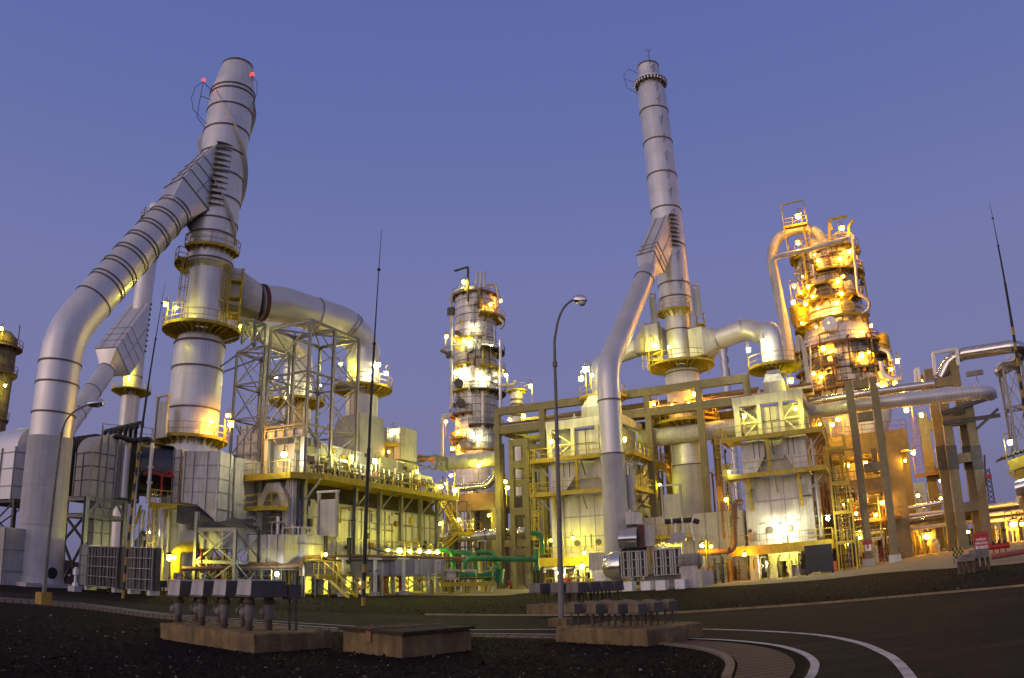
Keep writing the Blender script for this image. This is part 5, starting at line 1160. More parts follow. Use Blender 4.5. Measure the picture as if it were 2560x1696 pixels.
def gable(label, pxs, ys, d, dp, mt, name='duct_hood'):
    f = Face(pt(pxs[0], ys[0], d), PR); P = [f.hit(x, y) for x, y in zip(pxs, ys)]; m = MB(); m.prism(P, PD * dp)
    o = m.build(name, mt, smooth=False); return tag(o, label, 'duct hood')
gable('grey gabled duct hood behind the truss tower on the furnace', (822, 846, 880, 886, 900, 900, 822), (1100, 1045, 1036, 1042, 1030, 1150, 1150), 75, 4, PANELG)
gable('grey hood flank to the right of the riser stack', (940, 952, 966, 966, 940), (1100, 1078, 1074, 1150, 1150), 80, 4, PANELG)
zk = pt(905, 1112, 77).z
walkway('yellow railed platform at the foot of the right riser stack', [pt(905, 1108, 77), Vector((pt(990, 1115, 79).x, pt(990, 1115, 79).y, pt(905, 1108, 77).z))], 1.4)
f = Face(pt(952, 1100, 79), PR); panel_box('duct_casing', 'white ribbed casing lit by a lamp right of the riser stack', 'casing', f.C, PR, f.sz(1002, 1100)[0], 3, f.hit(970, 1150).z, f.hit(970, 1070).z, [0, .33, .66, 1], [], PANEL)
f = Face(pt(996, 1150, 83), PR); t = xframe('steel_portal', 'open pale truss frame at the back end of the furnace top', 'steel frame', f, 0, f.sz(1090, 1150)[0], f.hit(1040, 1180).z, f.hit(1040, 1145).z, 2.2, STEEL, .25)
m = MB(); m.beam(pt(1044, 1142, 83), pt(1094, 1152, 83), .3, .5); tag(m.build('crane_beam', ORANGE, smooth=False), 'orange beam on top of the open frame at the back of the furnace', 'beam')
# ---- riser stacks with fan-ribbed platforms
def riser(label, px, py, d, wpx, ybase, ytop, yplat, wplat, mt=SILVER, ribs=28):
    x, y = axis_at(px, py, d); r = rad(px, py, d, wpx); z0, z1 = zat(x, y, ybase), zat(x, y, ytop)
    t = thing('riser_stack', label, 'riser stack', (x, y, z0)); shaft(t, x, y, [(r, z0), (r, z1)], mt)
    zp = zn(x, y, r * 2, yplat); ring_platform(t, x, y, zp, r + .05, rad(px, yplat, d, wplat), ribs=ribs, depth=.8); return t, x, y, r, zp
R1 = riser('fat silver riser stack under the nearer cross duct, with a lit ring platform', 905, 1000, 76, 80, 1130, 900, 955, 150)
R2 = riser('fat silver riser stack under the farther cross duct, half hidden by the truss', 742, 1000, 85, 74, 1130, 915, 990, 142)
m = MB(); a = cam_ang(R1[1], R1[2]) - .5; o = Vector((math.cos(a), math.sin(a), 0)); c = Vector((R1[1], R1[2], 0)) + o * (R1[3] + .3); ladder(m, c + UZ * (R1[4] - 9), c + UZ * R1[4], .5, Vector((-o.y, o.x, 0)), o, False); m.build('ladder', YEL, R1[0])
m = MB(); a = cam_ang(R2[1], R2[2]) + .15; o = Vector((math.cos(a), math.sin(a), 0)); c = Vector((R2[1], R2[2], 0)) + o * (R2[3] + .3); ladder(m, c + UZ * (R2[4] - 11), c + UZ * R2[4], .6, Vector((-o.y, o.x, 0)), o, True); m.build('cage_ladder', YEL, R2[0])
def cross_duct(label, hub, pts, rads, ringi, rc, mt=SILVER2, hw=2.0, seams=(), square_dir=None, rmat=DRED):
    P = [Vector(p) for p in pts]; t = thing('cross_duct', label, 'duct', P[0]); 
    q = bend(P, rads[0] * 1.7, 3); MB().tube(q, rads[0], 36).build('duct_pipe', mt, t)
    u = (P[0] - Vector(hub)).normalized(); u.z = 0; u.normalize(); sd = Vector((u.y, -u.x, 0)); circ, sq = [], []
    L = (P[0] - Vector(hub)).length
    for j in range(36):
        a = 2 * math.pi * j / 36; ca, sa = math.cos(a), math.sin(a); k = 1 / max(abs(ca), abs(sa)); circ.append(P[0] + (sd * ca + UZ * sa) * rads[0]); sq.append(Vector(hub) + sd * (ca * k * hw) + UZ * (sa * k * hw * 1.08))
    MB().loft([sq, circ]).build('transition_hood', PANEL, t)
    m = MB(); m.hexa([Vector(hub) - u * 1.6 + sd * a + UZ * b for a, b in ((-hw, -hw * 1.08), (hw, -hw * 1.08), (hw, hw * 1.08), (-hw, hw * 1.08))] + [Vector(hub) + sd * a + UZ * b for a, b in ((-hw, -hw * 1.08), (hw, -hw * 1.08), (hw, hw * 1.08), (-hw, hw * 1.08))]); m.build('square_duct', PANEL, t, False)
    if rmat: m = MB(); m.hoop(P[0] + (P[1] - P[0]).normalized() * .25, P[1] - P[0], rads[0], .38, .10, 36); m.build('expansion_joint', rmat, t)
    for s in seams:
        i = int(s); fr = s - i; c = P[i] + (P[i + 1] - P[i]) * fr; m = MB(); m.hoop(c, P[i + 1] - P[i], rads[0], .12, .08, 30); m.build('stiffening_ring', STEEL, t)
    return t
rr_ = rad(700, 760, 71, 88)
x, y = R1[1], R1[2]
cross_duct('big silver cross duct with a maroon joint, from the biggest chimney to the nearer riser', pt(600, 735, 69.3), [pt(648, 757, 69.5), pt(708, 762, 70.5), pt(860, 810, 74.5), Vector((x, y, zat(x, y, 860))), Vector((x, y, zat(x, y, 915)))], [rr_], 0, 0, seams=(1.5, 2.15, 2.28), hw=1.62)
x, y = R2[1], R2[2]; rr2 = rad(690, 840, 82, 72)
cross_duct('farther silver cross duct passing behind the first to the second riser', pt(590, 790, 74), [pt(612, 795, 75), pt(640, 805, 77), pt(705, 852, 83), Vector((x, y, zat(x, y, 890))), Vector((x, y, zat(x, y, 930)))], [rr2], 0, 0, seams=(2.1,), hw=2.0, rmat=None)
# ---- lattice towers under the ducts
def lattice(label, corner, a, b, ztop, zbot, levels, mt=STEEL, w=.23, da=PR * -1, db=PD):
    C = Vector((corner.x, corner.y, 0)); P = [C, C + da * a, C + da * a + db * b, C + db * b]; t = thing('lattice_tower', label, 'steel tower', C + UZ * zbot)
    for p in P: m = MB(); m.ibeam(p + UZ * zbot, p + UZ * ztop, w, w, .05, PR); m.build('post', mt, t, False)
    zs = [zbot + (ztop - zbot) * i / levels for i in range(levels + 1)]
    for i in range(4):
        p, q = P[i], P[(i + 1) % 4]
        for k, z in enumerate(zs[1:]): m = MB(); m.ibeam(p + UZ * z, q + UZ * z, w * .8, w * (1.3 if k == levels - 1 else .7), .04); m.build('beam', mt, t, False)
        for za, zb_ in zip(zs, zs[1:]):
            for u, v in ((p + UZ * za, q + UZ * zb_), (q + UZ * za, p + UZ * zb_)): m = MB(); m.beam(u, v, .09); m.build('brace', mt, t, False)
    m = MB(); m.beam(P[0] + UZ * ztop, P[2] + UZ * ztop, .14); m.beam(P[1] + UZ * ztop, P[3] + UZ * ztop, .14); m.build('top_brace', mt, t, False)
    for z in zs[1:-1]: m = MB(); m.beam(P[0] + UZ * z, P[2] + UZ * z, .1); m.beam(P[1] + UZ * z, P[3] + UZ * z, .1); m.build('brace', mt, t, False)
    return t
cT = pt(770, 950, 64.5); zT_ = zat(cT.x, cT.y, 800); fa_ = Face(cT, PR * -1); fb_ = Face(cT, PD)
wa = fa_.sz(676, 850)[0]; wb = fb_.sz(897, 880)[0]
lattice('tall pale lattice tower carrying the nearer cross duct above the furnace', cT, wa, wb, zT_, zwalk, 3)
cM = fb_.at(fb_.sz(836, 850)[0], 0)
m = MB(); m.ibeam(cM + UZ * zwalk, cM + UZ * zT_, .26, .26, .05, PR); m.ibeam(cM - PR * wa + UZ * zwalk, cM - PR * wa + UZ * zT_, .26, .26, .05, PR); m.ibeam(cM + UZ * zT_, cM - PR * wa + UZ * zT_, .2, .35, .05)
tag(m.build('portal_frame', STEEL, smooth=False), 'intermediate portal frame inside the tall lattice tower', 'steel frame')
c2 = pt(658, 960, 75); z2 = zat(c2.x, c2.y, 866); fa2 = Face(c2, PR * -1); fb2 = Face(c2, PD)
lattice('second lattice tower farther left, carrying the hidden cross duct', c2, fa2.sz(592, 900)[0], fb2.sz(724, 900)[0], z2, zwalk, 4)
c3 = pt(632, 820, 67.5); lattice('small braced box frame between the biggest chimney and the second lattice tower', c3, 1.3, 1.6, zat(c3.x, c3.y, 800), zat(c3.x, c3.y, 855), 1, w=.16)
m = MB()
for p, q in (((545, 922), (632, 858)), ((545, 858), (600, 840)), ((560, 930), (660, 892))): m.beam(pt(p[0], p[1], 66.8), pt(q[0], q[1], 68), .16)
tag(m.build('tie_brace', STEEL, smooth=False), 'grey tie braces from the biggest chimney to the small box frame', 'brace')
# casings of the twin furnace behind
for lab, pxa, pxb, y0, y1, d in (('pale casing wall of the farther furnace, left of the lattice towers', 592, 660, 1140, 1085, 78), ('grey gabled hood of the farther furnace seen through the lattice', 600, 668, 1090, 1062, 82)):
    f = Face(pt(pxa, y0, d), PR); panel_box('duct_casing', lab, 'casing', f.C, PR, f.sz(pxb, y0)[0], 4, f.hit(pxb, y0 + 60).z, f.hit((pxa + pxb) / 2, y1).z, [0, .25, .5, .75, 1], [f.hit(pxa, (y0 + y1) / 2).z], PANEL)
# ---- tall sliding gates in frames
def gate(label, x0, x1, ytop, ypan, ybot, d, u=None, mt=PANELG, lean=0):
    f = Face(pt(x0, (ytop + ybot) / 2, d), u or PR); L = f.sz(x1, (ytop + ybot) / 2)[0]; xm = (x0 + x1) / 2; z0, z1, zp = f.hit(xm, ybot).z, f.hit(xm, ytop).z, f.hit(xm, ypan).z
    t = thing('sliding_gate', label, 'gate', f.at(L / 2, z0))
    for a in (0, L): m = MB(); m.beam(f.at(a, z0), f.at(a, z1), .18, .25, f.n); m.build('guide_post', STEEL, t, False)
    m = MB(); m.beam(f.at(-.15, z1 + .05), f.at(L + .15, z1 + .05), .3, .16); m.build('top_beam', PANEL, t, False)
    m = MB(); m.hexa([f.at(.1, z0, .03), f.at(L - .1, z0, .03), f.at(L - .1, z0, -.04), f.at(.1, z0, -.04), f.at(.1, zp, .03), f.at(L - .1, zp, .03), f.at(L - .1, zp, -.04), f.at(.1, zp, -.04)]); m.build('blade', mt, t, False); return t
gate('tall grey damper gate hanging before the left furnace wall', 797, 842, 1231, 1249, 1342, 61.5)
gate('tall white damper gate left of the biggest chimney', 391, 417, 992, 1004, 1095, 66.5)
# ---- duct boxes and curved plenum in front of the furnace
f = Face(pt(620, 1370, 61), PR); zt_, zb_ = f.hit(660, 1337).z, f.hit(660, 1408).z; L = f.sz(712, 1370)[0]
panel_box('plenum_box', 'low ribbed white plenum box in front of the octagonal furnace end', 'duct box', f.C, PR, L, 2.5, zb_, zt_, [0, .28, .52, .8, 1], [(zt_ + zb_) / 2], PANEL, None, PANELG)
a, b = pt(715, 1370, 60), pt(812, 1370, 60.5); t = thing('curved_plenum', 'curved white plenum drum right of the ribbed plenum box', 'duct box', (a + b) / 2)
ax = Vector((b.x - a.x, b.y - a.y, 0)); n_ = Vector((ax.y, -ax.x, 0)).normalized(); zt_, zb_ = pt(760, 1338, 60).z, pt(760, 1406, 60).z; m = MB(); P = []
for i in range(17): s = i / 16; P.append(Vector((a.x, a.y, zb_)) + ax * s + n_ * (1.1 * math.sin(math.pi * s)))
P += [Vector((b.x, b.y, zb_)) - n_ * 2, Vector((a.x, a.y, zb_)) - n_ * 2]; m.prism(P, UZ * (zt_ - zb_)); m.build('casing', PANEL, t)
m = MB(); [m.beam(P[i] + UZ * ((zt_ - zb_) * .66) + n_ * .04, P[i + 1] + UZ * ((zt_ - zb_) * .66) + n_ * .04, .08) for i in range(16)]; m.build('seam', STEEL, t, False)
for i in (0, 16): m = MB(); m.beam(P[i], P[i] + UZ * (zt_ - zb_), .3); m.build('edge_post', DSTEEL, t, False)
vpipe(873, 1410, 1345, 61, 12, BLACK, 'dark vertical duct slot right of the curved plenum')
# ---- foundations of the furnace: piers and cross braces, lit from inside
k = 0
for i in range(9):
    a = 1.0 + i * (HL - 2) / 8
    t2 = thing('furnace_pier', f'yellow lit pier under the left furnace, {["first","second","third","fourth","fifth","sixth","seventh","eighth","ninth"][i]} from its front corner', 'pier', WF.at(a, 0, -.8), 'piers under the left furnace')
    m = MB(); m.box(WF.at(a, 0, -.8), .8, .7, zbase, PD, PR); m.build('pier_shaft', CONC, t2, False)
for i in range(8):
    a = 1.0 + i * (HL - 2) / 8; b = a + (HL - 2) / 8; m = MB(); m.beam(WF.at(a, .3, .3), WF.at(b, zbase - .2, .3), .1); m.beam(WF.at(b, .3, .3), WF.at(a, zbase - .2, .3), .1)
    tag(m.build('cross_brace', STEEL, smooth=False), f'X cross brace between furnace piers, bay {["one","two","three","four","five","six","seven","eight"][i]} from the front', 'brace', 'cross braces between the furnace piers')
m = MB(); m.box(HC - PR * (HW + 1) + PD * (HL / 2), .3, HL, zbase + .3); tag(m.build('back_wall', PANEL, smooth=False), 'pale wall behind the piers under the left furnace', 'wall')
# ---- front pipe rack: rusty line, legs, low duct run with doors
d = 58.5; RKA, RKB = pt(753, 1400, d), pt(1190, 1400, 70)
pts_ = [pt(752, 1440, d), pt(753, 1393, d), pt(880, 1391, 62), pt(1000, 1392, 66), pt(1190, 1397, 72)]
pipe('long rusty pipe on white legs in front of the left furnace', pts_, rad(760, 1392, d, 9), RUST, R=.8, flanges=(.3, .6))
pipe('thin pipe running just below the long rusty pipe', [pt(760, 1404, d), pt(880, 1401, 62), pt(1000, 1401, 66), pt(1190, 1404, 72)], .09, DSTEEL)
pipe('lower rusty pipe crossing behind the striped box covers', [pt(455, 1422, 60), pt(620, 1420, 59), pt(752, 1413, 58.5)], .17, RUST, flanges=(.5, .8))
pipe('second lower rusty pipe, thicker, in front of the plenum box', [pt(560, 1413, 60), pt(650, 1410, 59), pt(752, 1409, 58.5)], .11, RUST)
pipe('blue grey thin pipe under the lower rusty pipes', [pt(560, 1424, 59), pt(752, 1424, 58.3)], .06, BOXG)
for i, (x, dd) in enumerate(((859, 60.5), (938, 63), (1009, 65.5))):
    p = pt(x, 1400, dd); p.z = 0; t2 = thing('rack_leg', f'white pipe rack leg on a concrete foot, {["nearest the curved plenum","middle one","farthest, by the green pipes"][i]}', 'post', p, 'white legs of the front pipe rack')
    m = MB(); m.beam(p + UZ * .3, p + UZ * zat(p.x, p.y, 1396), .22); m.build('post', WHITE, t2, False); m = MB(); m.box(p, .65, .65, .32); m.build('foot', CONC, t2, False); m = MB(); z = zat(p.x, p.y, 1397); m.beam(p + UZ * z - PD * .8, p + UZ * z + PD * .8, .16, .16); m.build('arm', WHITE, t2, False)
f = Face(pt(912, 1418, 64), PD * .8 + PR * .35); L = f.sz(1112, 1418)[0]
panel_box('air_duct', 'low grey green duct run with inspection doors behind the rack legs', 'duct', f.C, f.u, L, 2.2, f.hit(930, 1441).z, f.hit(930, 1396).z, [0, .12, .3, .48, .66, .85, 1], [], PANELG)
for i in range(4): a = L * (.06 + .24 * i); m = MB(); m.box(f.at(a + .9, f.hit(930, 1436).z, .05), .8, .08, 1.2, f.u, f.n); tag(m.build('inspection_door', PANEL, smooth=False), f'small inspection door on the low grey duct run, {["first","second","third","fourth"][i]} from the left', 'door', 'inspection doors on the low duct')
# stair platform
z = pt(790, 1440, 57.5).z; P0 = pt(757, 1440, 58.5); P1 = pt(823, 1440, 59); P0.z = P1.z = P0.z
t, _, _ = walkway('small yellow platform with stairs in front of the curved plenum', [P0 + PD * 1.2, P1 + PD * 1.2], 1.5); m = MB(); s0 = P1.copy(); stair(m, Vector((P1.x, P1.y, 0)) + PR * 2.3 - UZ * 0, P1 + UZ * 0, PD, 1.0); m.build('stair', YEL, t); 
for q in (P0, P1, (P0 + P1) / 2): m = MB(); m.beam(Vector((q.x, q.y, 0)), q, .16); m.build('leg', DSTEEL, t, False)
# canopy with lamps
cA, cB = pt(926, 1372, 66), pt(1102, 1376, 75); t = thing('canopy', 'corrugated canopy roof with glaring lamps along the furnace wall', 'canopy', cA); m = MB(); u = (cB - cA); v = PR * 1.7 - UZ * .35; n = 40; vs = []
for i in range(n + 1): p = cA + u * i / n + UZ * (.06 * (i % 2)); vs += [p, p + v, p + v + UZ * .03, p + UZ * .03]
fs = []
for i in range(n):
    for j in range(4): fs.append((i * 4 + j, i * 4 + 4 + j, i * 4 + 4 + (j + 1) % 4, i * 4 + (j + 1) % 4))
m.add(vs, fs).build('roof_sheet', STEEL, t, False); 
for i in range(6): m = MB(); p = cA + u * i / 5; m.beam(p, p + v, .08); m.beam(p + v, p + UZ * -.9, .06); m.build('bracket', DSTEEL, t, False)
# stairs at the back end of the furnace
sa, sb = pt(1095, 1240, 82), pt(1152, 1332, 84); t = thing('stairway', 'steep yellow stairs at the far end of the furnace, below the lamp cluster', 'stairs', sb); m = MB(); stair(m, sb, sa, PD, 1.1); m.build('flight', YEL, t)
sc_, sd_ = pt(1150, 1334, 83), pt(1082, 1395, 80); m = MB(); stair(m, sd_, sc_, PD, 1.1); m.build('flight', YEL, t)
walkway('yellow landing between the two flights at the far furnace end', [pt(1115, 1334, 83) + PD, pt(1158, 1334, 84) + PD], 1.6)
m = MB()
for x in (1125, 1140): m.ibeam(Vector((pt(x, 1400, 84).x, pt(x, 1400, 84).y, 0)), pt(x, 1334, 84), .3, .3)
tag(m.build('landing_support', DSTEEL, smooth=False), 'dark columns holding the stair landing', 'post')
c = pt(1076, 1270, 82); m = MB(); m.hoop(c, PR, 1.5, .5, .15, 24)
for i in range(10): a = i * .628; m.beam(c, c + (PD * math.cos(a) + UZ * math.sin(a)) * 1.5, .25, .06)
tag(m.build('cooling_fan', DSTEEL, smooth=False), 'dark round fan with many blades at the far end of the furnace', 'fan')
# ---- green pipes
g = lambda pl, d: [pt(x, y, d) for x, y in pl]
pipe('green pipe with two bends rising nearest the furnace canopy', g([(1098, 1375), (1131, 1376), (1134, 1432)], 71), rad(1131, 1390, 71, 13), GREEN, R=1.1)
pipe('green pipe bending down behind the first green pipe', g([(1120, 1381), (1186, 1382), (1191, 1432)], 73), rad(1186, 1382, 73, 12), GREEN, R=1.1)
pipe('short green pipe arching left of the concrete columns', g([(1193, 1381), (1236, 1381), (1245, 1420), (1244, 1440)], 74), rad(1240, 1381, 74, 12), GREEN, R=1.1)
pipe('long level green pipe crossing in front of the concrete columns', g([(1163, 1434), (1163, 1397), (1200, 1397), (1342, 1399)], 70), rad(1163, 1400, 70, 13), GREEN, R=1.1, flanges=(.5,))
pipe('upright green pipe with a hooked top beside the middle furnace', g([(1341, 1425), (1341, 1372)], 71), rad(1341, 1390, 71, 13), GREEN, flanges=(.1,))
pipe('green pipe hooked over toward the columns, beside the middle furnace', g([(1328, 1333), (1352, 1335), (1357, 1385)], 72), rad(1341, 1335, 72, 12), GREEN, R=.9)
pipe('fat flanged green header lying low between the yellow rails', g([(1140, 1440), (1238, 1441)], 69), rad(1190, 1440, 69, 17), GREEN, flanges=(.12, .75, .97))
t = pipe('grey white valve at the left end of the fat green header', g([(1122, 1450), (1122, 1425)], 69), .75, PANEL, 'valve', 'valve', flanges=(.1, .95))
t = pipe('second grey valve on the green pipes', g([(1176, 1432), (1176, 1424)], 70), .55, PANEL, 'valve', 'valve', flanges=(.5,))
pipe('big green pump casing at the right end of the fat header', g([(1236, 1456), (1240, 1420)], 69.5), .8, GREEN, 'pump', 'pump')
z0 = pt(1150, 1460, 68).z; A_, B_ = pt(1080, 1458, 67.5), pt(1216, 1458, 68.5); A_.z = B_.z = z0
t, _, _ = walkway('low yellow railed platform round the fat green header', [A_ + PD, B_ + PD], 1.4, ends=(True, True)); 
for s in (0, .33, .66, 1): q = A_ + (B_ - A_) * s; m = MB(); m.beam(Vector((q.x, q.y, 0)), q, .2); m.build('leg', YEL, t, False)
c = gnd(1277, 1474); t = thing('fire_monitor', 'red T shaped hydrant stand on the pavement before the columns', 'hydrant', c); m = MB(); zz = zat(c.x, c.y, 1455); m.beam(c, c + UZ * zz, .18); m.beam(c + UZ * zz - PR * .35, c + UZ * zz + PR * .35, .16); m.build('stand', RED, t); m = MB(); m.tube([c + UZ * zz - PR * .3, c + UZ * (zz + .3), c + UZ * (zz + .2) + PR * .3], .05, 8); m.build('nozzle', STEEL, t)

f = Face(HC + PD * 4.4 - PR * 1.6, PD); t = thing('pipe_manifold', 'conduits and risers climbing the convection casing above the burner walkway', 'pipe manifold', f.at(0, zwalk)); fittings(t, f, .2, HL - 6, zwalk + .3, zwalk + 3.4, 34, 33, .06)


# ================================================================== MIDDLE AND RIGHT FURNACES
CR = pt(1862, 1250, 71.5); FR = Face(CR, PR); WR = FR.sz(2032, 1250)[0]
ZD1, ZD2, ZD3, ZTOP = FR.hit(1935, 1365).z, FR.hit(1935, 1184).z, FR.hit(1935, 1091).z, FR.hit(1935, 980).z
def cab_furnace(nm, C, W, D, hood_px=None):
    f = Face(C, PR); g = gz(C.x, C.y); t = thing('furnace', f'tall white cabin furnace with three yellow walkways, {nm}', 'furnace', f.at(W / 2, ZD1)); rs_ = Face(f.at(W, 0), PD)
    def bx(m, a0, a1, z0, z1, o0, o1): m.hexa([f.at(a0, z0, o1), f.at(a1, z0, o1), f.at(a1, z0, o0), f.at(a0, z0, o0), f.at(a0, z1, o1), f.at(a1, z1, o1), f.at(a1, z1, o0), f.at(a0, z1, o0)]); return m
    zm = ZD2 - .3
    bx(MB(), 0, W, ZD1, zm, -D, -.35).build('casing', PANEL, t, False)
    for a0, a1 in ((0, W * .165), (W * .80, W)): bx(MB(), a0, a1, ZD1, zm, -.5, .0).build('pilaster', PANEL, t, False)
    for a in (W * .165, W * .375, W * .585, W * .79): bx(MB(), a - .04, a + .04, ZD1, zm, -.36, -.31).build('rib', STEEL, t, False)
    for k in (.34, .66): z = ZD1 + (zm - ZD1) * k; bx(MB(), W * .165, W * .8, z - .06, z + .06, -.36, -.28).build('rib', STEEL, t, False)
    for a in (W * .33, W * .62): m = MB(); m.cyl(f.at(a, ZD1 + 1.5, -.4), f.at(a, ZD1 + 1.5, -.22), .30, None, 16); m.build('peep_hole', DSTEEL, t)
    for a in (W * .44, W * .52): m = MB(); m.beam(f.at(a, ZD1 + .9, -.25), f.at(a, ZD1 + 2.3, -.25), .09); m.build('latch_bar', STEEL, t, False)
    fittings(t, f, .1, W * .15, ZD1 + .3, zm - .3, 5, len(nm)); fittings(t, f, W * .82, W - .1, ZD1 + .3, zm - .3, 6, len(nm) + 3); fittings(t, rs_, .3, min(9, D), ZD1 + .4, ZD3 - .6, 34, len(nm) + 90, .02)
    # middle storey with the arched recess
    z0, z1 = ZD2, ZD3 - .3; bx(MB(), .3, W - .3, z0 - .4, z1, -D, -1.0).build('casing', PANELG, t, False)
    for s in (0, 1):
        q = lambda a: a if s == 0 else W - a
        P = [(q(.1), z0 - .3), (q(W * .16), z0 - .3), (q(W * .36), z0 + (z1 - z0) * .55), (q(W * .36), z1), (q(.1), z1)]
        m = MB(); m.prism([f.at(a, z, -1.02) for a, z in P], f.n * 1.0); m.build('shoulder_panel', PANEL, t, False)
        for k in (.2, .28): bx(MB(), q(W * k) - .03, q(W * k) + .03, z0 + (z1 - z0) * .5, z1, -.03, .03).build('seam', DSTEEL, t, False)
    bx(MB(), W * .36, W * .64, z0 + (z1 - z0) * .45, z1, -1.02, -.5).build('hood_panel', PANELG, t, False)
    m = MB(); m.beam(f.at(W * .44, ZD2 - .2, 1.15), f.at(W * .44, ZD3, 1.15), .28, .2); m.build('hanger_post', YEL, t, False)
    for a in (W * .10, W * .84): m = MB(); m.beam(f.at(a, ZD2 - 3.2, .05), f.at(a + (.0), ZD2 - .3, 1.1), .22); m.build('strut', YEL, t, False)
    # penthouse frame
    zt = ZTOP; 
    for a in (-.35, W * .30, W * .64, W - .5):
        for b in (-.3, -D * .55): bx(MB(), a, a + .55 if a in (-.35,) or a > W * .7 else a + .35, ZD3, zt - .9, b - .35, b).build('post', PANEL, t, False)
    for b in (-.3, -D * .55): bx(MB(), -.4, W + .1, zt - .9, zt, b - .37, b + .02).build('girder', PANEL, t, False)
    for a in (-.35, W - .2): bx(MB(), a, a + .3, zt - .88, zt - .02, -D * .55, -.68).build('girder', PANEL, t, False)
    zmid = (ZD3 + zt - .9) / 2
    for a0, a1 in ((.2, W * .30), (W - .5, W * .64 + .35)):
        for p, q in (((a0, zt - 1), (a1, zmid)), ((a1, zmid), (a0, ZD3 + .1)), ((a0, zmid), (a1, zmid))): m = MB(); m.beam(f.at(p[0], p[1], -.5), f.at(q[0], q[1], -.5), .22, .16); m.build('brace', PANEL, t, False)
    bx(MB(), W * .34, W * .635, ZD3, zt - 1.2, -1.6, -.75).build('header_door', PANEL, t, False)
    bx(MB(), W * .485, W * .495, ZD3, zt - 1.2, -.76, -.72).build('seam', DSTEEL, t, False); bx(MB(), W * .345, W * .63, zmid - .05, zmid + .03, -.76, -.73).build('seam', DSTEEL, t, False)
    bx(MB(), W * .06, W * .94, ZD3, zt - 1.0, -D * .5, -2.2).build('convection_casing', RUST if False else PANELG, t, False)
    m = MB(); m.prism([f.at(W * .33, zt + .02, -.33), f.at(W * .40, zt + .02, -.33), f.at(W * .365, zt + .6, -.33)], f.n * .1); m.build('lifting_lug', STEEL, t, False)
    # flue hood on top
    b0, b1 = -D * .45, -1.3; m = MB(); bx(m, W * .42, W * .74, zt, zt + 1.3, b0, b1); m.build('flue_box', PANELG, t, False); m = MB()
    m.hexa([f.at(W * .42, zt + 1.3, b1), f.at(W * .74, zt + 1.3, b1), f.at(W * .74, zt + 1.3, b0), f.at(W * .42, zt + 1.3, b0), f.at(W * .49, zt + 2.6, b1 - .8), f.at(W * .67, zt + 2.6, b1 - .8), f.at(W * .67, zt + 2.6, b0 + .8), f.at(W * .49, zt + 2.6, b0 + .8)]); m.build('flue_hood', PANEL, t, False)
    # side piping
    for k in range(5): m = MB(); q = rs_.at(.6 + k * .55, 0, .35 + .08 * (k % 2)); m.cyl(q + UZ * (ZD1 + .4), q + UZ * (ZD3 - .5), .10 + .03 * (k % 3), None, 10); m.build('riser_pipe', (SILVER, PANEL, STEEL)[k % 3], t)
    # foundation legs
    for a in (.3, W * .33, W * .66, W - .3):
        for b in (-.8, -D + 1): m = MB(); m.box(f.at(a, g, b), .75, .75, ZD1 - g - .4); m.build('leg', PANEL, t, False)
    bx(MB(), W * .3, W * .75, ZD1 - 1.4, ZD1 - .45, -1.6, -.5).build('burner_plenum', PANEL, t, False)
    for k in range(4): m = MB(); a = W * (.16 + .19 * k); m.cyl(f.at(a, g + .7, -1.9), f.at(a, ZD1 - .9, -1.9), .45, None, 14); m.build('burner_can', DSTEEL, t)
    for k in range(6):
        a = W * (.15 + .14 * k); m = MB(); h = g + .4; m.tube(bend([f.at(a, h, -.2), f.at(a, ZD1 - .9, -.2), f.at(a + .5, ZD1 - .9, -1.4)], .2), .07, 8); m.hoop(f.at(a, h + .8, -.2), f.n, .2, .05, .05, 12); m.build('fuel_pipe', (SILVER, STEEL, DSTEEL)[k % 3], t)
    for i, (z, nmz, back) in enumerate(((ZD1, 'lowest', 3.5), (ZD2, 'middle', 6), (ZD3, 'highest', D))):
        ovr = 1.35; L, q = [f.at(-1.5, z, -2.5), f.at(-1.5, z, ovr), f.at(W + 1.5, z, ovr), f.at(W + 1.5, z, -back)], [f.at(0, z, -2.5), f.at(0, z, .0), f.at(W, z, .0), f.at(W, z, -back)]
        w_ = thing('walkway', f'{nmz} yellow railed walkway wrapped round the {nm} furnace', 'walkway', L[1])
        for k in range(3): m = MB(); m.hexa([p - UZ * .14 for p in (L[k], L[k + 1], q[k + 1], q[k])] + [L[k], L[k + 1], q[k + 1], q[k]]); m.build('deck', YEL, w_, False)
        m = MB(); rail(m, L, 1.1, 1.45, .065); m.build('railing', YEL, w_); m = MB()
        dp = .7 if i == 0 else .30
        for k in range(3): m.beam(L[k] - UZ * (dp / 2), L[k + 1] - UZ * (dp / 2), .12, dp)
        m.build('edge_beam', YEL, w_, False)
        if i: [MB().beam(f.at(a, z - 1.7, .0), f.at(a - .0, z - .3, ovr - .1) if 0 < a < W else f.at(a + (1.3 if a >= W else -1.3), z - .3, .0), .12).build('bracket', STEEL, w_, False) for a in (.0, W * .5, W)]; [MB().beam(rs_.at(b, z - 1.7, .0), rs_.at(b, z - .3, 1.4), .14).build('bracket', STEEL, w_, False) for b in (2.0, 4.5, 7.0, 9.5) if b < back]
    m = MB(); q = f.at(-1.9, 0, .3); ladder(m, q + UZ * (ZD2 - .1), q + UZ * (ZD3 + 1.1), .6, PR, f.n, True); tag(m.build('cage_ladder', YEL), f'yellow caged ladder up to the highest walkway, left side of the {nm} furnace', 'ladder')
    m = MB(); q = f.at(-1.3, 0, .9); ladder(m, q + UZ * (ZD1 + .0), q + UZ * (ZD2 + 1.1), .6, PR, f.n, True); tag(m.build('cage_ladder', YEL), f'yellow caged ladder up to the middle walkway, left side of the {nm} furnace', 'ladder')
    return f, rs_
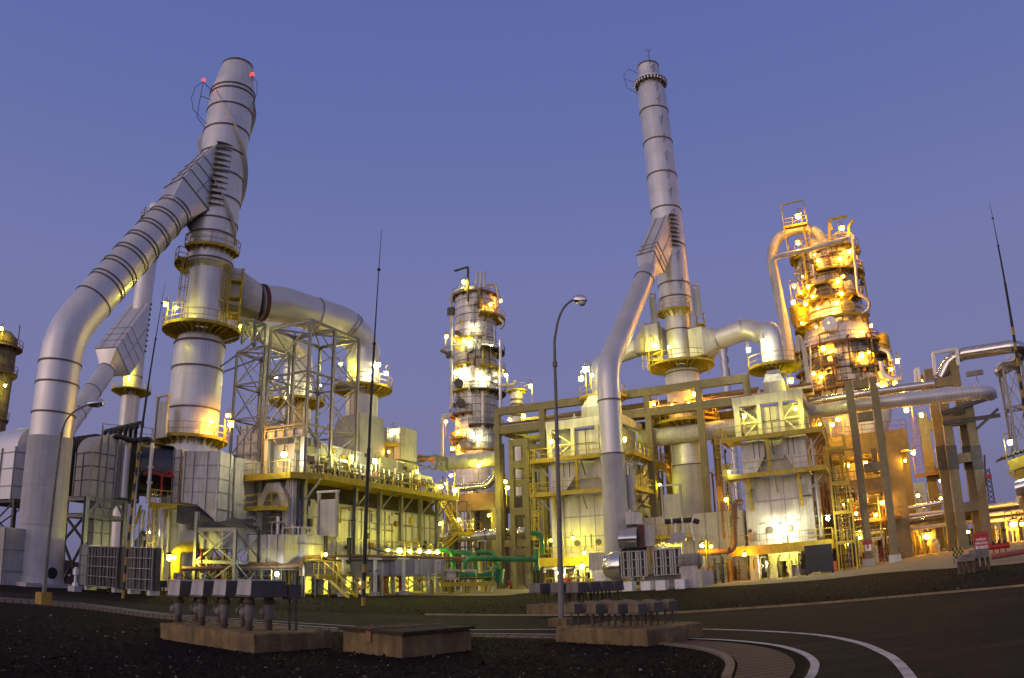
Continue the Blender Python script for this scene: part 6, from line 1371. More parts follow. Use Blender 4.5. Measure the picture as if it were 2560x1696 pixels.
CM = pt(1377, 1250, 77); FM = Face(CM, PR); WM = FM.sz(1560, 1250)[0]
fm_, rm_ = cab_furnace('middle', CM, WM, 13)
fr_, rr2_ = cab_furnace('right', CR, WR, 11)
# zig-zag stair tower on the right flank
f = Face(pt(2086, 1300, 70), PR); gg = gz(f.C.x, f.C.y); x0, x1 = 0, 1.6
t = thing('stair_tower', 'yellow zigzag stair tower at the right side of the right furnace', 'stairs', f.at(.8, gg))
zz = [gg + .1, f.hit(2095, 1358).z, f.hit(2095, 1282).z, f.hit(2090, 1208).z, f.hit(2085, 1122).z]
for a in (x0, x1):
    for b in (0, -1.3): m = MB(); m.beam(f.at(a, gg, b), f.at(a, zz[-1] + 1.1, b), .12); m.build('post', YEL, t)
for i in range(4):
    z = zz[i + 1]; m = MB(); m.hexa([f.at(a, z + c, b) for c in (-.14, 0) for a, b in ((x0, 0), (x1, 0), (x1, -1.3), (x0, -1.3))]); m.build('landing', YEL, t, False)
    m = MB(); rail(m, [f.at(x0, z, 0), f.at(x1, z, 0)], 1.1, .5, .06); m.build('railing', YEL, t); m = MB(); ladder(m, f.at(.8, zz[i], .1 - .9 * (i % 2)), f.at(.8, z, .1 - .9 * (i % 2)), 1.0, PR); m.build('ladder', YEL, t)
m = MB(); q = [fm_.at(WM + 1.6, ZD3, -9), fm_.at(WM + 2.6, ZD2 - 2, -11)]; stair(m, q[1] + PR * .8, q[0], PD, 1.0); tag(m.build('stairway', YEL), 'yellow stairs dropping from the highest walkway behind the slim flue duct', 'stairs')
for lab, px0, y0, px1, y1, d, mt_, nmx in (('big dark navy notice board on legs under the right furnace', 2013, 1362, 2082, 1430, 68.5, NAVY, 'notice_board'),):
    f = Face(pt(px0, 1400, d), PR); L = f.sz(px1, 1400)[0]; z0, z1 = f.hit(2048, y1).z, f.hit(2048, y0).z; g_ = gz(f.C.x, f.C.y); t = thing(nmx, lab, 'board', f.at(L / 2, g_))
    m = MB(); m.hexa([f.at(0, z0, .05), f.at(L, z0, .05), f.at(L, z0, -.1), f.at(0, z0, -.1), f.at(0, z1, .05), f.at(L, z1, .05), f.at(L, z1, -.1), f.at(0, z1, -.1)]); m.build('board_panel', mt_, t, False)
    for a in (.08, L - .08): m = MB(); m.beam(f.at(a, g_, -.05), f.at(a, z1, -.05), .14); m.build('leg', mt_, t)
cabinet('small orange cabinet beside the navy board', 2083, 2092, 1403, 1427, 68.5, .5, ORANGE, leg=False)
cabinet('pale green lit cabinet in front of the middle furnace, by the slim flue duct', 1472, 1517, 1382, 1426, 67, 1.6, PANELG)
cabinet('white double door cabinet below the pale green cabinet', 1483, 1513, 1428, 1457, 66.8, .8, WHITE, leg=False)
cabinet('small orange box on the ground below the middle furnace', 1408, 1421, 1445, 1458, 66, .6, ORANGE, leg=False)
# ---- risers and cross ducts of the two furnaces
def small_riser(label, f, W, D, yplat_px, px, d_off, wpl):
    c = f.at(W * .58, 0, -D * .45 / 2 - .65 - 1.2); d = math.hypot(c.x, c.y); r = 1.15; z0 = ZTOP + 2.5; zp = zn(c.x, c.y, 2.2, yplat_px)
    t = thing('riser_stack', label, 'riser stack', (c.x, c.y, z0)); shaft(t, c.x, c.y, [(r, z0), (r, zp + 2.2)], SILVER); ring_platform(t, c.x, c.y, zp, r + .05, rad(px, yplat_px, d, wpl), ribs=34, depth=.6); return c, r, zp
cR_, rR_, zR_ = small_riser('short silver riser with a fan-ribbed ring platform on the right furnace', fr_, WR, 11, 908, 1930, 0, 134)
cM_, rM_, zM_ = small_riser('short silver riser with a ring platform on the middle furnace, behind the slim flue duct', fm_, WM, 13, 985, 1487, 0, 118)
cross_duct('silver cross duct arching from the tall right chimney to the right furnace', pt(1770, 858, 80.5), [pt(1797, 849, 80), pt(1868, 822, 79), pt(1912, 838, 77.5), Vector((cR_.x, cR_.y, zR_ + 4.0)), Vector((cR_.x, cR_.y, zR_ + 1.8))], [1.12], 0, 0, hw=1.45, seams=(.9,), rmat=None)
cross_duct('silver cross duct sloping from the tall right chimney down to the middle furnace', pt(1622, 855, 82), [pt(1592, 868, 82.5), pt(1530, 890, 83.5), Vector((cM_.x, cM_.y, zM_ + 3.6)), Vector((cM_.x, cM_.y, zM_ + 1.6))], [1.12], 0, 0, hw=1.4, rmat=None)
gate('narrow tall gate frame left of the chimney stair platform', 1627, 1641, 735, 742, 822, 80.5, uR)
gate('narrow tall gate frame right of the tall chimney', 1733, 1750, 713, 722, 790, 80.5, uR)
gate('tall pale green damper gate right of the slim flue duct', 1547, 1583, 1164, 1187, 1276, 66.5)
gate('shorter stained white gate before the foot of the tall right chimney', 1656, 1703, 1214, 1236, 1295, 74)
# ---- fan house with louvred intakes
f = Face(pt(1560, 1420, 62), Vector((math.cos(R_(14)), -math.sin(R_(14)), 0)))
def intake(lab, xa, xb, y0, y1, n, dp):
    a, b = f.sz(xa, 1420)[0], f.sz(xb, 1420)[0]; z1, z0 = f.hit((xa + xb) / 2, y0).z, f.hit((xa + xb) / 2, y1).z; t = thing('louvre_intake', lab, 'air intake', f.at((a + b) / 2, z0), 'louvred fan intakes')
    m = MB(); P = [(0, z0), (0, z1), (dp * .25, z1 + .45), (dp * .6, z1 + .6), (dp, z1 + .6), (dp, z0)]; m.prism([f.at(a, z, -.25 - q) for q, z in P], f.u * (b - a)); m.build('casing', SHINY, t)
    m = MB(); m.hexa([f.at(x, z, o) for z in (z0, z1) for x, o in ((a, -.2), (b, -.2), (b, -.245), (a, -.245))]); m.build('back_plate', BLACKP, t, False)
    for i in range(n): x = a + (b - a) * (i + .5) / n; m = MB(); m.cyl(f.at(x, z0 + .05, -.08), f.at(x, z1 - .05, -.08), (b - a) / n * .22, None, 10); m.build('louvre', PANEL, t)
    m = MB()
    for i in range(4): x = a + (b - a) * i / 3; m.beam(f.at(x, z0, .08), f.at(x, z1, .08), .09)
    for i in range(4): z = z0 + (z1 - z0) * i / 3; m.beam(f.at(a, z, .09), f.at(b, z, .09), .07)
    m.build('guard_frame', STEEL, t, False)
intake('left louvred fan intake with pale vertical slats before the slim flue duct', 1554, 1618, 1379, 1442, 6, 2.6)
intake('right louvred fan intake with pale vertical slats, slightly taller', 1636, 1706, 1373, 1437, 6, 2.6)
for i, (xa, y0, y1) in enumerate(((1560, 1455, 1479), (1606, 1454, 1477), (1643, 1452, 1476), (1691, 1449, 1473))):
    c = gnd(xa + 9, y1); t = MB(); zz_ = zat(c.x, c.y, y0); t.box(c + PD * .5, .75, 1.1, zz_); tag(t.build('support_block', WHITE, smooth=False), f'white support block under the louvred fan intakes, {["leftmost","second from left","third from left","rightmost"][i]}', 'block', 'white blocks under the fan intakes')
m = MB(); m.box(f.at(4.2, 0, -2.2), 5.5, 1.0, 1.2, f.u, f.n); tag(m.build('low_wall', CONC, smooth=False), 'low concrete wall behind the white support blocks', 'wall')
a, b = f.sz(1546, 1340)[0], f.sz(1592, 1340)[0]; z1, z0 = f.hit(1570, 1313).z, f.hit(1570, 1372).z; t = thing('silencer', 'blue sheened curved metal silencer above the left louvred intake', 'silencer', f.at((a + b) / 2, z0)); h = z1 - z0
P = [(0.0, z0)] + [(-.9 * math.sin(math.pi * i / 12) + (.6 * (i / 12)), z0 + h * i / 12) for i in range(1, 13)] + [(2.5, z1), (2.5, z0)]
m = MB(); m.prism([f.at(a, z, -q - .2) for q, z in P], f.u * (b - a)); m.build('casing', SHINY, t)
c_ = f.sz(1633, 1340)[0]; m = MB(); m.hexa([f.at(x, z, o) for z in (z0 + .1, z1 - .1) for x, o in ((b + .02, -.4), (c_, -.4), (c_, -2.6), (b + .02, -2.6))]); m.build('side_casing', PANELG, t, False); m = MB(); m.beam(f.at(b + .3, z0, -.3), f.at(b + .3, z1, -.3), .5, .2, f.n); m.build('rust_flange', DRED, t, False)
m = MB(); P = [f.hit(x, y) for x, y in ((1563, 1310), (1603, 1310), (1597, 1280), (1561, 1278))]; m.prism([p - f.n * .6 for p in P], f.n * -1.8); tag(m.build('duct_hood', PANEL, smooth=False), 'small sloped white duct hood on top of the curved silencer', 'duct hood')
c = pt(1542, 1415, 63.5); m = MB(); r = 1.25; m.tube([c - PD * .0 - PR * .9, c - PR * .2, c + PR * .6], [r * .75, r, r], 24); tag(m.build('fan_scroll', SHINY), 'round shiny fan scroll left of the louvred intakes', 'fan')
m = MB(); P = [(1655, 1362), (1712, 1350), (1712, 1330), (1690, 1326), (1662, 1352)]; m.prism([f.hit(x, y) - f.n * 2.2 for x, y in P], f.n * -2.5); tag(m.build('sloped_duct', PANELG, smooth=False), 'sloped white duct behind the right louvred intake', 'duct')
for i, (xs, lab) in enumerate((((1658, 1740), 'black elbowed header pipe above the fan house'),)): pipe(lab, [pt(1662, 1305, 66), pt(1730, 1300, 66), pt(1748, 1306, 66)], .22, BLACK, R=.4, flanges=(.2, .5, .8), fm=SILVER)
for i, x in enumerate((1690, 1709, 1731)): vpipe(x, 1340 + i * 6, 1304, 66, 8, SILVER, f'short silver pipe hanging from the black header, {["left","centre","right"][i]}')
c = gnd(1730, 1470); t = thing('motor_housing', 'grey electric motor housing on a pedestal right of the fan intakes', 'motor', c); m = MB(); m.box(c, 1.3, 1.3, zat(c.x, c.y, 1415)); m.build('pedestal', BOXL, t, False); m = MB(); z = zat(c.x, c.y, 1404); m.tube([c + UZ * z - PR * .9, c + UZ * z - PR * .7, c + UZ * z + PR * .7, c + UZ * z + PR * .9], [.4, .62, .62, .4], 18); m.build('motor', GVALVE, t)
f = Face(pt(1610, 1340, 77), PR); L = f.sz(1862, 1340)[0]
panel_box('low_building', 'long low white panelled building behind the fan house', 'building', f.C, PR, L, 5, 0, f.hit(1700, 1288).z, [i / 8 for i in range(9)], [], PANEL)
t, _, _ = walkway('yellow railed walkway along the front of the low white building', [f.at(.5, f.hit(1700, 1340).z, .1), f.at(L * .5, f.hit(1700, 1340).z, .1)], 1.1)
pipe('grey pipe rising beside the right furnace and bending over at the top', [pt(1745, 1382, 68), pt(1836, 1376, 68), pt(1836, 1256, 68), pt(1852, 1256, 69)], .28, RUST, R=.7, flanges=(.3, .7))
vpipe(1808, 1350, 1256, 70, 8, RUST, 'brown vertical pipe left of the right furnace ladder'); vpipe(1829, 1375, 1290, 68.5, 4, GREEN, 'thin green vertical pipe beside the grey bent pipe')
for i, (x, y1, w_) in enumerate(((1829, 1445, 10), (1848, 1446, 7), (1803, 1450, 8))):
    c = gnd(x, y1); t = thing('pipe_support', f'pale steel pipe support post on a block left of the right furnace, {["widest","right, lit orange","leftmost"][i]}', 'post', c); m = MB(); m.beam(c, c + UZ * zat(c.x, c.y, 1386), rad(x, 1420, 70, w_) * 2); m.build('post', WHITE if i == 0 else BOXL, t, False); m = MB(); m.box(c, .8, .8, .45); m.build('foot', CONC, t, False)
f = Face(gnd(1806, 1448), PR); xframe('trestle', 'low X-braced trestle under the bent grey pipe', 'steel frame', f, 0, 1.8, 0, f.hit(1815, 1392).z, 1.4, BOXL, .16)
# clutter of small piping along the lit ground floor
random.seed(5)
def clutter(label, px0, px1, y0, y1, d0, d1, n, cols, name='pipe_manifold', horiz=.35):
    c = pt((px0 + px1) / 2, (y0 + y1) / 2, d0); g = gz(c.x, c.y); t = thing(name, label, 'pipe manifold', Vector((c.x, c.y, g)))
    for k in range(n):
        x = random.uniform(px0, px1); d = random.uniform(d0, d1); p = pt(x, y1, d); p.z = gz(p.x, p.y); zt = zat(p.x, p.y, random.uniform(y0, y1 - (y1 - y0) * .35)); r = random.choice((.05, .07, .09, .13)); m = MB()
        if random.random() < horiz:
            q = p + PR * random.uniform(-2, 2) + PD * random.uniform(-1, 1); q.z = p.z; m.tube(bend([p, p + UZ * zt, q + UZ * zt, q + UZ * (zt - random.uniform(.3, 1.0))], .2), r, 8)
        else:
            m.cyl(p, p + UZ * zt, r, None, 8)
            for j in range(random.randint(1, 3)): z = random.uniform(.3, max(.5, zt)); m.hoop(p + UZ * z, UZ, r, .1, .06, 10)
        if random.random() < .5: z = random.uniform(.6, 1.6); m.hoop(p + UZ * z - PD * .2, PD * -1 + PR * random.uniform(-.6, .6), .18, .05, .04, 12); m.beam(p + UZ * z, p + UZ * z - PD * .22, .05)
        m.build('pipe_run', random.choice(cols), t)
    return t
clutter('dense little pipes and valves under the middle furnace', 1375, 1540, 1415, 1466, 70, 78, 26, [SILVER, STEEL, WHITE, DSTEEL, YEL, RUST])
clutter('dense little pipes and valves under the right furnace', 1900, 2010, 1392, 1440, 70, 76, 22, [SILVER, STEEL, WHITE, DSTEEL, YEL])
clutter('tangle of pipes between fan house and right furnace', 1742, 1860, 1385, 1455, 66, 76, 26, [YEL, STEEL, RUST, ORANGE, DSTEEL, SILVER])
clutter('pipes and gauges behind the braced frame at the left', 330, 440, 1330, 1470, 64, 72, 30, [YEL, SILVER, RUST, DSTEEL, STEEL])
clutter('low pipes and valves behind the two-tone box covers', 440, 740, 1425, 1478, 60, 66, 40, [YEL, DSTEEL, STEEL, RED, RUST])
clutter('valves and pipes under the green pipes', 1080, 1240, 1400, 1470, 70, 78, 26, [YEL, STEEL, WHITE, DSTEEL])
clutter('pipes between the far furnace end and the concrete columns', 1090, 1260, 1330, 1460, 84, 100, 26, [RUST, STEEL, DSTEEL, SILVER, YEL])
# ================================================================== CENTRE: CONCRETE RACK AND FRACTIONATING COLUMN
def concrete_frame(label, f, pxs, zs, zb, w, dp, mt=CONCR, depth=0, zt=None, name='pipe_bridge'):
    t = thing(name, label, 'concrete frame', f.at(f.sz(pxs[0], 1200)[0], zb)); A = [f.sz(x, 1200)[0] for x in pxs]; rows = (0,) if not depth else (0, -depth)
    for b in rows:
        for a in A: m = MB(); q = f.at(a, 0, b); m.beam(q + UZ * (gz(q.x, q.y)), q + UZ * (zt or zs[-1]), w, w, PD); m.build('column', mt, t, False)
        for z in zs: m = MB(); m.beam(f.at(A[0] - w * .49, z - dp / 2, b + .003), f.at(A[-1] + w * .49, z - dp / 2, b + .003), w * .9, dp); m.build('beam', mt, t, False)
    if depth:
        for a in A:
            for z in zs[::2]: m = MB(); m.beam(f.at(a, z - dp / 2, -w / 2), f.at(a, z - dp / 2, -depth + w / 2), w * .7, dp * .7); m.build('cross_beam', mt, t, False)
    return t, A
f = Face(pt(1247, 1200, 86), PR); zt_ = f.hit(1300, 1014).z; z2_ = f.hit(1300, 1062).z
concrete_frame('long brown concrete pipe bridge on tall columns crossing behind the furnaces', f, [1247, 1362, 1500, 1632, 1765, 1890], [z2_, zt_], 0, .66, .85, CONCR, 7, zt_)
for i, (dz, off, r, mt_, lab) in enumerate(((.45, -2, .40, RUST, 'brown pipe'), (.5, -4, .5, SILVER, 'silver pipe'), (.35, -5.6, .35, CONCR, 'dull pipe'), (.2, -1.0, .16, SILVER, 'thin silver pipe'), (.22, -3.0, .18, RUST, 'thin rusty pipe'), (.25, -4.9, .2, PANEL, 'thin pale pipe'))):
    pipe(f'{lab} lying along the upper level of the concrete pipe bridge', [f.at(-1, z2_ + dz, off), f.at(f.sz(1900, 1200)[0] + 6, z2_ + dz, off)], r, mt_)
zr = f.hit(1600, 1092).z; pipe('fat ribbed ochre pipe below the concrete pipe bridge', [f.at(f.sz(1590, 1092)[0], zr, -1.5), f.at(f.sz(1860, 1092)[0], zr, -1.5)],   .95, PANEL, flanges=[i / 40 for i in range(2, 39)], ft=.05)
f4 = Face(pt(1278, 1300, 81), PR)
concrete_frame('cluster of four brown concrete columns tied by beams, left of the middle furnace', f4, [1281, 1318], [f4.hit(1300, y).z for y in (1372, 1270, 1152, 1098)], 0, .52, .75, CONCR, 4.2)
concrete_frame('brown concrete portal behind the four-column cluster', Face(pt(1255, 1300, 90), PR), [1255, 1335], [Face(pt(1255, 1300, 90), PR).hit(1290, y).z for y in (1350, 1200)], 0, .55, .8, CONCR, 0, f.hit(1300, 1090).z)
zr = pt(1150, 1158, 100).z; pipe('ribbed pale pipe from the concrete columns toward the left furnace end', [pt(1100, 1160, 98), pt(1252, 1146, 96)], .95, PANEL, flanges=[i / 26 for i in range(1, 26)], ft=.05)
pipe('silver pipe with a swan neck right of the column base', [pt(1130, 1222, 100), pt(1218, 1216, 100), pt(1236, 1190, 100), pt(1236, 1160, 100)], .5, SHINY, R=1.5)
pipe('long bright pipe low behind the columns', [pt(1065, 1345, 95), pt(1180, 1342, 93), pt(1315, 1330, 90)], .6, SHINY, flanges=(.3, .6))
# column
dC = 125; TXc, TYc = axis_at(1190, 917, dC); rc = rad(1190, 917, dC, 104); zC = lambda py, r=3.4: zn(TXc, TYc, r, py)
t = thing('process_column', 'banded silver fractionating column with lamps, standing alone at the centre', 'column', (TXc, TYc, 0)); TC = t
z_top = zC(726); shaft(t, TXc, TYc, [(rc, 0), (rc, z_top), (rc * .8, z_top + 1.0), (rc * .3, z_top + 1.7), (.01, z_top + 1.8)], LAGGED)
for y in range(745, 1180, 19): MB().band(TXc, TYc, rc, zC(y), .12, .06, 40).build('band', STEEL if y % 3 else RUST, t)
ac = cam_ang(TXc, TYc)
for i, (y, w_, s0, s1, mt_) in enumerate(((722, 108, -3.1, 3.1, RUST), (780, 140, .15, 1.9, YEL), (866, 136, .2, 2.0, DSTEEL), (838, 118, -.8, .25, YEL), (905, 124, -1.0, -.1, YEL), (912, 138, .1, 1.6, YEL), (968, 122, -1.4, -.3, YEL), (972, 140, -.2, 2.0, DSTEEL), (1028, 126, -1.9, -.2, RUST), (1060, 128, -.3, 2.2, DSTEEL), (1090, 130, -1.9, -.5, YEL), (1118, 112, -.6, 2.0, YEL))):
    z = zC(y, rc * 1.3); ring_platform(t, TXc, TYc, z, rc, rad(1190, y, dC, w_) + .3, ac + s0, ac + s1, ribs=16, depth=.6, deckmat=mt_)
def tower_pipe(parent, pts, r, mt, R=None): return MB().tube(bend(pts, R or r * 3), r, 10).build('process_pipe', mt, parent)
tp = lambda x, y, d=dC - 4: pt(x, y, d)
for P, w_, mt_ in (([(1128, 1020), (1128, 735), (1160, 722)], 9, PANEL), ([(1105, 1152), (1105, 1040), (1130, 1036)], 9, PANEL), ([(1251, 1020), (1251, 850)], 8, SILVER), ([(1207, 1080), (1207, 975)], 8, SILVER), ([(1187, 720), (1193, 690), (1193, 680)], 5, PANEL), ([(1200, 720), (1203, 680)], 5, PANEL), ([(1210, 720), (1212, 678)], 5, PANEL), ([(1215, 712), (1240, 712), (1246, 740), (1246, 770)], 8, PANEL), ([(1246, 795), (1262, 808), (1252, 822)], 7, PANEL), ([(1245, 965), (1280, 962), (1290, 952)], 9, SILVER), ([(1102, 876), (1125, 886)], 9, RUST), ([(1110, 868), (1150, 862)], 7, PANEL)):
    tower_pipe(t, [tp(*p) for p in P], rad(P[0][0], P[0][1], dC - 4, w_), mt_)
m = MB(); m.beam(tp(1170, 760), tp(1170, 668), .3); m.beam(tp(1170, 668), tp(1136, 678), .3); m.build('davit', DSTEEL, t)
for x, y0, y1, w_ in ((1128, 770, 790, 16), (1125, 880, 895, 16), (1200, 722, 770, 8)): m = MB(); m.beam(tp(x, y1), tp(x, y0), rad(x, y0, dC, w_) * 2, .8); m.build('pipe_clamp', DSTEEL, t, False)
for s in (-.12, .55): m = MB(); o = Vector((math.cos(ac + s), math.sin(ac + s), 0)); c = Vector((TXc, TYc, 0)) + o * (rc + .25); ladder(m, c + UZ * zC(1120), c + UZ * zC(800), .6, Vector((-o.y, o.x, 0)), o, False); m.build('ladder', STEEL, t)
for x, y in ((1172, 872), (1182, 1100), (1147, 960), (1152, 1010)): m = MB(); c = tp(x, y, dC - 3.5); o = Vector((math.cos(ac), math.sin(ac), 0)); m.cyl(c, c + o * .7, .75, None, 16); m.build('manhole', DSTEEL, t)
dV = 118; vx, vy = axis_at(1292, 1010, dV); rv = rad(1292, 1010, dV, 32); t = thing('process_column', 'small banded stripper column with a top platform right of the central column', 'column', (vx, vy, 0)); zt_ = zn(vx, vy, rv, 975); shaft(t, vx, vy, [(rv, 0), (rv, zt_), (.01, zt_ + .6)], LAGGED); ring_platform(t, vx, vy, zt_, rv * .5, rad(1292, 975, dV, 50), ribs=12, depth=.5, deckmat=YEL)
for y in (1000, 1012, 1040): MB().band(vx, vy, rv, zn(vx, vy, rv, y), .3, .07, 24).build('band', RUST, t)
f = Face(pt(1160, 1280, 112), PR); panel_box('concrete_pier', 'orange brown concrete base pier under the central column', 'pier', f.at(f.sz(1199, 1280)[0], 0), PR, f.sz(1246, 1280)[0] - f.sz(1199, 1280)[0], 3, 0, f.hit(1220, 1235).z, [], [], CONCR)
vx, vy = axis_at(1180, 1280, 112); t = thing('vessel', 'bright crumpled silver vessel below the central column', 'vessel', (vx, vy, 0)); rv = rad(1180, 1280, 112, 40); zt_ = zat(vx, vy, 1232); shaft(t, vx, vy, [(rv, 0), (rv, zt_), (.01, zt_ + .8)], SHINY)
for y in (1262, 1298, 1304): MB().band(vx, vy, rv, zat(vx, vy, y), .12, .05, 28).build('band', STEEL, t)
f = Face(pt(1122, 1215, 108), PR); concrete_frame('concrete table carrying the central column', f, [1128, 1240], [f.hit(1180, 1235).z], 0, 1.2, 2.4, CONCR, 7)
walkway('railed brown gallery before the bright silver vessel', [pt(1130, 1330, 105), Vector((pt(1205, 1330, 104).x, pt(1205, 1330, 104).y, pt(1130, 1330, 105).z))], 1.4, RUST)
panel_box('service_building', 'dark brown building far behind between the columns and left furnace', 'building', pt(1060, 1400, 132), PR, 34, 8, 0, 7.5, [i / 10 for i in range(11)], [3.5], CONCR)

def tower_clutter(parent, x, y, r, za, zb, n, ac, seed, span=1.4, cols=(SILVER, RUST, DSTEEL, YEL, PANEL)):
    rnd = random.Random(seed)
    for k in range(n):
        a = ac + rnd.uniform(-span, span); o = Vector((math.cos(a), math.sin(a), 0)); sd_ = Vector((-o.y, o.x, 0)); z = rnd.uniform(za, zb); q = Vector((x, y, z)) + o * (r + rnd.uniform(.25, .9)); m = MB(); kd = rnd.random()
        if kd < .45: h = rnd.uniform(1.5, 5); m.tube(bend([q - o * .6, q, q + UZ * h, q + UZ * h + sd_ * rnd.uniform(-2, 2)], .3, 3), rnd.uniform(.07, .16), 8); nm = 'process_pipe'
        elif kd < .7: m.cyl(q - o * .5, q + o * .3, rnd.uniform(.2, .45), None, 12); nm = 'nozzle'
        elif kd < .85: m.box(q, .4, .3, .6, sd_, o); nm = 'instrument_box'
        else: m.tube([q, q + sd_ * rnd.uniform(-3, 3) + UZ * rnd.uniform(-.5, .5)], .06, 6); nm = 'conduit'
        m.build(nm, rnd.choice(cols), parent)
tower_clutter(TC, TXc, TYc, rc, zC(1150), zC(745), 60, cam_ang(TXc, TYc), 21)

clutter('high pipes and ladders behind the tall right chimney and the pipe bridge', 1600, 1850, 1070, 1290, 88, 100, 44, [RUST, STEEL, DSTEEL, SILVER, YEL], horiz=.5)
clutter('pipes rising between the four-column cluster and the middle furnace', 1320, 1380, 1120, 1440, 82, 92, 22, [STEEL, DSTEEL, SILVER, YEL, GREEN], horiz=.4)
clutter('pipes rising between the far furnace end and the central column', 1085, 1180, 1190, 1440, 92, 108, 30, [RUST, STEEL, DSTEEL, SILVER, YEL], horiz=.5)

clutter('dark valves and drain pipes round the foot of the fan house', 1600, 1740, 1420, 1472, 64, 70, 26, [STEEL, DSTEEL, YEL, RUST, SILVER], horiz=.4)
clutter('pipe bundle between the low white building and the tall chimney foot', 1590, 1700, 1300, 1400, 74, 80, 24, [SILVER, STEEL, DSTEEL, RUST, YEL], horiz=.5)

clutter('pipes and hoses standing around the braced frame under the faceted box', 445, 600, 1360, 1475, 61, 68, 34, [YEL, DSTEEL, STEEL, RED, RUST, SILVER], horiz=.5)
clutter('risers and small pipes between octagonal furnace end and plenum box', 640, 760, 1290, 1440, 60, 63, 24, [SILVER, STEEL, DSTEEL, YEL], horiz=.4)
clutter('thin pipes in front of the low grey duct run', 850, 1100, 1400, 1478, 62, 72, 34, [SILVER, STEEL, DSTEEL, YEL, RED], horiz=.4)

# ================================================================== RIGHT: CRUDE TOWER, ITS CONCRETE TABLE, RACKS AND PIPES
dX = 97; CX_, CY_ = axis_at(2076, 720, dX); ra, rb_ = rad(2072, 690, dX, 142), rad(2108, 930, dX, 206); zX = lambda py, r=5: zn(CX_, CY_, r, py)
t = thing('process_column', 'widest distillation column, crowded with orange lamps and galleries, at the right', 'column', (CX_, CY_, 0)); CT = t
ztp = zX(606, ra); shaft(t, CX_, CY_, [(rb_ * .8, 3), (rb_ * .8, zX(1090, rb_)), (rb_, zX(1035, rb_)), (rb_, zX(858, rb_)), (ra, zX(775, ra)), (ra, ztp), (ra * .7, ztp + 1.3), (.01, ztp + 2)], LAGGED, n=56)
for y in list(range(622, 770, 21)) + list(range(868, 1030, 17)): r = ra if y < 775 else rb_; MB().band(CX_, CY_, r, zX(y, r), .16, .07, 44).build('band', RUST if y % 2 else STEEL, t)
ac = cam_ang(CX_, CY_)
for i, (y, w_, s0, s1, mt_) in enumerate(((612, 150, -3.0, 3.0, YEL), (672, 168, -.3, 1.6, YEL), (705, 158, -1.4, .2, YEL), (742, 190, -1.7, .9, YEL), (790, 200, -1.9, .9, YEL), (852, 236, -1.8, .9, RUST), (886, 250, .35, 1.6, DSTEEL), (905, 230, -1.3, -.1, RUST), (922, 246, .2, 1.8, DSTEEL), (962, 232, -1.6, .0, RUST), (1008, 226, -1.8, 1.0, RUST))):
    r = ra if y < 770 else (ra + rb_) / 2 if y < 850 else rb_; z = zX(y, r * 1.15); ring_platform(t, CX_, CY_, z, r * .98, max(r + 1.0, rad(2090, y, dX, w_)), ac + s0, ac + s1, ribs=20, depth=.7, deckmat=mt_)
xp = lambda x, y, d=dX - 6: pt(x, y, d)
for P, w_, mt_, d, R in (([(1978, 905), (1938, 700), (1926, 640), (1945, 590), (2000, 570), (2048, 580), (2062, 620)], 27, PANEL, dX - 3, 5.0), ([(1968, 905), (1940, 700), (1930, 650), (1950, 640), (2020, 626), (2120, 596)], 14, PANEL, dX - 7, 1.5),
    ([(2135, 600), (2132, 585), (2090, 582), (2080, 600)], 8, SILVER, dX - 4, 1.0), ([(2130, 590), (2140, 680), (2145, 735), (2174, 752), (2172, 776), (2152, 786)], 8, PANEL, dX - 4, .8), ([(1994, 880), (1994, 838), (2008, 862), (2022, 960), (2032, 1015)], 12, PANEL, dX - 9, 1.0),
    ([(2203, 905), (2206, 935), (2232, 950), (2255, 945)], 13, SILVER, dX - 6, 1.5), ([(2228, 900), (2222, 880), (2200, 870)], 10, SILVER, dX - 6, 1.0), ([(2035, 1110), (2024, 860)], 5, SILVER, dX - 7, 1)):
    tower_pipe(t, [pt(x, y, d) for x, y in P], rad(P[0][0], P[0][1], d, w_), mt_, R)
for P in ([(2073, 602), (2073, 550), (2118, 541)], [(2080, 575), (2073, 552)], [(2122, 590), (2122, 566), (2134, 549)]):
    m = MB(); [m.beam(xp(*P[i]), xp(*P[i + 1]), .28) for i in range(len(P) - 1)]; m.build('davit', YEL, t)
m = MB(); c = pt(1992, 574, dX - 3); z = c.z; q = [c + PR * a + PD * b for a, b in ((-1.5, -1.2), (1.5, -1.2), (1.5, 1.2), (-1.5, 1.2))]; m.hexa([p for p in q] + [p + UZ * .15 for p in q]); rail(m, [p + UZ * .15 for p in q + q[:1]], 1.1, 1.2, .08)
for p in q: m.beam(p + UZ * .1, p - UZ * 3.2, .12)
m.beam(q[0] + UZ * .1, q[0] + UZ * 3.2, .14); m.beam(q[1] + UZ * .1, q[1] + UZ * 3.4, .14); m.beam(q[0] + UZ * 3.2, q[1] + UZ * 3.4, .14); m.build('top_gallery', YEL, t)
for s in (.0, .32, -.7): m = MB(); o = Vector((math.cos(ac + s), math.sin(ac + s), 0)); r = ra; c = Vector((CX_, CY_, 0)) + o * (ra + .3); c2 = Vector((CX_, CY_, 0)) + o * (rb_ + .3); sd_ = Vector((-o.y, o.x, 0)); ladder(m, c + UZ * zX(770, ra), c + UZ * zX(620, ra), .7, sd_, o, True); ladder(m, c2 + UZ * zX(1020, rb_), c2 + UZ * zX(862, rb_), .7, sd_, o, True); m.build('cage_ladder', DSTEEL, t)
for x, y in ((2058, 735), (2075, 812), (2052, 910), (2075, 955), (2120, 770)): o = Vector((math.cos(ac), math.sin(ac), 0)); c = pt(x, y, dX - (ra if y < 780 else rb_)); m = MB(); m.cyl(c - o * .6, c + o * .5, .9, None, 18); m.build('manhole', LAGGED if y == 812 else DSTEEL, t)
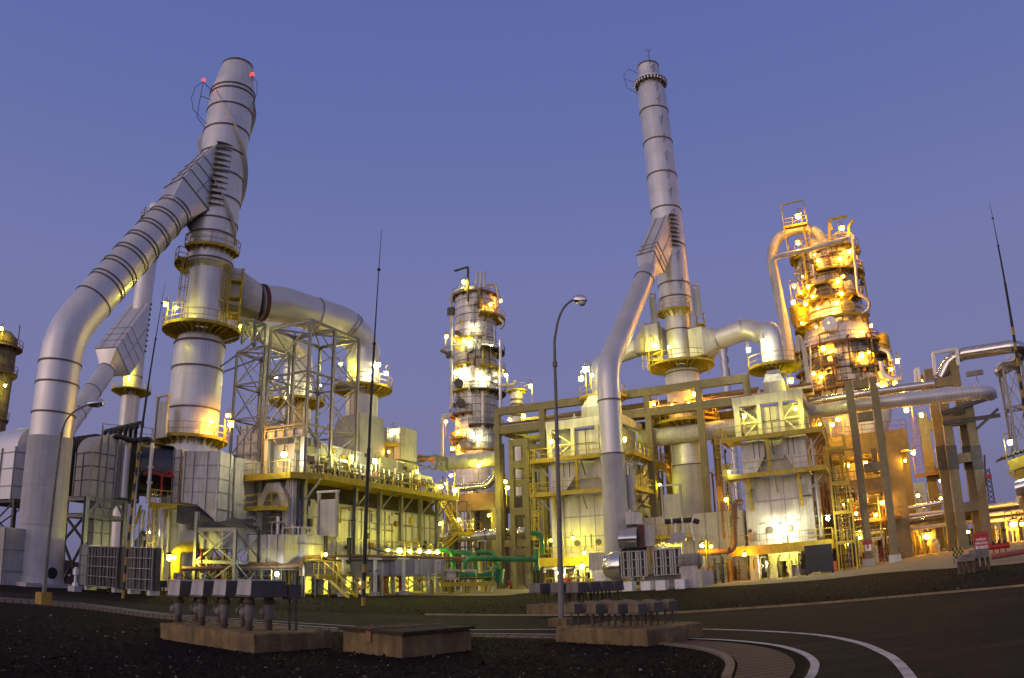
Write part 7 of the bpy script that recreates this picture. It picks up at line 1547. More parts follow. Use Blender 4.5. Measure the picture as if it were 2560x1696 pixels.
for x, y, w_ in ((2000, 792, 1.5), (2208, 858, 1.0)): c = pt(x, y, dX - 1); m = MB(); m.tube([c - PR * .5 - UZ * w_, c - UZ * w_ * .6, c + UZ * w_ * .6, c + PR * .5 + UZ * w_], [w_ * .5, w_ * .9, w_ * .9, w_ * .5], 18); m.build('drum', YEL, t)
# concrete table
f = Face(pt(2130, 1200, 86), Vector((math.cos(R_(24)), -math.sin(R_(24)), 0))); gg = 1.2; X = lambda px, y=1200: f.sz(px, y)[0]; Z = lambda y, px=2130: f.hit(px, y).z
t = thing('concrete_table', 'massive brown concrete table structure lit orange inside, under the widest column', 'structure', f.at(X(2200), gg)); DP = 13
def cbox(nm, x0, x1, z0, z1, o0, o1, mt=CONCR): m = MB(); m.hexa([f.at(x, z, o) for z in (z0, z1) for x, o in ((x0, o0), (x1, o0), (x1, o1), (x0, o1))]); return m.build(nm, mt, t, False)
zt0, zt1 = Z(1140), Z(1090)
cbox('top_slab', X(2030), X(2284), zt0, zt1, 0, -DP); zs0, zs1 = Z(1238), Z(1204)
cbox('middle_slab', X(2040), X(2205), zs0, zs1, .0, -DP)
cbox('pillar', X(2203), X(2262), gg - .5, zt0, -.01, -3.2); cbox('pillar', X(2020), X(2072), gg - .5, zt0, -.01, -3.0); cbox('pillar', X(2262), X(2290), gg - .5, zt0, -4.5, -8); cbox('back_wall', X(2020), X(2284), gg - .5, zt0, -DP, -DP - .4)
cbox('window_recess', X(2186), X(2200), Z(1190), Z(1128), .04, -.3, ROOFD)
m = MB(); rail(m, [f.at(X(2040), zt1, -.2), f.at(X(2284), zt1, -.2)], 1.1, 1.4, .07); m.build('railing', RUST, t); m = MB(); rail(m, [f.at(X(2072), zs1, -.2), f.at(X(2203), zs1, -.2)], 1.1, 1.4, .07); m.build('railing', RUST, t)
m = MB(); q = f.at(X(2130), 0, -6); m.lathe(q.x, q.y, [(.01, Z(1262)), (2.0, Z(1260)), (4.6, zs0 - .2), (4.6, zs0)], 30); m.build('cone_bottom', LAGGED, t)
m = MB(); m.lathe(q.x, q.y, [(1.6, gg), (1.6, Z(1258))], 24); m.build('bottom_boot', LAGGED, t)
zg = Z(1306); walkway('railed lit gallery under the concrete table, in front of the column boot', [f.at(X(2070), zg, -.5), f.at(X(2240), zg, -.5)], 1.6, RUST)
# portal of two slim posts carrying pipes
g1, g2 = gnd(2177, 1416), gnd(2242, 1409); dP = math.hypot(g1.x, g1.y); dP = min(dP, 78); f = Face(pt(2177, 1416, dP), Vector((math.cos(R_(27)), -math.sin(R_(27)), 0)))
t = thing('pipe_portal', 'slim concrete portal of two tall posts with three cross beams, right', 'concrete frame', f.at(.0, gz(f.C.x, f.C.y))); xa, xb = f.sz(2140, 1100)[0], f.sz(2203, 1100)[0]
for a in (xa, xb): m = MB(); q = f.at(a, 0); m.beam(q + UZ * (gz(q.x, q.y) - .1), q + UZ * f.hit(2150, 950).z, .72, .8, f.n); m.build('post', CONCR, t, False); m = MB(); m.box(q + UZ * (gz(q.x, q.y) - .1), 1.1, 1.1, .8, f.u, f.n); m.build('foot', CONC, t, False)
for y in (962, 1044, 1172): m = MB(); z = f.hit(2150, y).z; m.beam(f.at(xa + .42, z), f.at(xb - .42, z), .8, .8); m.build('cross_beam', CONCR, t, False)
m = MB(); q = f.at(xa, 0, .5); m.box(q + UZ * f.hit(2170, 1378).z, .6, .04, .8, f.u, f.n); s_ = m.build('extinguisher_sign', WHITE, t, False); m = MB(); m.box(q + f.n * .03 + UZ * (f.hit(2170, 1378).z + .2), .16, .02, .4, f.u, f.n); m.build('extinguisher_symbol', RED, s_, False); m = MB(); m.box(q + UZ * f.hit(2170, 1362).z, .9, .05, .35, f.u, f.n); m.build('red_band', RED, t, False)
c = gnd(2168, 1417); m = MB(); m.cyl(c, c + UZ * 1.3, .35, None, 14); tag(m.build('litter_bin', RED), 'red bin at the foot of the left portal post', 'bin')
pd = dP + 2.2
pipe('big ribbed silver pipe running right across behind the portal posts', [pt(1958, 1040, pd + 4), pt(2060, 1027, pd + 2), pt(2130, 1015, pd), pt(2260, 1000, pd), pt(2400, 985, pd + 2), pt(2466, 980, pd + 3), pt(2476, 986, pd + 7)], rad(2260, 1000, pd, 36), SILVER, flanges=[.02 + i / 62 for i in range(1, 50)], R=1.6, ft=.035)
pipe('bright polished pipe above the ribbed silver pipe', [pt(1975, 1022, pd + 5), pt(2060, 1000, pd + 4), pt(2160, 984, pd + 3), pt(2335, 960, pd + 4)], rad(2160, 984, pd, 22), SHINY, flanges=(.5, .93))
# group of tall concrete posts
dG = 84; f = Face(pt(2410, 1300, dG), PR)
t = thing('pipe_tower', 'cluster of tall brown concrete posts with steel collars carrying pipes at the right', 'concrete frame', f.at(0, 1.2)); x0, x1 = f.sz(2388, 1200)[0], f.sz(2449, 1200)[0]
for a, b, yt in ((x0, 0, 1012), (x1, 0, 1000), (x0 - .9, -1.6, 925), (x1 - .6, -1.6, 905), (x0 + .6, -6, 1000), (x1 + .0, -6.5, 1010)):
    q = f.at(a, 0, b); g = gz(q.x, q.y); m = MB(); zt = zat(q.x, q.y, yt); m.beam(q + UZ * g, q + UZ * zt, .92, .92, f.n); p_ = m.build('post', CONCR, t, False)
    if b > -3: m = MB(); zc = zat(q.x, q.y, 1145); m.box(q + UZ * (zc - 1.2), 1.08, 1.08, 2.4); m.build('steel_collar', DSTEEL, p_, False)
for y, b in ((1145, 0), (1268, 0), (1050, 0), (940, -1.6), (975, -1.6), (1030, -1.6)): z = f.hit(2415, y).z; m = MB(); m.beam(f.at(x0 + (.46 if b == 0 else -.5), z, b), f.at(x1 - (.46 if b == 0 else 1.0), z, b), .8, .95); m.build('cross_beam', CONCR, t, False)
for y in (1030, 1055): z = f.hit(2400, y).z; m = MB(); m.beam(f.at(x0 - .5, z, .6), f.at(x1 + 3.0, z + 1.0 * (y == 1030), .6), .25, .4); m.build('steel_bracket', DSTEEL, t, False)
m = MB(); m.beam(f.at(x1 + .4, f.hit(2440, 1075).z, .6), f.at(x1 + 2.9, f.hit(2440, 1033).z, .6), .2, .3); m.build('steel_strut', DSTEEL, t, False)
f3 = Face(pt(2322, 1150, 92), PR); t = thing('pipe_tower', 'single brown concrete post with ladder and two beams, left of the post cluster', 'concrete frame', f3.at(0, 1.2)); q = f3.at(0, 0); m = MB(); m.beam(q + UZ * 1.2, q + UZ * f3.hit(2310, 1035).z, 1.1, 1.1, f3.n); m.build('post', CONCR, t, False)
for y in (1062, 1186): z = f3.hit(2330, y).z; m = MB(); m.beam(f3.at(.55, z), f3.at(f3.sz(2378, y)[0], z), .9, 1.2); m.build('cross_beam', CONCR, t, False)
m = MB(); q = f3.at(-1.1, 0, .2); ladder(m, q + UZ * f3.hit(2312, 1160).z, q + UZ * f3.hit(2300, 1040).z, .7, f3.u, f3.n, True); m.build('cage_ladder', RUST, t); walkway('small railed platform on the single concrete post', [f3.at(-1.8, f3.hit(2315, 1188).z, .4), f3.at(.6, f3.hit(2315, 1188).z, .4)], 1.0, RUST)
pipe('large polished pipe looping over the top of the post cluster toward the steel tower', [pt(2352, 945, 86), pt(2372, 905, 86), pt(2402, 886, 86), pt(2534, 866, 85), pt(2556, 872, 86), pt(2545, 898, 92), pt(2498, 930, 96)], rad(2450, 880, 86, 33), SHINY, R=2.0, flanges=(.12, .86, .97))
m = MB(); P = [pt(2338, 938, 84), pt(2332, 884, 84), pt(2392, 872, 85), pt(2396, 915, 85)]; [m.beam(P[i], P[i + 1], .35) for i in range(3)]; tag(m.build('goal_frame', WHITE), 'white goalpost frame standing on top of the concrete posts', 'steel frame')
m = MB(); m.beam(pt(2415, 937, 85), pt(2458, 930, 85), .35, .5); m.beam(pt(2437, 930, 85), pt(2446, 958, 85), .08); tag(m.build('spreader_beam', GVALVE), 'grey cantilever beam right of the post cluster top', 'beam')
f = Face(pt(2300, 950, 90), PR); panel_box('platform_box', 'orange lit platform box on the rack behind the ribbed pipe', 'casing', f.at(f.sz(2290, 950)[0], 0), PR, f.sz(2332, 950)[0] - f.sz(2290, 950)[0], 2, f.hit(2300, 975).z, f.hit(2300, 938).z, [0, .5, 1], [], RUST)
m = MB()
for x in (2293, 2302): m.beam(pt(x, 985, 85), pt(x - 6, 925, 85), .3)
m.beam(pt(2287, 925, 85), pt(2298, 922, 85), .3); tag(m.build('pipe_shoe_frame', WHITE), 'small white frame over the ribbed pipe near the orange lamps', 'steel frame')
# steel truss tower at the right edge
cS = pt(2562, 985, 88); fa_ = Face(cS, PR * -1); wq = 2.1
lattice('pale steel lattice tower cut by the right edge, under the looping pipe', cS + PR * .3, wq, 3.2, zat(cS.x, cS.y, 905), gz(cS.x, cS.y), 4, STEEL, .26)
f = Face(pt(2530, 1160, 80), PR); t = thing('canopy', 'dark corrugated roof with ochre beams cut by the right edge', 'canopy', f.C); m = MB(); A_, B_ = pt(2500, 1150, 80), pt(2600, 1112, 80); u = (B_ - A_); n = 18; vs = []; fs = []; v = PD * 3
for i in range(n + 1): p = A_ + u * i / n + UZ * (.22 * (i % 2)); vs += [p, p + v, p + v + UZ * .08, p + UZ * .08]
for i in range(n):
    for j in range(4): fs.append((i * 4 + j, i * 4 + 4 + j, i * 4 + 4 + (j + 1) % 4, i * 4 + (j + 1) % 4))
m.add(vs, fs).build('roof_sheet', ROOFD, t, False); m = MB(); m.beam(pt(2522, 1166, 80), pt(2600, 1140, 80), .7, 1.0); m.beam(pt(2522, 1180, 80), pt(2545, 1200, 80), .3); m.beam(pt(2545, 1150, 80.5), pt(2556, 1215, 80.5), 1.0, 1.0); m.build('beam', YEL, t, False)
m = MB(); q = pt(2562, 1200, 81); m.beam(Vector((q.x, q.y, 1)), q, 1.0); m.build('post', CONCR, t, False)
pipe('bright bent pipe under the dark corrugated roof', [pt(2538, 1222, 79), pt(2600, 1205, 79)], .8, SHINY); pipe('pale pipe loop on the low rack at the right edge', [pt(2545, 1262, 82), pt(2550, 1238, 82), pt(2600, 1232, 82)], .35, SILVER, R=.8)
# low pipe racks at the right
for i, (pts_, w_, mt_, lab) in enumerate((([(2232, 1290), (2243, 1276), (2370, 1253), (2376, 1275)], 14, SHINY, 'thick polished pipe loop on the low rack behind the portal'), ([(2250, 1302), (2362, 1284)], 8, SHINY, 'polished pipe below the loop on the low rack'),
    ([(2062, 1305), (2215, 1296), (2390, 1275), (2470, 1266)], 9, SILVER, 'silver pipe along the top of the low rack'), ([(2060, 1320), (2250, 1312), (2380, 1294)], 8, DSTEEL, 'dark pipe second from the top of the low rack'), ([(2062, 1342), (2160, 1336), (2240, 1326), (2400, 1308), (2462, 1302)], 10, PANEL, 'long pale pipe along the bottom of the low rack'), ([(2100, 1333), (2240, 1320)], 6, SHINY, 'thin bright pipe between the portal posts'), ([(2460, 1268), (2600, 1250)], 11, SILVER, 'silver rack pipe right of the post cluster, uppermost'), ([(2465, 1288), (2600, 1272)], 11, SILVER, 'silver rack pipe right of the post cluster, middle'), ([(2468, 1304), (2600, 1288)], 11, SILVER, 'silver rack pipe right of the post cluster, lowest'))):
    pipe(lab, [pt(x, y, 88 if x < 2500 else 90) for x, y in pts_], rad(pts_[0][0], pts_[0][1], 88, w_), mt_, R=.8)
f = Face(pt(2240, 1330, 90), Vector((math.cos(R_(20)), -math.sin(R_(20)), 0))); t = thing('pipe_rack', 'low concrete pipe rack of beams and posts behind the portal, right', 'pipe rack', f.at(0, 1.2))
for px in (2070, 2130, 2330, 2385, 2475, 2540, 2600): q = f.at(f.sz(px, 1330)[0], 0); g = gz(q.x, q.y); m = MB(); m.beam(q + UZ * g, q + UZ * f.hit(px, 1300).z, .7, .7, f.n); m.build('post', CONCR, t, False)
for px0, px1, y in ((2060, 2240, 1316), (2240, 2400, 1300), (2400, 2600, 1285)): m = MB(); z = f.hit((px0 + px1) / 2, y).z; m.beam(f.at(f.sz(px0, y)[0], z, -.8), f.at(f.sz(px1, y)[0], z, -.8), .8, 1.4); m.build('beam', CONCR, t, False)
for lab, px0, px1, yt, d, mt_ in (('lit concrete wall behind the low rack, left part', 2235, 2300, 1320, 97, CONCR), ('ochre pump shelter wall lit by a strong lamp behind the low rack', 2300, 2420, 1318, 104, PANEL), ('brightly lit pale building behind the rack at the right edge', 2462, 2640, 1312, 104, PANEL), ('dim wall under the concrete table behind dense pipes', 2040, 2200, 1330, 99, CONCR)):
    f = Face(pt(px0, 1370, d), Vector((math.cos(R_(30)), -math.sin(R_(30)), 0))); L = f.sz(px1, 1370)[0]; panel_box('service_building', lab, 'building', f.C, f.u, L, 4, .9, f.hit(px0, yt).z, [i / 7 for i in range(8)], [], mt_, None, CONCR, ribw=.4)
clutter('dense lit vertical pipes between the stair tower and the portal posts', 2095, 2235, 1350, 1415, 80, 92, 46, [SILVER, STEEL, WHITE, DSTEEL, YEL, RED, RUST], horiz=.2)
clutter('lit pumps and pipes behind the low rack', 2250, 2400, 1345, 1395, 86, 98, 34, [SILVER, STEEL, WHITE, DSTEEL, YEL, RUST], horiz=.25)
clutter('lit pipes under the rack at the right edge', 2470, 2560, 1320, 1372, 88, 98, 20, [SILVER, YEL, WHITE, DSTEEL], horiz=.2)
clutter('thin pipes on the concrete table gallery', 2080, 2230, 1245, 1305, 86, 90, 14, [SILVER, ORANGE, YEL, DSTEEL])
clutter('small distant pipework beyond the single concrete post', 2290, 2360, 1235, 1300, 110, 125, 18, [SILVER, STEEL, YEL], horiz=.3)
f = Face(pt(2287, 1240, 112), PR); panel_box('white_tank_casing', 'white corrugated tank casing far behind the concrete table', 'tank', f.C, PR, f.sz(2314, 1240)[0], 2, 1.2, f.hit(2300, 1207).z, [i / 10 for i in range(11)], [], WHITE, None, WHITE)
# red fire main and hydrants at the right edge
for lab, P, w_ in (('fat dull red pipe above ground at the right edge, upper one', [(2478, 1393), (2600, 1372)], 14), ('fat pale red pipe above ground at the right edge, lower one', [(2474, 1411), (2600, 1405)], 18)):
    pipe(lab, [pt(x, y, 52) for x, y in P], rad(2500, 1390, 52, w_), mat('faded_red', (.24, .07, .055), .7, 0, .2, 1.0) if 'upper' in lab else mat('dusty_pink', (.30, .19, .14), .85, 0, .2, 1.0))
c = pt(2490, 1366, 56); c.z = gz(c.x, c.y); t = thing('hydrant', 'red fire hydrant manifold with outlets beside the phone sign', 'hydrant', c); m = MB(); z = pt(2490, 1366, 56).z; m.tube([c + UZ * z - UZ * c.z - PR * .9, c + UZ * (z - c.z) + PR * .9], .2, 12); m.build('manifold', RED, t)
for k in (-.6, -.2, .2, .6): m = MB(); q = c + PR * k + UZ * (z - c.z); m.cyl(q, q + UZ * .35 - PD * .25, .09, None, 8); m.build('outlet', DSTEEL, t); m = MB(); m.cyl(c + PR * k, q, .06, None, 8); m.build('leg', RED, t)
# distant crane mast, low far skyline
c = pt(2479, 1250, 420); t = thing('crane_mast', 'distant red and white lattice crane mast beyond the racks', 'crane', Vector((c.x, c.y, 0))); zt = zat(c.x, c.y, 1172); zt2 = zat(c.x, c.y, 1138); w_ = 2.4
for a in (-w_, w_): m = MB(); m.beam((c.x + a, c.y, 0), (c.x + a * .5, c.y, zt), .5); m.build('mast_leg', DSTEEL, t)
m = MB(); n = 14
for i in range(n): z0, z1 = zt * i / n, zt * (i + 1) / n; s0, s1 = 1 - .5 * i / n, 1 - .5 * (i + 1) / n; m.beam((c.x - w_ * s0, c.y, z0), (c.x + w_ * s1, c.y, z1), .35); m.beam((c.x + w_ * s0, c.y, z0), (c.x - w_ * s1, c.y, z1), .35)
m.build('lacing', DSTEEL, t, False); m = MB(); m.beam((c.x - w_, c.y, zt - 9), (c.x - w_ * .2, c.y, zt2), .9); m.build('jib', DSTEEL, t); m = MB(); m.beam((c.x, c.y, zt * .86), (c.x, c.y, zt * .92), 3.0); m.build('red_band', RED, t, False)
HILL = mat('far_scrub', (.05, .05, .045), .95, 0, .3, .05)
m = MB(); pts_ = []
for i in range(61): a = R_(-46 + i * 1.6); d = 900; x, y = d * math.sin(a), d * math.cos(a); pts_.append((x, y, 4 + 5 * abs(math.sin(i * 1.7)) + 3 * math.sin(i * .4) + (4 if i > 45 else 0)))
vs = [];
for x, y, h in pts_: vs += [(x, y, -2), (x, y, h), (x * 1.08, y * 1.08, h * .7), (x * 1.2, y * 1.2, -2)]
fs = [(i * 4 + j, i * 4 + 4 + j, i * 4 + 5 + j, i * 4 + 1 + j) for i in range(60) for j in range(3)]
structure(m.add(vs, fs).build('hills', HILL))

tower_clutter(CT, CX_, CY_, ra, zX(765, ra), zX(622, ra), 40, cam_ang(CX_, CY_), 5)
tower_clutter(CT, CX_, CY_, rb_, zX(1015, rb_), zX(865, rb_), 45, cam_ang(CX_, CY_), 6)

clutter('tall pipes and risers between the right furnace and the portal', 2075, 2140, 1130, 1400, 78, 86, 30, [DSTEEL, STEEL, DSTEEL, RUST, YEL], horiz=.45)
clutter('pipes crossing under the ribbed silver pipe near the concrete table', 1990, 2070, 1040, 1130, 82, 90, 16, [RUST, STEEL, YEL, ORANGE], horiz=.6)

# ================================================================== LAMPS (every glowing lamp of the plant)
_bulb = {}; _hood = None; _pole = None
def lamp_meshes():
    global _hood, _pole
    for k in EM:
        m = MB(); m.ico((0, 0, 0), .155, 2); me = m.mesh('bulb'); me.materials.append(EM[k]); _bulb[k] = me
    m = MB(); m.lathe(0, 0, [(.05, .40), (.07, .33), (.20, .29), (.27, .22), (.25, .21), (.05, .27)], 14); _hood = m.mesh('hood'); _hood.materials.append(DSTEEL)
    m = MB(); m.tube(bend([(.42, 0, -1.7), (.42, 0, .75), (0, 0, .75), (0, 0, .33)], .2, 4), .035, 6); _pole = m.mesh('pole'); _pole.materials.append(YEL)
lamp_meshes()
GL = 'glowing lamps across the refinery'
def lamp(px, py, d, k, label, s=1.0, pole=True, hood=True):
    p = pt(px, py, d); r = bpy.data.objects.new('flood_lamp', None); COL.objects.link(r); r.location = p; r.scale = (s, s, s); r.empty_display_size = .3
    r['label'] = label; r['category'] = 'lamp'; r['group'] = GL; r.rotation_euler = (0, 0, random.random() * 6.28)
    for nm, me in (('bulb', _bulb[k]), ('hood', _hood if hood else None), ('pole', _pole if pole else None)):
        if me is None: continue
        o = bpy.data.objects.new(nm, me); COL.objects.link(o); o.parent = r
        if nm == 'bulb': q = random.uniform(.8, 1.2); o.scale = (q, q, q * random.uniform(.65, 1.1))
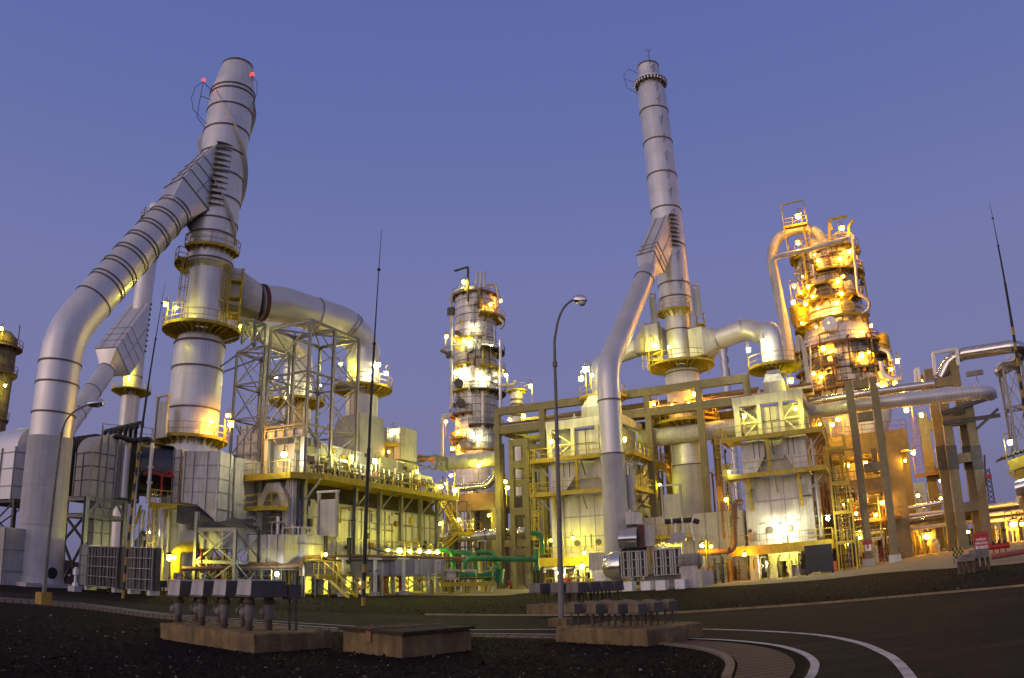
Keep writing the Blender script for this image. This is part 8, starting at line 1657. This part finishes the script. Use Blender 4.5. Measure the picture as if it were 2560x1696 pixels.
LAMPS = [
 (414, 763, 65, 'Y', 'yellow lamp at the left rim of the biggest chimney, upper ring platform'), (440, 771, 65.5, 'Y', 'small lamp against the biggest chimney above its upper ring platform', .7),
 (306, 934, 137, 'Y', 'lamp beside the smaller far chimney at its yellow platform', 1.9), (2, 822, 114, 'Y', 'lamp on top of the brown column at the left edge', 1.1), (13, 965, 114, 'Y', 'lower lamp on the brown column at the left edge', 1.0),
 (569, 1039, 66, 'O', 'small orange lamp above the lowest ring platform of the biggest chimney', .8), (577, 1062, 65.5, 'O', 'big orange lamp at the right rim of the biggest chimney, lowest ring platform', 1.3), (530, 1055, 64.9, 'O', 'orange lamp close to the biggest chimney wall above its lowest platform', .6), (600, 817, 67, 'Y', 'little lamp under the stair frame of the biggest chimney', .7),
 (690, 945, 82, 'W', 'lamp left of the farther riser stack, seen through the lattice'), (852, 911, 74, 'Y', 'lamp at the left side of the nearer riser platform', .9), (947, 913, 75, 'W', 'lamp on a gooseneck at the right of the nearer riser', 1.0), (965, 936, 73.5, 'W', 'lamp at the right railing of the nearer riser platform', 1.1), (927, 930, 73, 'W', 'lamp close to the nearer riser wall above its platform', .7), (801, 965, 83, 'W', 'pair lamp right of the farther riser platform', .7), (985, 1080, 78, 'W', 'lamp at the railing corner right of the riser foot casing', 1.2), (713, 995, 82, 'O', 'tiny orange lamp under the farther riser platform', .5),
 (709, 1138, 62, 'W', 'lamp before the front casing on the left furnace walkway', 1.0), (879, 1145, 67, 'Y', 'lamp over the furnace walkway left of the black mast', 1.0), (938, 1155, 69, 'W', 'lamp over the furnace walkway right of the black mast', 1.1), (972, 1130, 76, 'O', 'small orange lamp above the furnace walkway, right part', .6), (1042, 1181, 74, 'Y', 'lamp on a yellow post near the right end of the furnace walkway', 1.0),
 (1102, 1218, 79, 'Y', 'left lamp of the cluster at the far furnace end', 1.1), (1116, 1211, 80, 'Y', 'middle lamp of the cluster at the far furnace end', .9), (1137, 1227, 80, 'Y', 'right lamp of the cluster at the far furnace end', 1.2), (1128, 1190, 88, 'Y', 'lamp above the cluster at the far furnace end', 1.0), (1146, 1300, 84, 'W', 'lamp below the yellow stairs at the far furnace end', .9),
 (999, 1378, 66.5, 'Y', 'left glaring lamp under the furnace canopy', 1.2), (1049, 1379, 69, 'Y', 'middle glaring lamp under the furnace canopy', 1.2), (1094, 1381, 71, 'Y', 'right glaring lamp under the furnace canopy', 1.2), (970, 1376, 66, 'Y', 'dimmer lamp at the left end under the furnace canopy', .8), (1024, 1379, 68, 'Y', 'canopy lamp between the left and middle glaring lamps', .9), (1073, 1380, 70, 'Y', 'canopy lamp between the middle and right glaring lamps', .9),
 (814, 1387, 58, 'Y', 'lamp hanging above the long rusty pipe by the curved plenum', .7), (692, 1436, 57, 'C', 'white lamp just above the two-tone box covers', .9), (423, 1396, 60, 'Y', 'bright yellow lamp beside the fat ochre pipe at the left', 1.2), (436, 1394, 59.6, 'Y', 'second yellow lamp touching the fat ochre pipe', .7), (376, 1331, 70, 'W', 'small lamp deep behind the drum platform ladder', .8), (356, 1372, 62, 'W', 'tiny lamp above the right louvred filter', .4),
 (640, 1455, 70, 'Y', 'hidden lamp under the left furnace near its front corner', 1.5), (830, 1455, 70, 'Y', 'hidden lamp among the piers under the left furnace', 1.5), (905, 1455, 74, 'Y', 'hidden lamp between the middle piers under the left furnace', 1.5), (1000, 1455, 78, 'Y', 'hidden lamp between the far piers under the left furnace', 1.5),
 (1159, 707, 119, 'Y', 'lamp at the top left of the central column', 1.5), (1251, 754, 118, 'O', 'orange lamp at the upper right of the central column', 1.6), (1226, 762, 117, 'O', 'orange lamp inside the upper right gallery of the central column', 1.0), (1116, 843, 122, 'O', 'pale orange lamp sticking out left of the central column', 1.5), (1161, 852, 119, 'Y', 'lamp left of the manhole, third gallery of the central column', 1.3), (1174, 859, 119, 'W', 'lamp above the manhole on the central column', 1.2), (1180, 815, 119, 'W', 'lamp high on the front of the central column', 1.0), (1229, 867, 119, 'W', 'lamp on the right of the central column, fourth gallery', 1.3), (1140, 931, 120, 'W', 'lamp at the left edge of the central column, halfway', 1.3), (1155, 936, 119, 'W', 'fainter lamp beside the left halfway lamp of the central column', .8), (1200, 936, 119, 'W', 'lamp at the centre front of the central column, halfway', 1.2), (1222, 946, 119, 'W', 'lamp right of centre on the central column, halfway', 1.0), (1265, 939, 120, 'W', 'lamp out to the right of the central column, halfway', 1.3), (1326, 967, 115, 'Y', 'lamp right of the small stripper column top', 1.5),
 (1309, 1042, 90, 'Y', 'lamp under the pipe bridge, right of its left column', 1.2), (1274, 1050, 92, 'Y', 'lamp under the pipe bridge close to its left column', .9), (1115, 1055, 121, 'O', 'orange lamp out to the left of the central column, low', 1.4), (1145, 1080, 119, 'O', 'orange lamp on the left lower gallery of the central column', 1.3), (1180, 1088, 119, 'W', 'lamp above the lower manhole of the central column', 1.1), (1195, 1092, 119, 'W', 'second lamp above the lower manhole of the central column', 1.0), (1131, 1123, 119, 'O', 'lowest orange lamp left of the central column', 1.4), (1197, 1165, 95, 'Y', 'lamp under the ribbed pale pipe', 1.1), (1190, 1140, 118, 'O', 'orange lamp on the bottom gallery of the central column', 1.1), (1264, 1206, 84, 'Y', 'upper lamp between the four concrete columns', 1.1), (1268, 1221, 83, 'Y', 'lower lamp between the four concrete columns', 1.1),
 (1377, 1104, 75, 'Y', 'lamp at the left end of the middle furnace, highest walkway', .9), (1463, 926, 73, 'W', 'upper lamp left of the slim flue duct elbow', 1.2), (1452, 950, 73, 'Y', 'lamp on the ring platform railing left of the slim flue duct', 1.2), (1480, 940, 74.5, 'W', 'lamp near the middle furnace riser behind the slim flue duct', .8), (1561, 1100, 74, 'Y', 'lamp right beside the slim flue duct above the middle furnace', 1.1), (1432, 1346, 74.5, 'Y', 'gooseneck lamp before the middle furnace wall', .8), (1377, 1352, 73, 'Y', 'lamp at the left corner of the middle furnace, lowest walkway', .7), (1461, 1383, 73, 'Y', 'lamp over the lowest walkway of the middle furnace', .7), (1455, 1417, 73, 'Y', 'bright lamp under the lowest walkway of the middle furnace', 1.2), (1400, 1430, 76, 'W', 'hidden lamp under the middle furnace', 1.3),
 (1635, 863, 79.0, 'Y', 'bright lamp in the left stair frame of the tall chimney', 1.3), (1672, 868, 79.4, 'W', 'lamp against the tall chimney above its fan-ribbed platform', .7), (1736, 986, 78.5, 'O', 'orange lamp in front of the tall chimney above its lowest platform', 1.2), (1634, 1011, 79, 'O', 'orange lamp left of the tall chimney at its lowest platform', 1.3), (1781, 1009, 79, 'O', 'orange lamp right of the tall chimney at its lowest platform', 1.3), (1680, 1012, 79.4, 'O', 'left wall lamp close to the tall chimney, lowest platform', .6), (1722, 1008, 79.2, 'O', 'middle wall lamp close to the tall chimney, lowest platform', .7), (1871, 877, 73.5, 'W', 'lamp left of the right furnace riser platform', 1.2), (1909, 856, 72.5, 'W', 'lamp before the right furnace riser above its platform', 1.2), (1978, 954, 72, 'Y', 'lamp on the girder right of the right furnace riser', 1.2),
 (1755, 1365, 66, 'Y', 'gooseneck lamp right of the fan intakes', 1.1), (1778, 1367, 67, 'O', 'small orange lamp right of the fan intake gooseneck lamp', .7), (1861, 1387, 69, 'O', 'orange lamp on the trestle left of the right furnace', .9), (1823, 1180, 70, 'C', 'tiny white lamp at the left end of the middle walkway, right furnace', .5), (1650, 1213, 80, 'Y', 'small lamp in the stairs behind the slim flue duct', .7), (1861, 1041, 70, 'Y', 'left lamp in the top frame of the right furnace', 1.0), (1988, 1023, 69.5, 'Y', 'right lamp in the top frame of the right furnace', 1.0), (1953, 1318, 70.4, 'W', 'blazing lamp at the doors of the right furnace', 1.2), (1960, 1378, 70, 'Y', 'lamp under the lowest walkway of the right furnace', 1.0), (2069, 1297, 67.5, 'W', 'lamp on a post at the right corner of the right furnace', 1.2), (1930, 1412, 73, 'W', 'hidden lamp among the burners under the right furnace', 1.2),
 (1165, 1225, 103, 'O', 'orange lamp before the bright silver vessel under the central column', 1.2), (1222, 1290, 102, 'Y', 'lamp beside the orange brown concrete base pier', 1.1), (1100, 1310, 92, 'Y', 'lamp low among the pipes behind the far furnace stairs', 1.0), (1250, 1300, 96, 'Y', 'lamp low behind the four concrete columns', 1.2), (1700, 1180, 86, 'O', 'lamp behind the foot of the tall chimney, among high pipes', 1.2), (1815, 1250, 82, 'O', 'lamp behind the right furnace ladder', 1.1),
 (1995, 543, 91, 'O', 'topmost orange lamp, on the gallery over the overhead pipe bend', 1.4), (1995, 609, 90, 'O', 'orange lamp under the overhead pipe bend', 1.3), (2106, 572, 90, 'O', 'upper orange lamp between the davits of the widest column', 1.3), (2110, 597, 90, 'O', 'lower orange lamp between the davits of the widest column', 1.1), (2123, 630, 90, 'O', 'orange lamp at the top right rim of the widest column', 1.2), (2046, 652, 89.5, 'O', 'orange lamp at the top left front of the widest column', 1.2), (2100, 647, 89.4, 'O', 'orange lamp at the top right front of the widest column', 1.1), (2036, 637, 89.6, 'O', 'tiny orange lamp above the top left front lamp of the widest column', .5),
 (1985, 717, 92, 'O', 'outermost orange lamp left of the widest column, upper of two', 1.3), (2001, 732, 91, 'O', 'orange lamp left of the widest column, between the two outermost', 1.0), (1983, 757, 92, 'O', 'outermost orange lamp left of the widest column, lower of two', 1.3), (2014, 761, 90.5, 'O', 'orange lamp near the left gallery of the widest column', 1.3), (2006, 692, 91, 'O', 'tiny orange lamp at the left wall of the widest column', .6), (2095, 703, 89.2, 'O', 'orange lamp at the front of the widest column, second gallery', 1.3), (2108, 692, 89.2, 'O', 'orange lamp right of front on the widest column, second gallery', .8), (2020, 718, 89.8, 'O', 'orange lamp on the left front of the widest column, second gallery', 1.2), (2031, 742, 89.6, 'O', 'orange lamp on the left front of the widest column, third gallery', 1.0), (2103, 736, 89.2, 'O', 'orange lamp right of front on the widest column, third gallery', 1.1), (2091, 758, 89.0, 'O', 'orange lamp at the centre front of the widest column, third gallery', 1.2), (2045, 772, 89, 'O', 'orange lamp left of centre under the third gallery of the widest column', 1.0), (2005, 808, 90, 'O', 'small orange lamp below the yellow drum, left of the widest column', .8), (2072, 808, 88, 'O', 'orange lamp at the cone of the widest column, centre', .8), (2040, 818, 88, 'O', 'orange lamp at the cone of the widest column, left', .7),
 (2178, 815, 88, 'O', 'orange lamp at the right of the cone of the widest column', .9), (2156, 830, 87, 'O', 'orange lamp right of the cone gallery of the widest column', .9), (2058, 872, 86.5, 'O', 'bright orange lamp on the left front of the widest column, below the cone', 1.3), (2154, 889, 86, 'O', 'bright orange lamp on the right front of the widest column, below the cone', 1.4), (2172, 882, 86, 'O', 'orange lamp at the far right front of the widest column, below the cone', .9), (2244, 904, 87, 'O', 'orange lamp out at the right of the widest column, upper of three', 1.4), (2228, 924, 87, 'O', 'orange lamp out at the right of the widest column, middle of three', 1.1), (2238, 956, 86.5, 'O', 'orange lamp out at the right of the widest column, lower of three', 1.4), (2209, 967, 86, 'O', 'orange lamp at the lower right wall of the widest column', 1.2), (2195, 962, 86, 'O', 'small orange lamp left of the lower right wall lamp', .8), (2035, 935, 86.5, 'O', 'orange lamp at the lower left of the widest column', 1.3), (2052, 942, 86, 'O', 'orange lamp beside the lower left lamp of the widest column', 1.3), (2046, 1010, 85.5, 'O', 'orange lamp just above the ribbed silver pipe, left', .7), (2070, 1006, 85.5, 'O', 'small orange lamp just above the ribbed silver pipe, second', .6),
 (2045, 1041, 83, 'Y', 'lamp under the left end of the ribbed silver pipe', 1.0), (2051, 1061, 82, 'O', 'orange lamp below the left end of the ribbed silver pipe', 1.1), (2081, 1063, 83, 'O', 'orange lamp on the concrete table top, left of the portal', 1.1), (2095, 1050, 84, 'O', 'orange lamp near the table top, against the column skirt', 1.2), (2266, 1027, 82, 'O', 'orange lamp under the ribbed pipe, right of the portal', 1.4), (2304, 1040, 88, 'W', 'white lamp on top of the single concrete post', 1.2), (2283, 1133, 87.5, 'O', 'orange lamp on a pole at the right of the concrete table', 1.4), (2263, 1152, 85.8, 'O', 'small orange lamp at the right pillar of the concrete table', .7), (2120, 1165, 87, 'O', 'orange lamp inside the upper opening of the concrete table, left', 1.3), (2164, 1160, 87.5, 'O', 'orange lamp inside the upper opening of the concrete table, right', 1.3), (2206, 1258, 85, 'O', 'orange lamp below the middle slab of the concrete table', 1.3), (2190, 1288, 84.5, 'O', 'orange lamp above the lit gallery rail', 1.1), (2140, 1285, 86, 'O', 'orange lamp left of the column boot on the gallery', 1.0), (2110, 1262, 88, 'O', 'orange lamp under the middle slab, far left', .9),
 (2295, 1240, 95, 'Y', 'lamp before the white tank casing', 1.1), (2352, 1247, 95, 'Y', 'lamp on a pole behind the polished pipe loop', 1.1), (2351, 1203, 150, 'Y', 'faint distant street lamp right of the single concrete post', 1.2), (2317, 1342, 90, 'O', 'strongest orange lamp behind the low rack', 1.8), (2332, 1340, 92, 'O', 'small orange lamp right of the strongest one behind the low rack', .8), (2150, 1345, 86, 'Y', 'lamp hidden among the pipes between the portal posts', .8), (2118, 1362, 84, 'Y', 'small lamp hidden among the pipes right of the stair tower', .7), (2525, 1108, 79, 'C', 'cool white lamp on the dark corrugated roof', 1.3), (2533, 1311, 86, 'O', 'glaring lamp near the right edge under the rack', 1.9), (2555, 1311, 85.5, 'O', 'glaring lamp cut by the right edge under the rack', 1.7), (2420, 1330, 96, 'Y', 'lamp behind the post cluster near the ground', .9),
]
random.seed(3)
def on_shell(px, py, cx, cy, r, gap):                      # range along the sight line to just outside a round shell
    v = ray(px, py); h = Vector((v.x, v.y)).normalized(); b = h.x * cx + h.y * cy; q = b * b - (cx * cx + cy * cy - (r + gap) ** 2)
    return b - math.sqrt(q) if q > 0 else b
for L in LAMPS:
    px, py, d, k, lab = L[:5]; s = L[5] if len(L) > 5 else 1.0
    if 'central column' in lab and py < 1150: d = on_shell(px, py, TXc, TYc, rc, 1.1)
    elif 'widest column' in lab and py < 1000 and 'overhead' not in lab and 'davits' not in lab: d = on_shell(px, py, CX_, CY_, ra if py < 780 else (ra + rb_) / 2 if py < 850 else rb_, 1.2)
    lamp(px, py, d, k, lab, s)
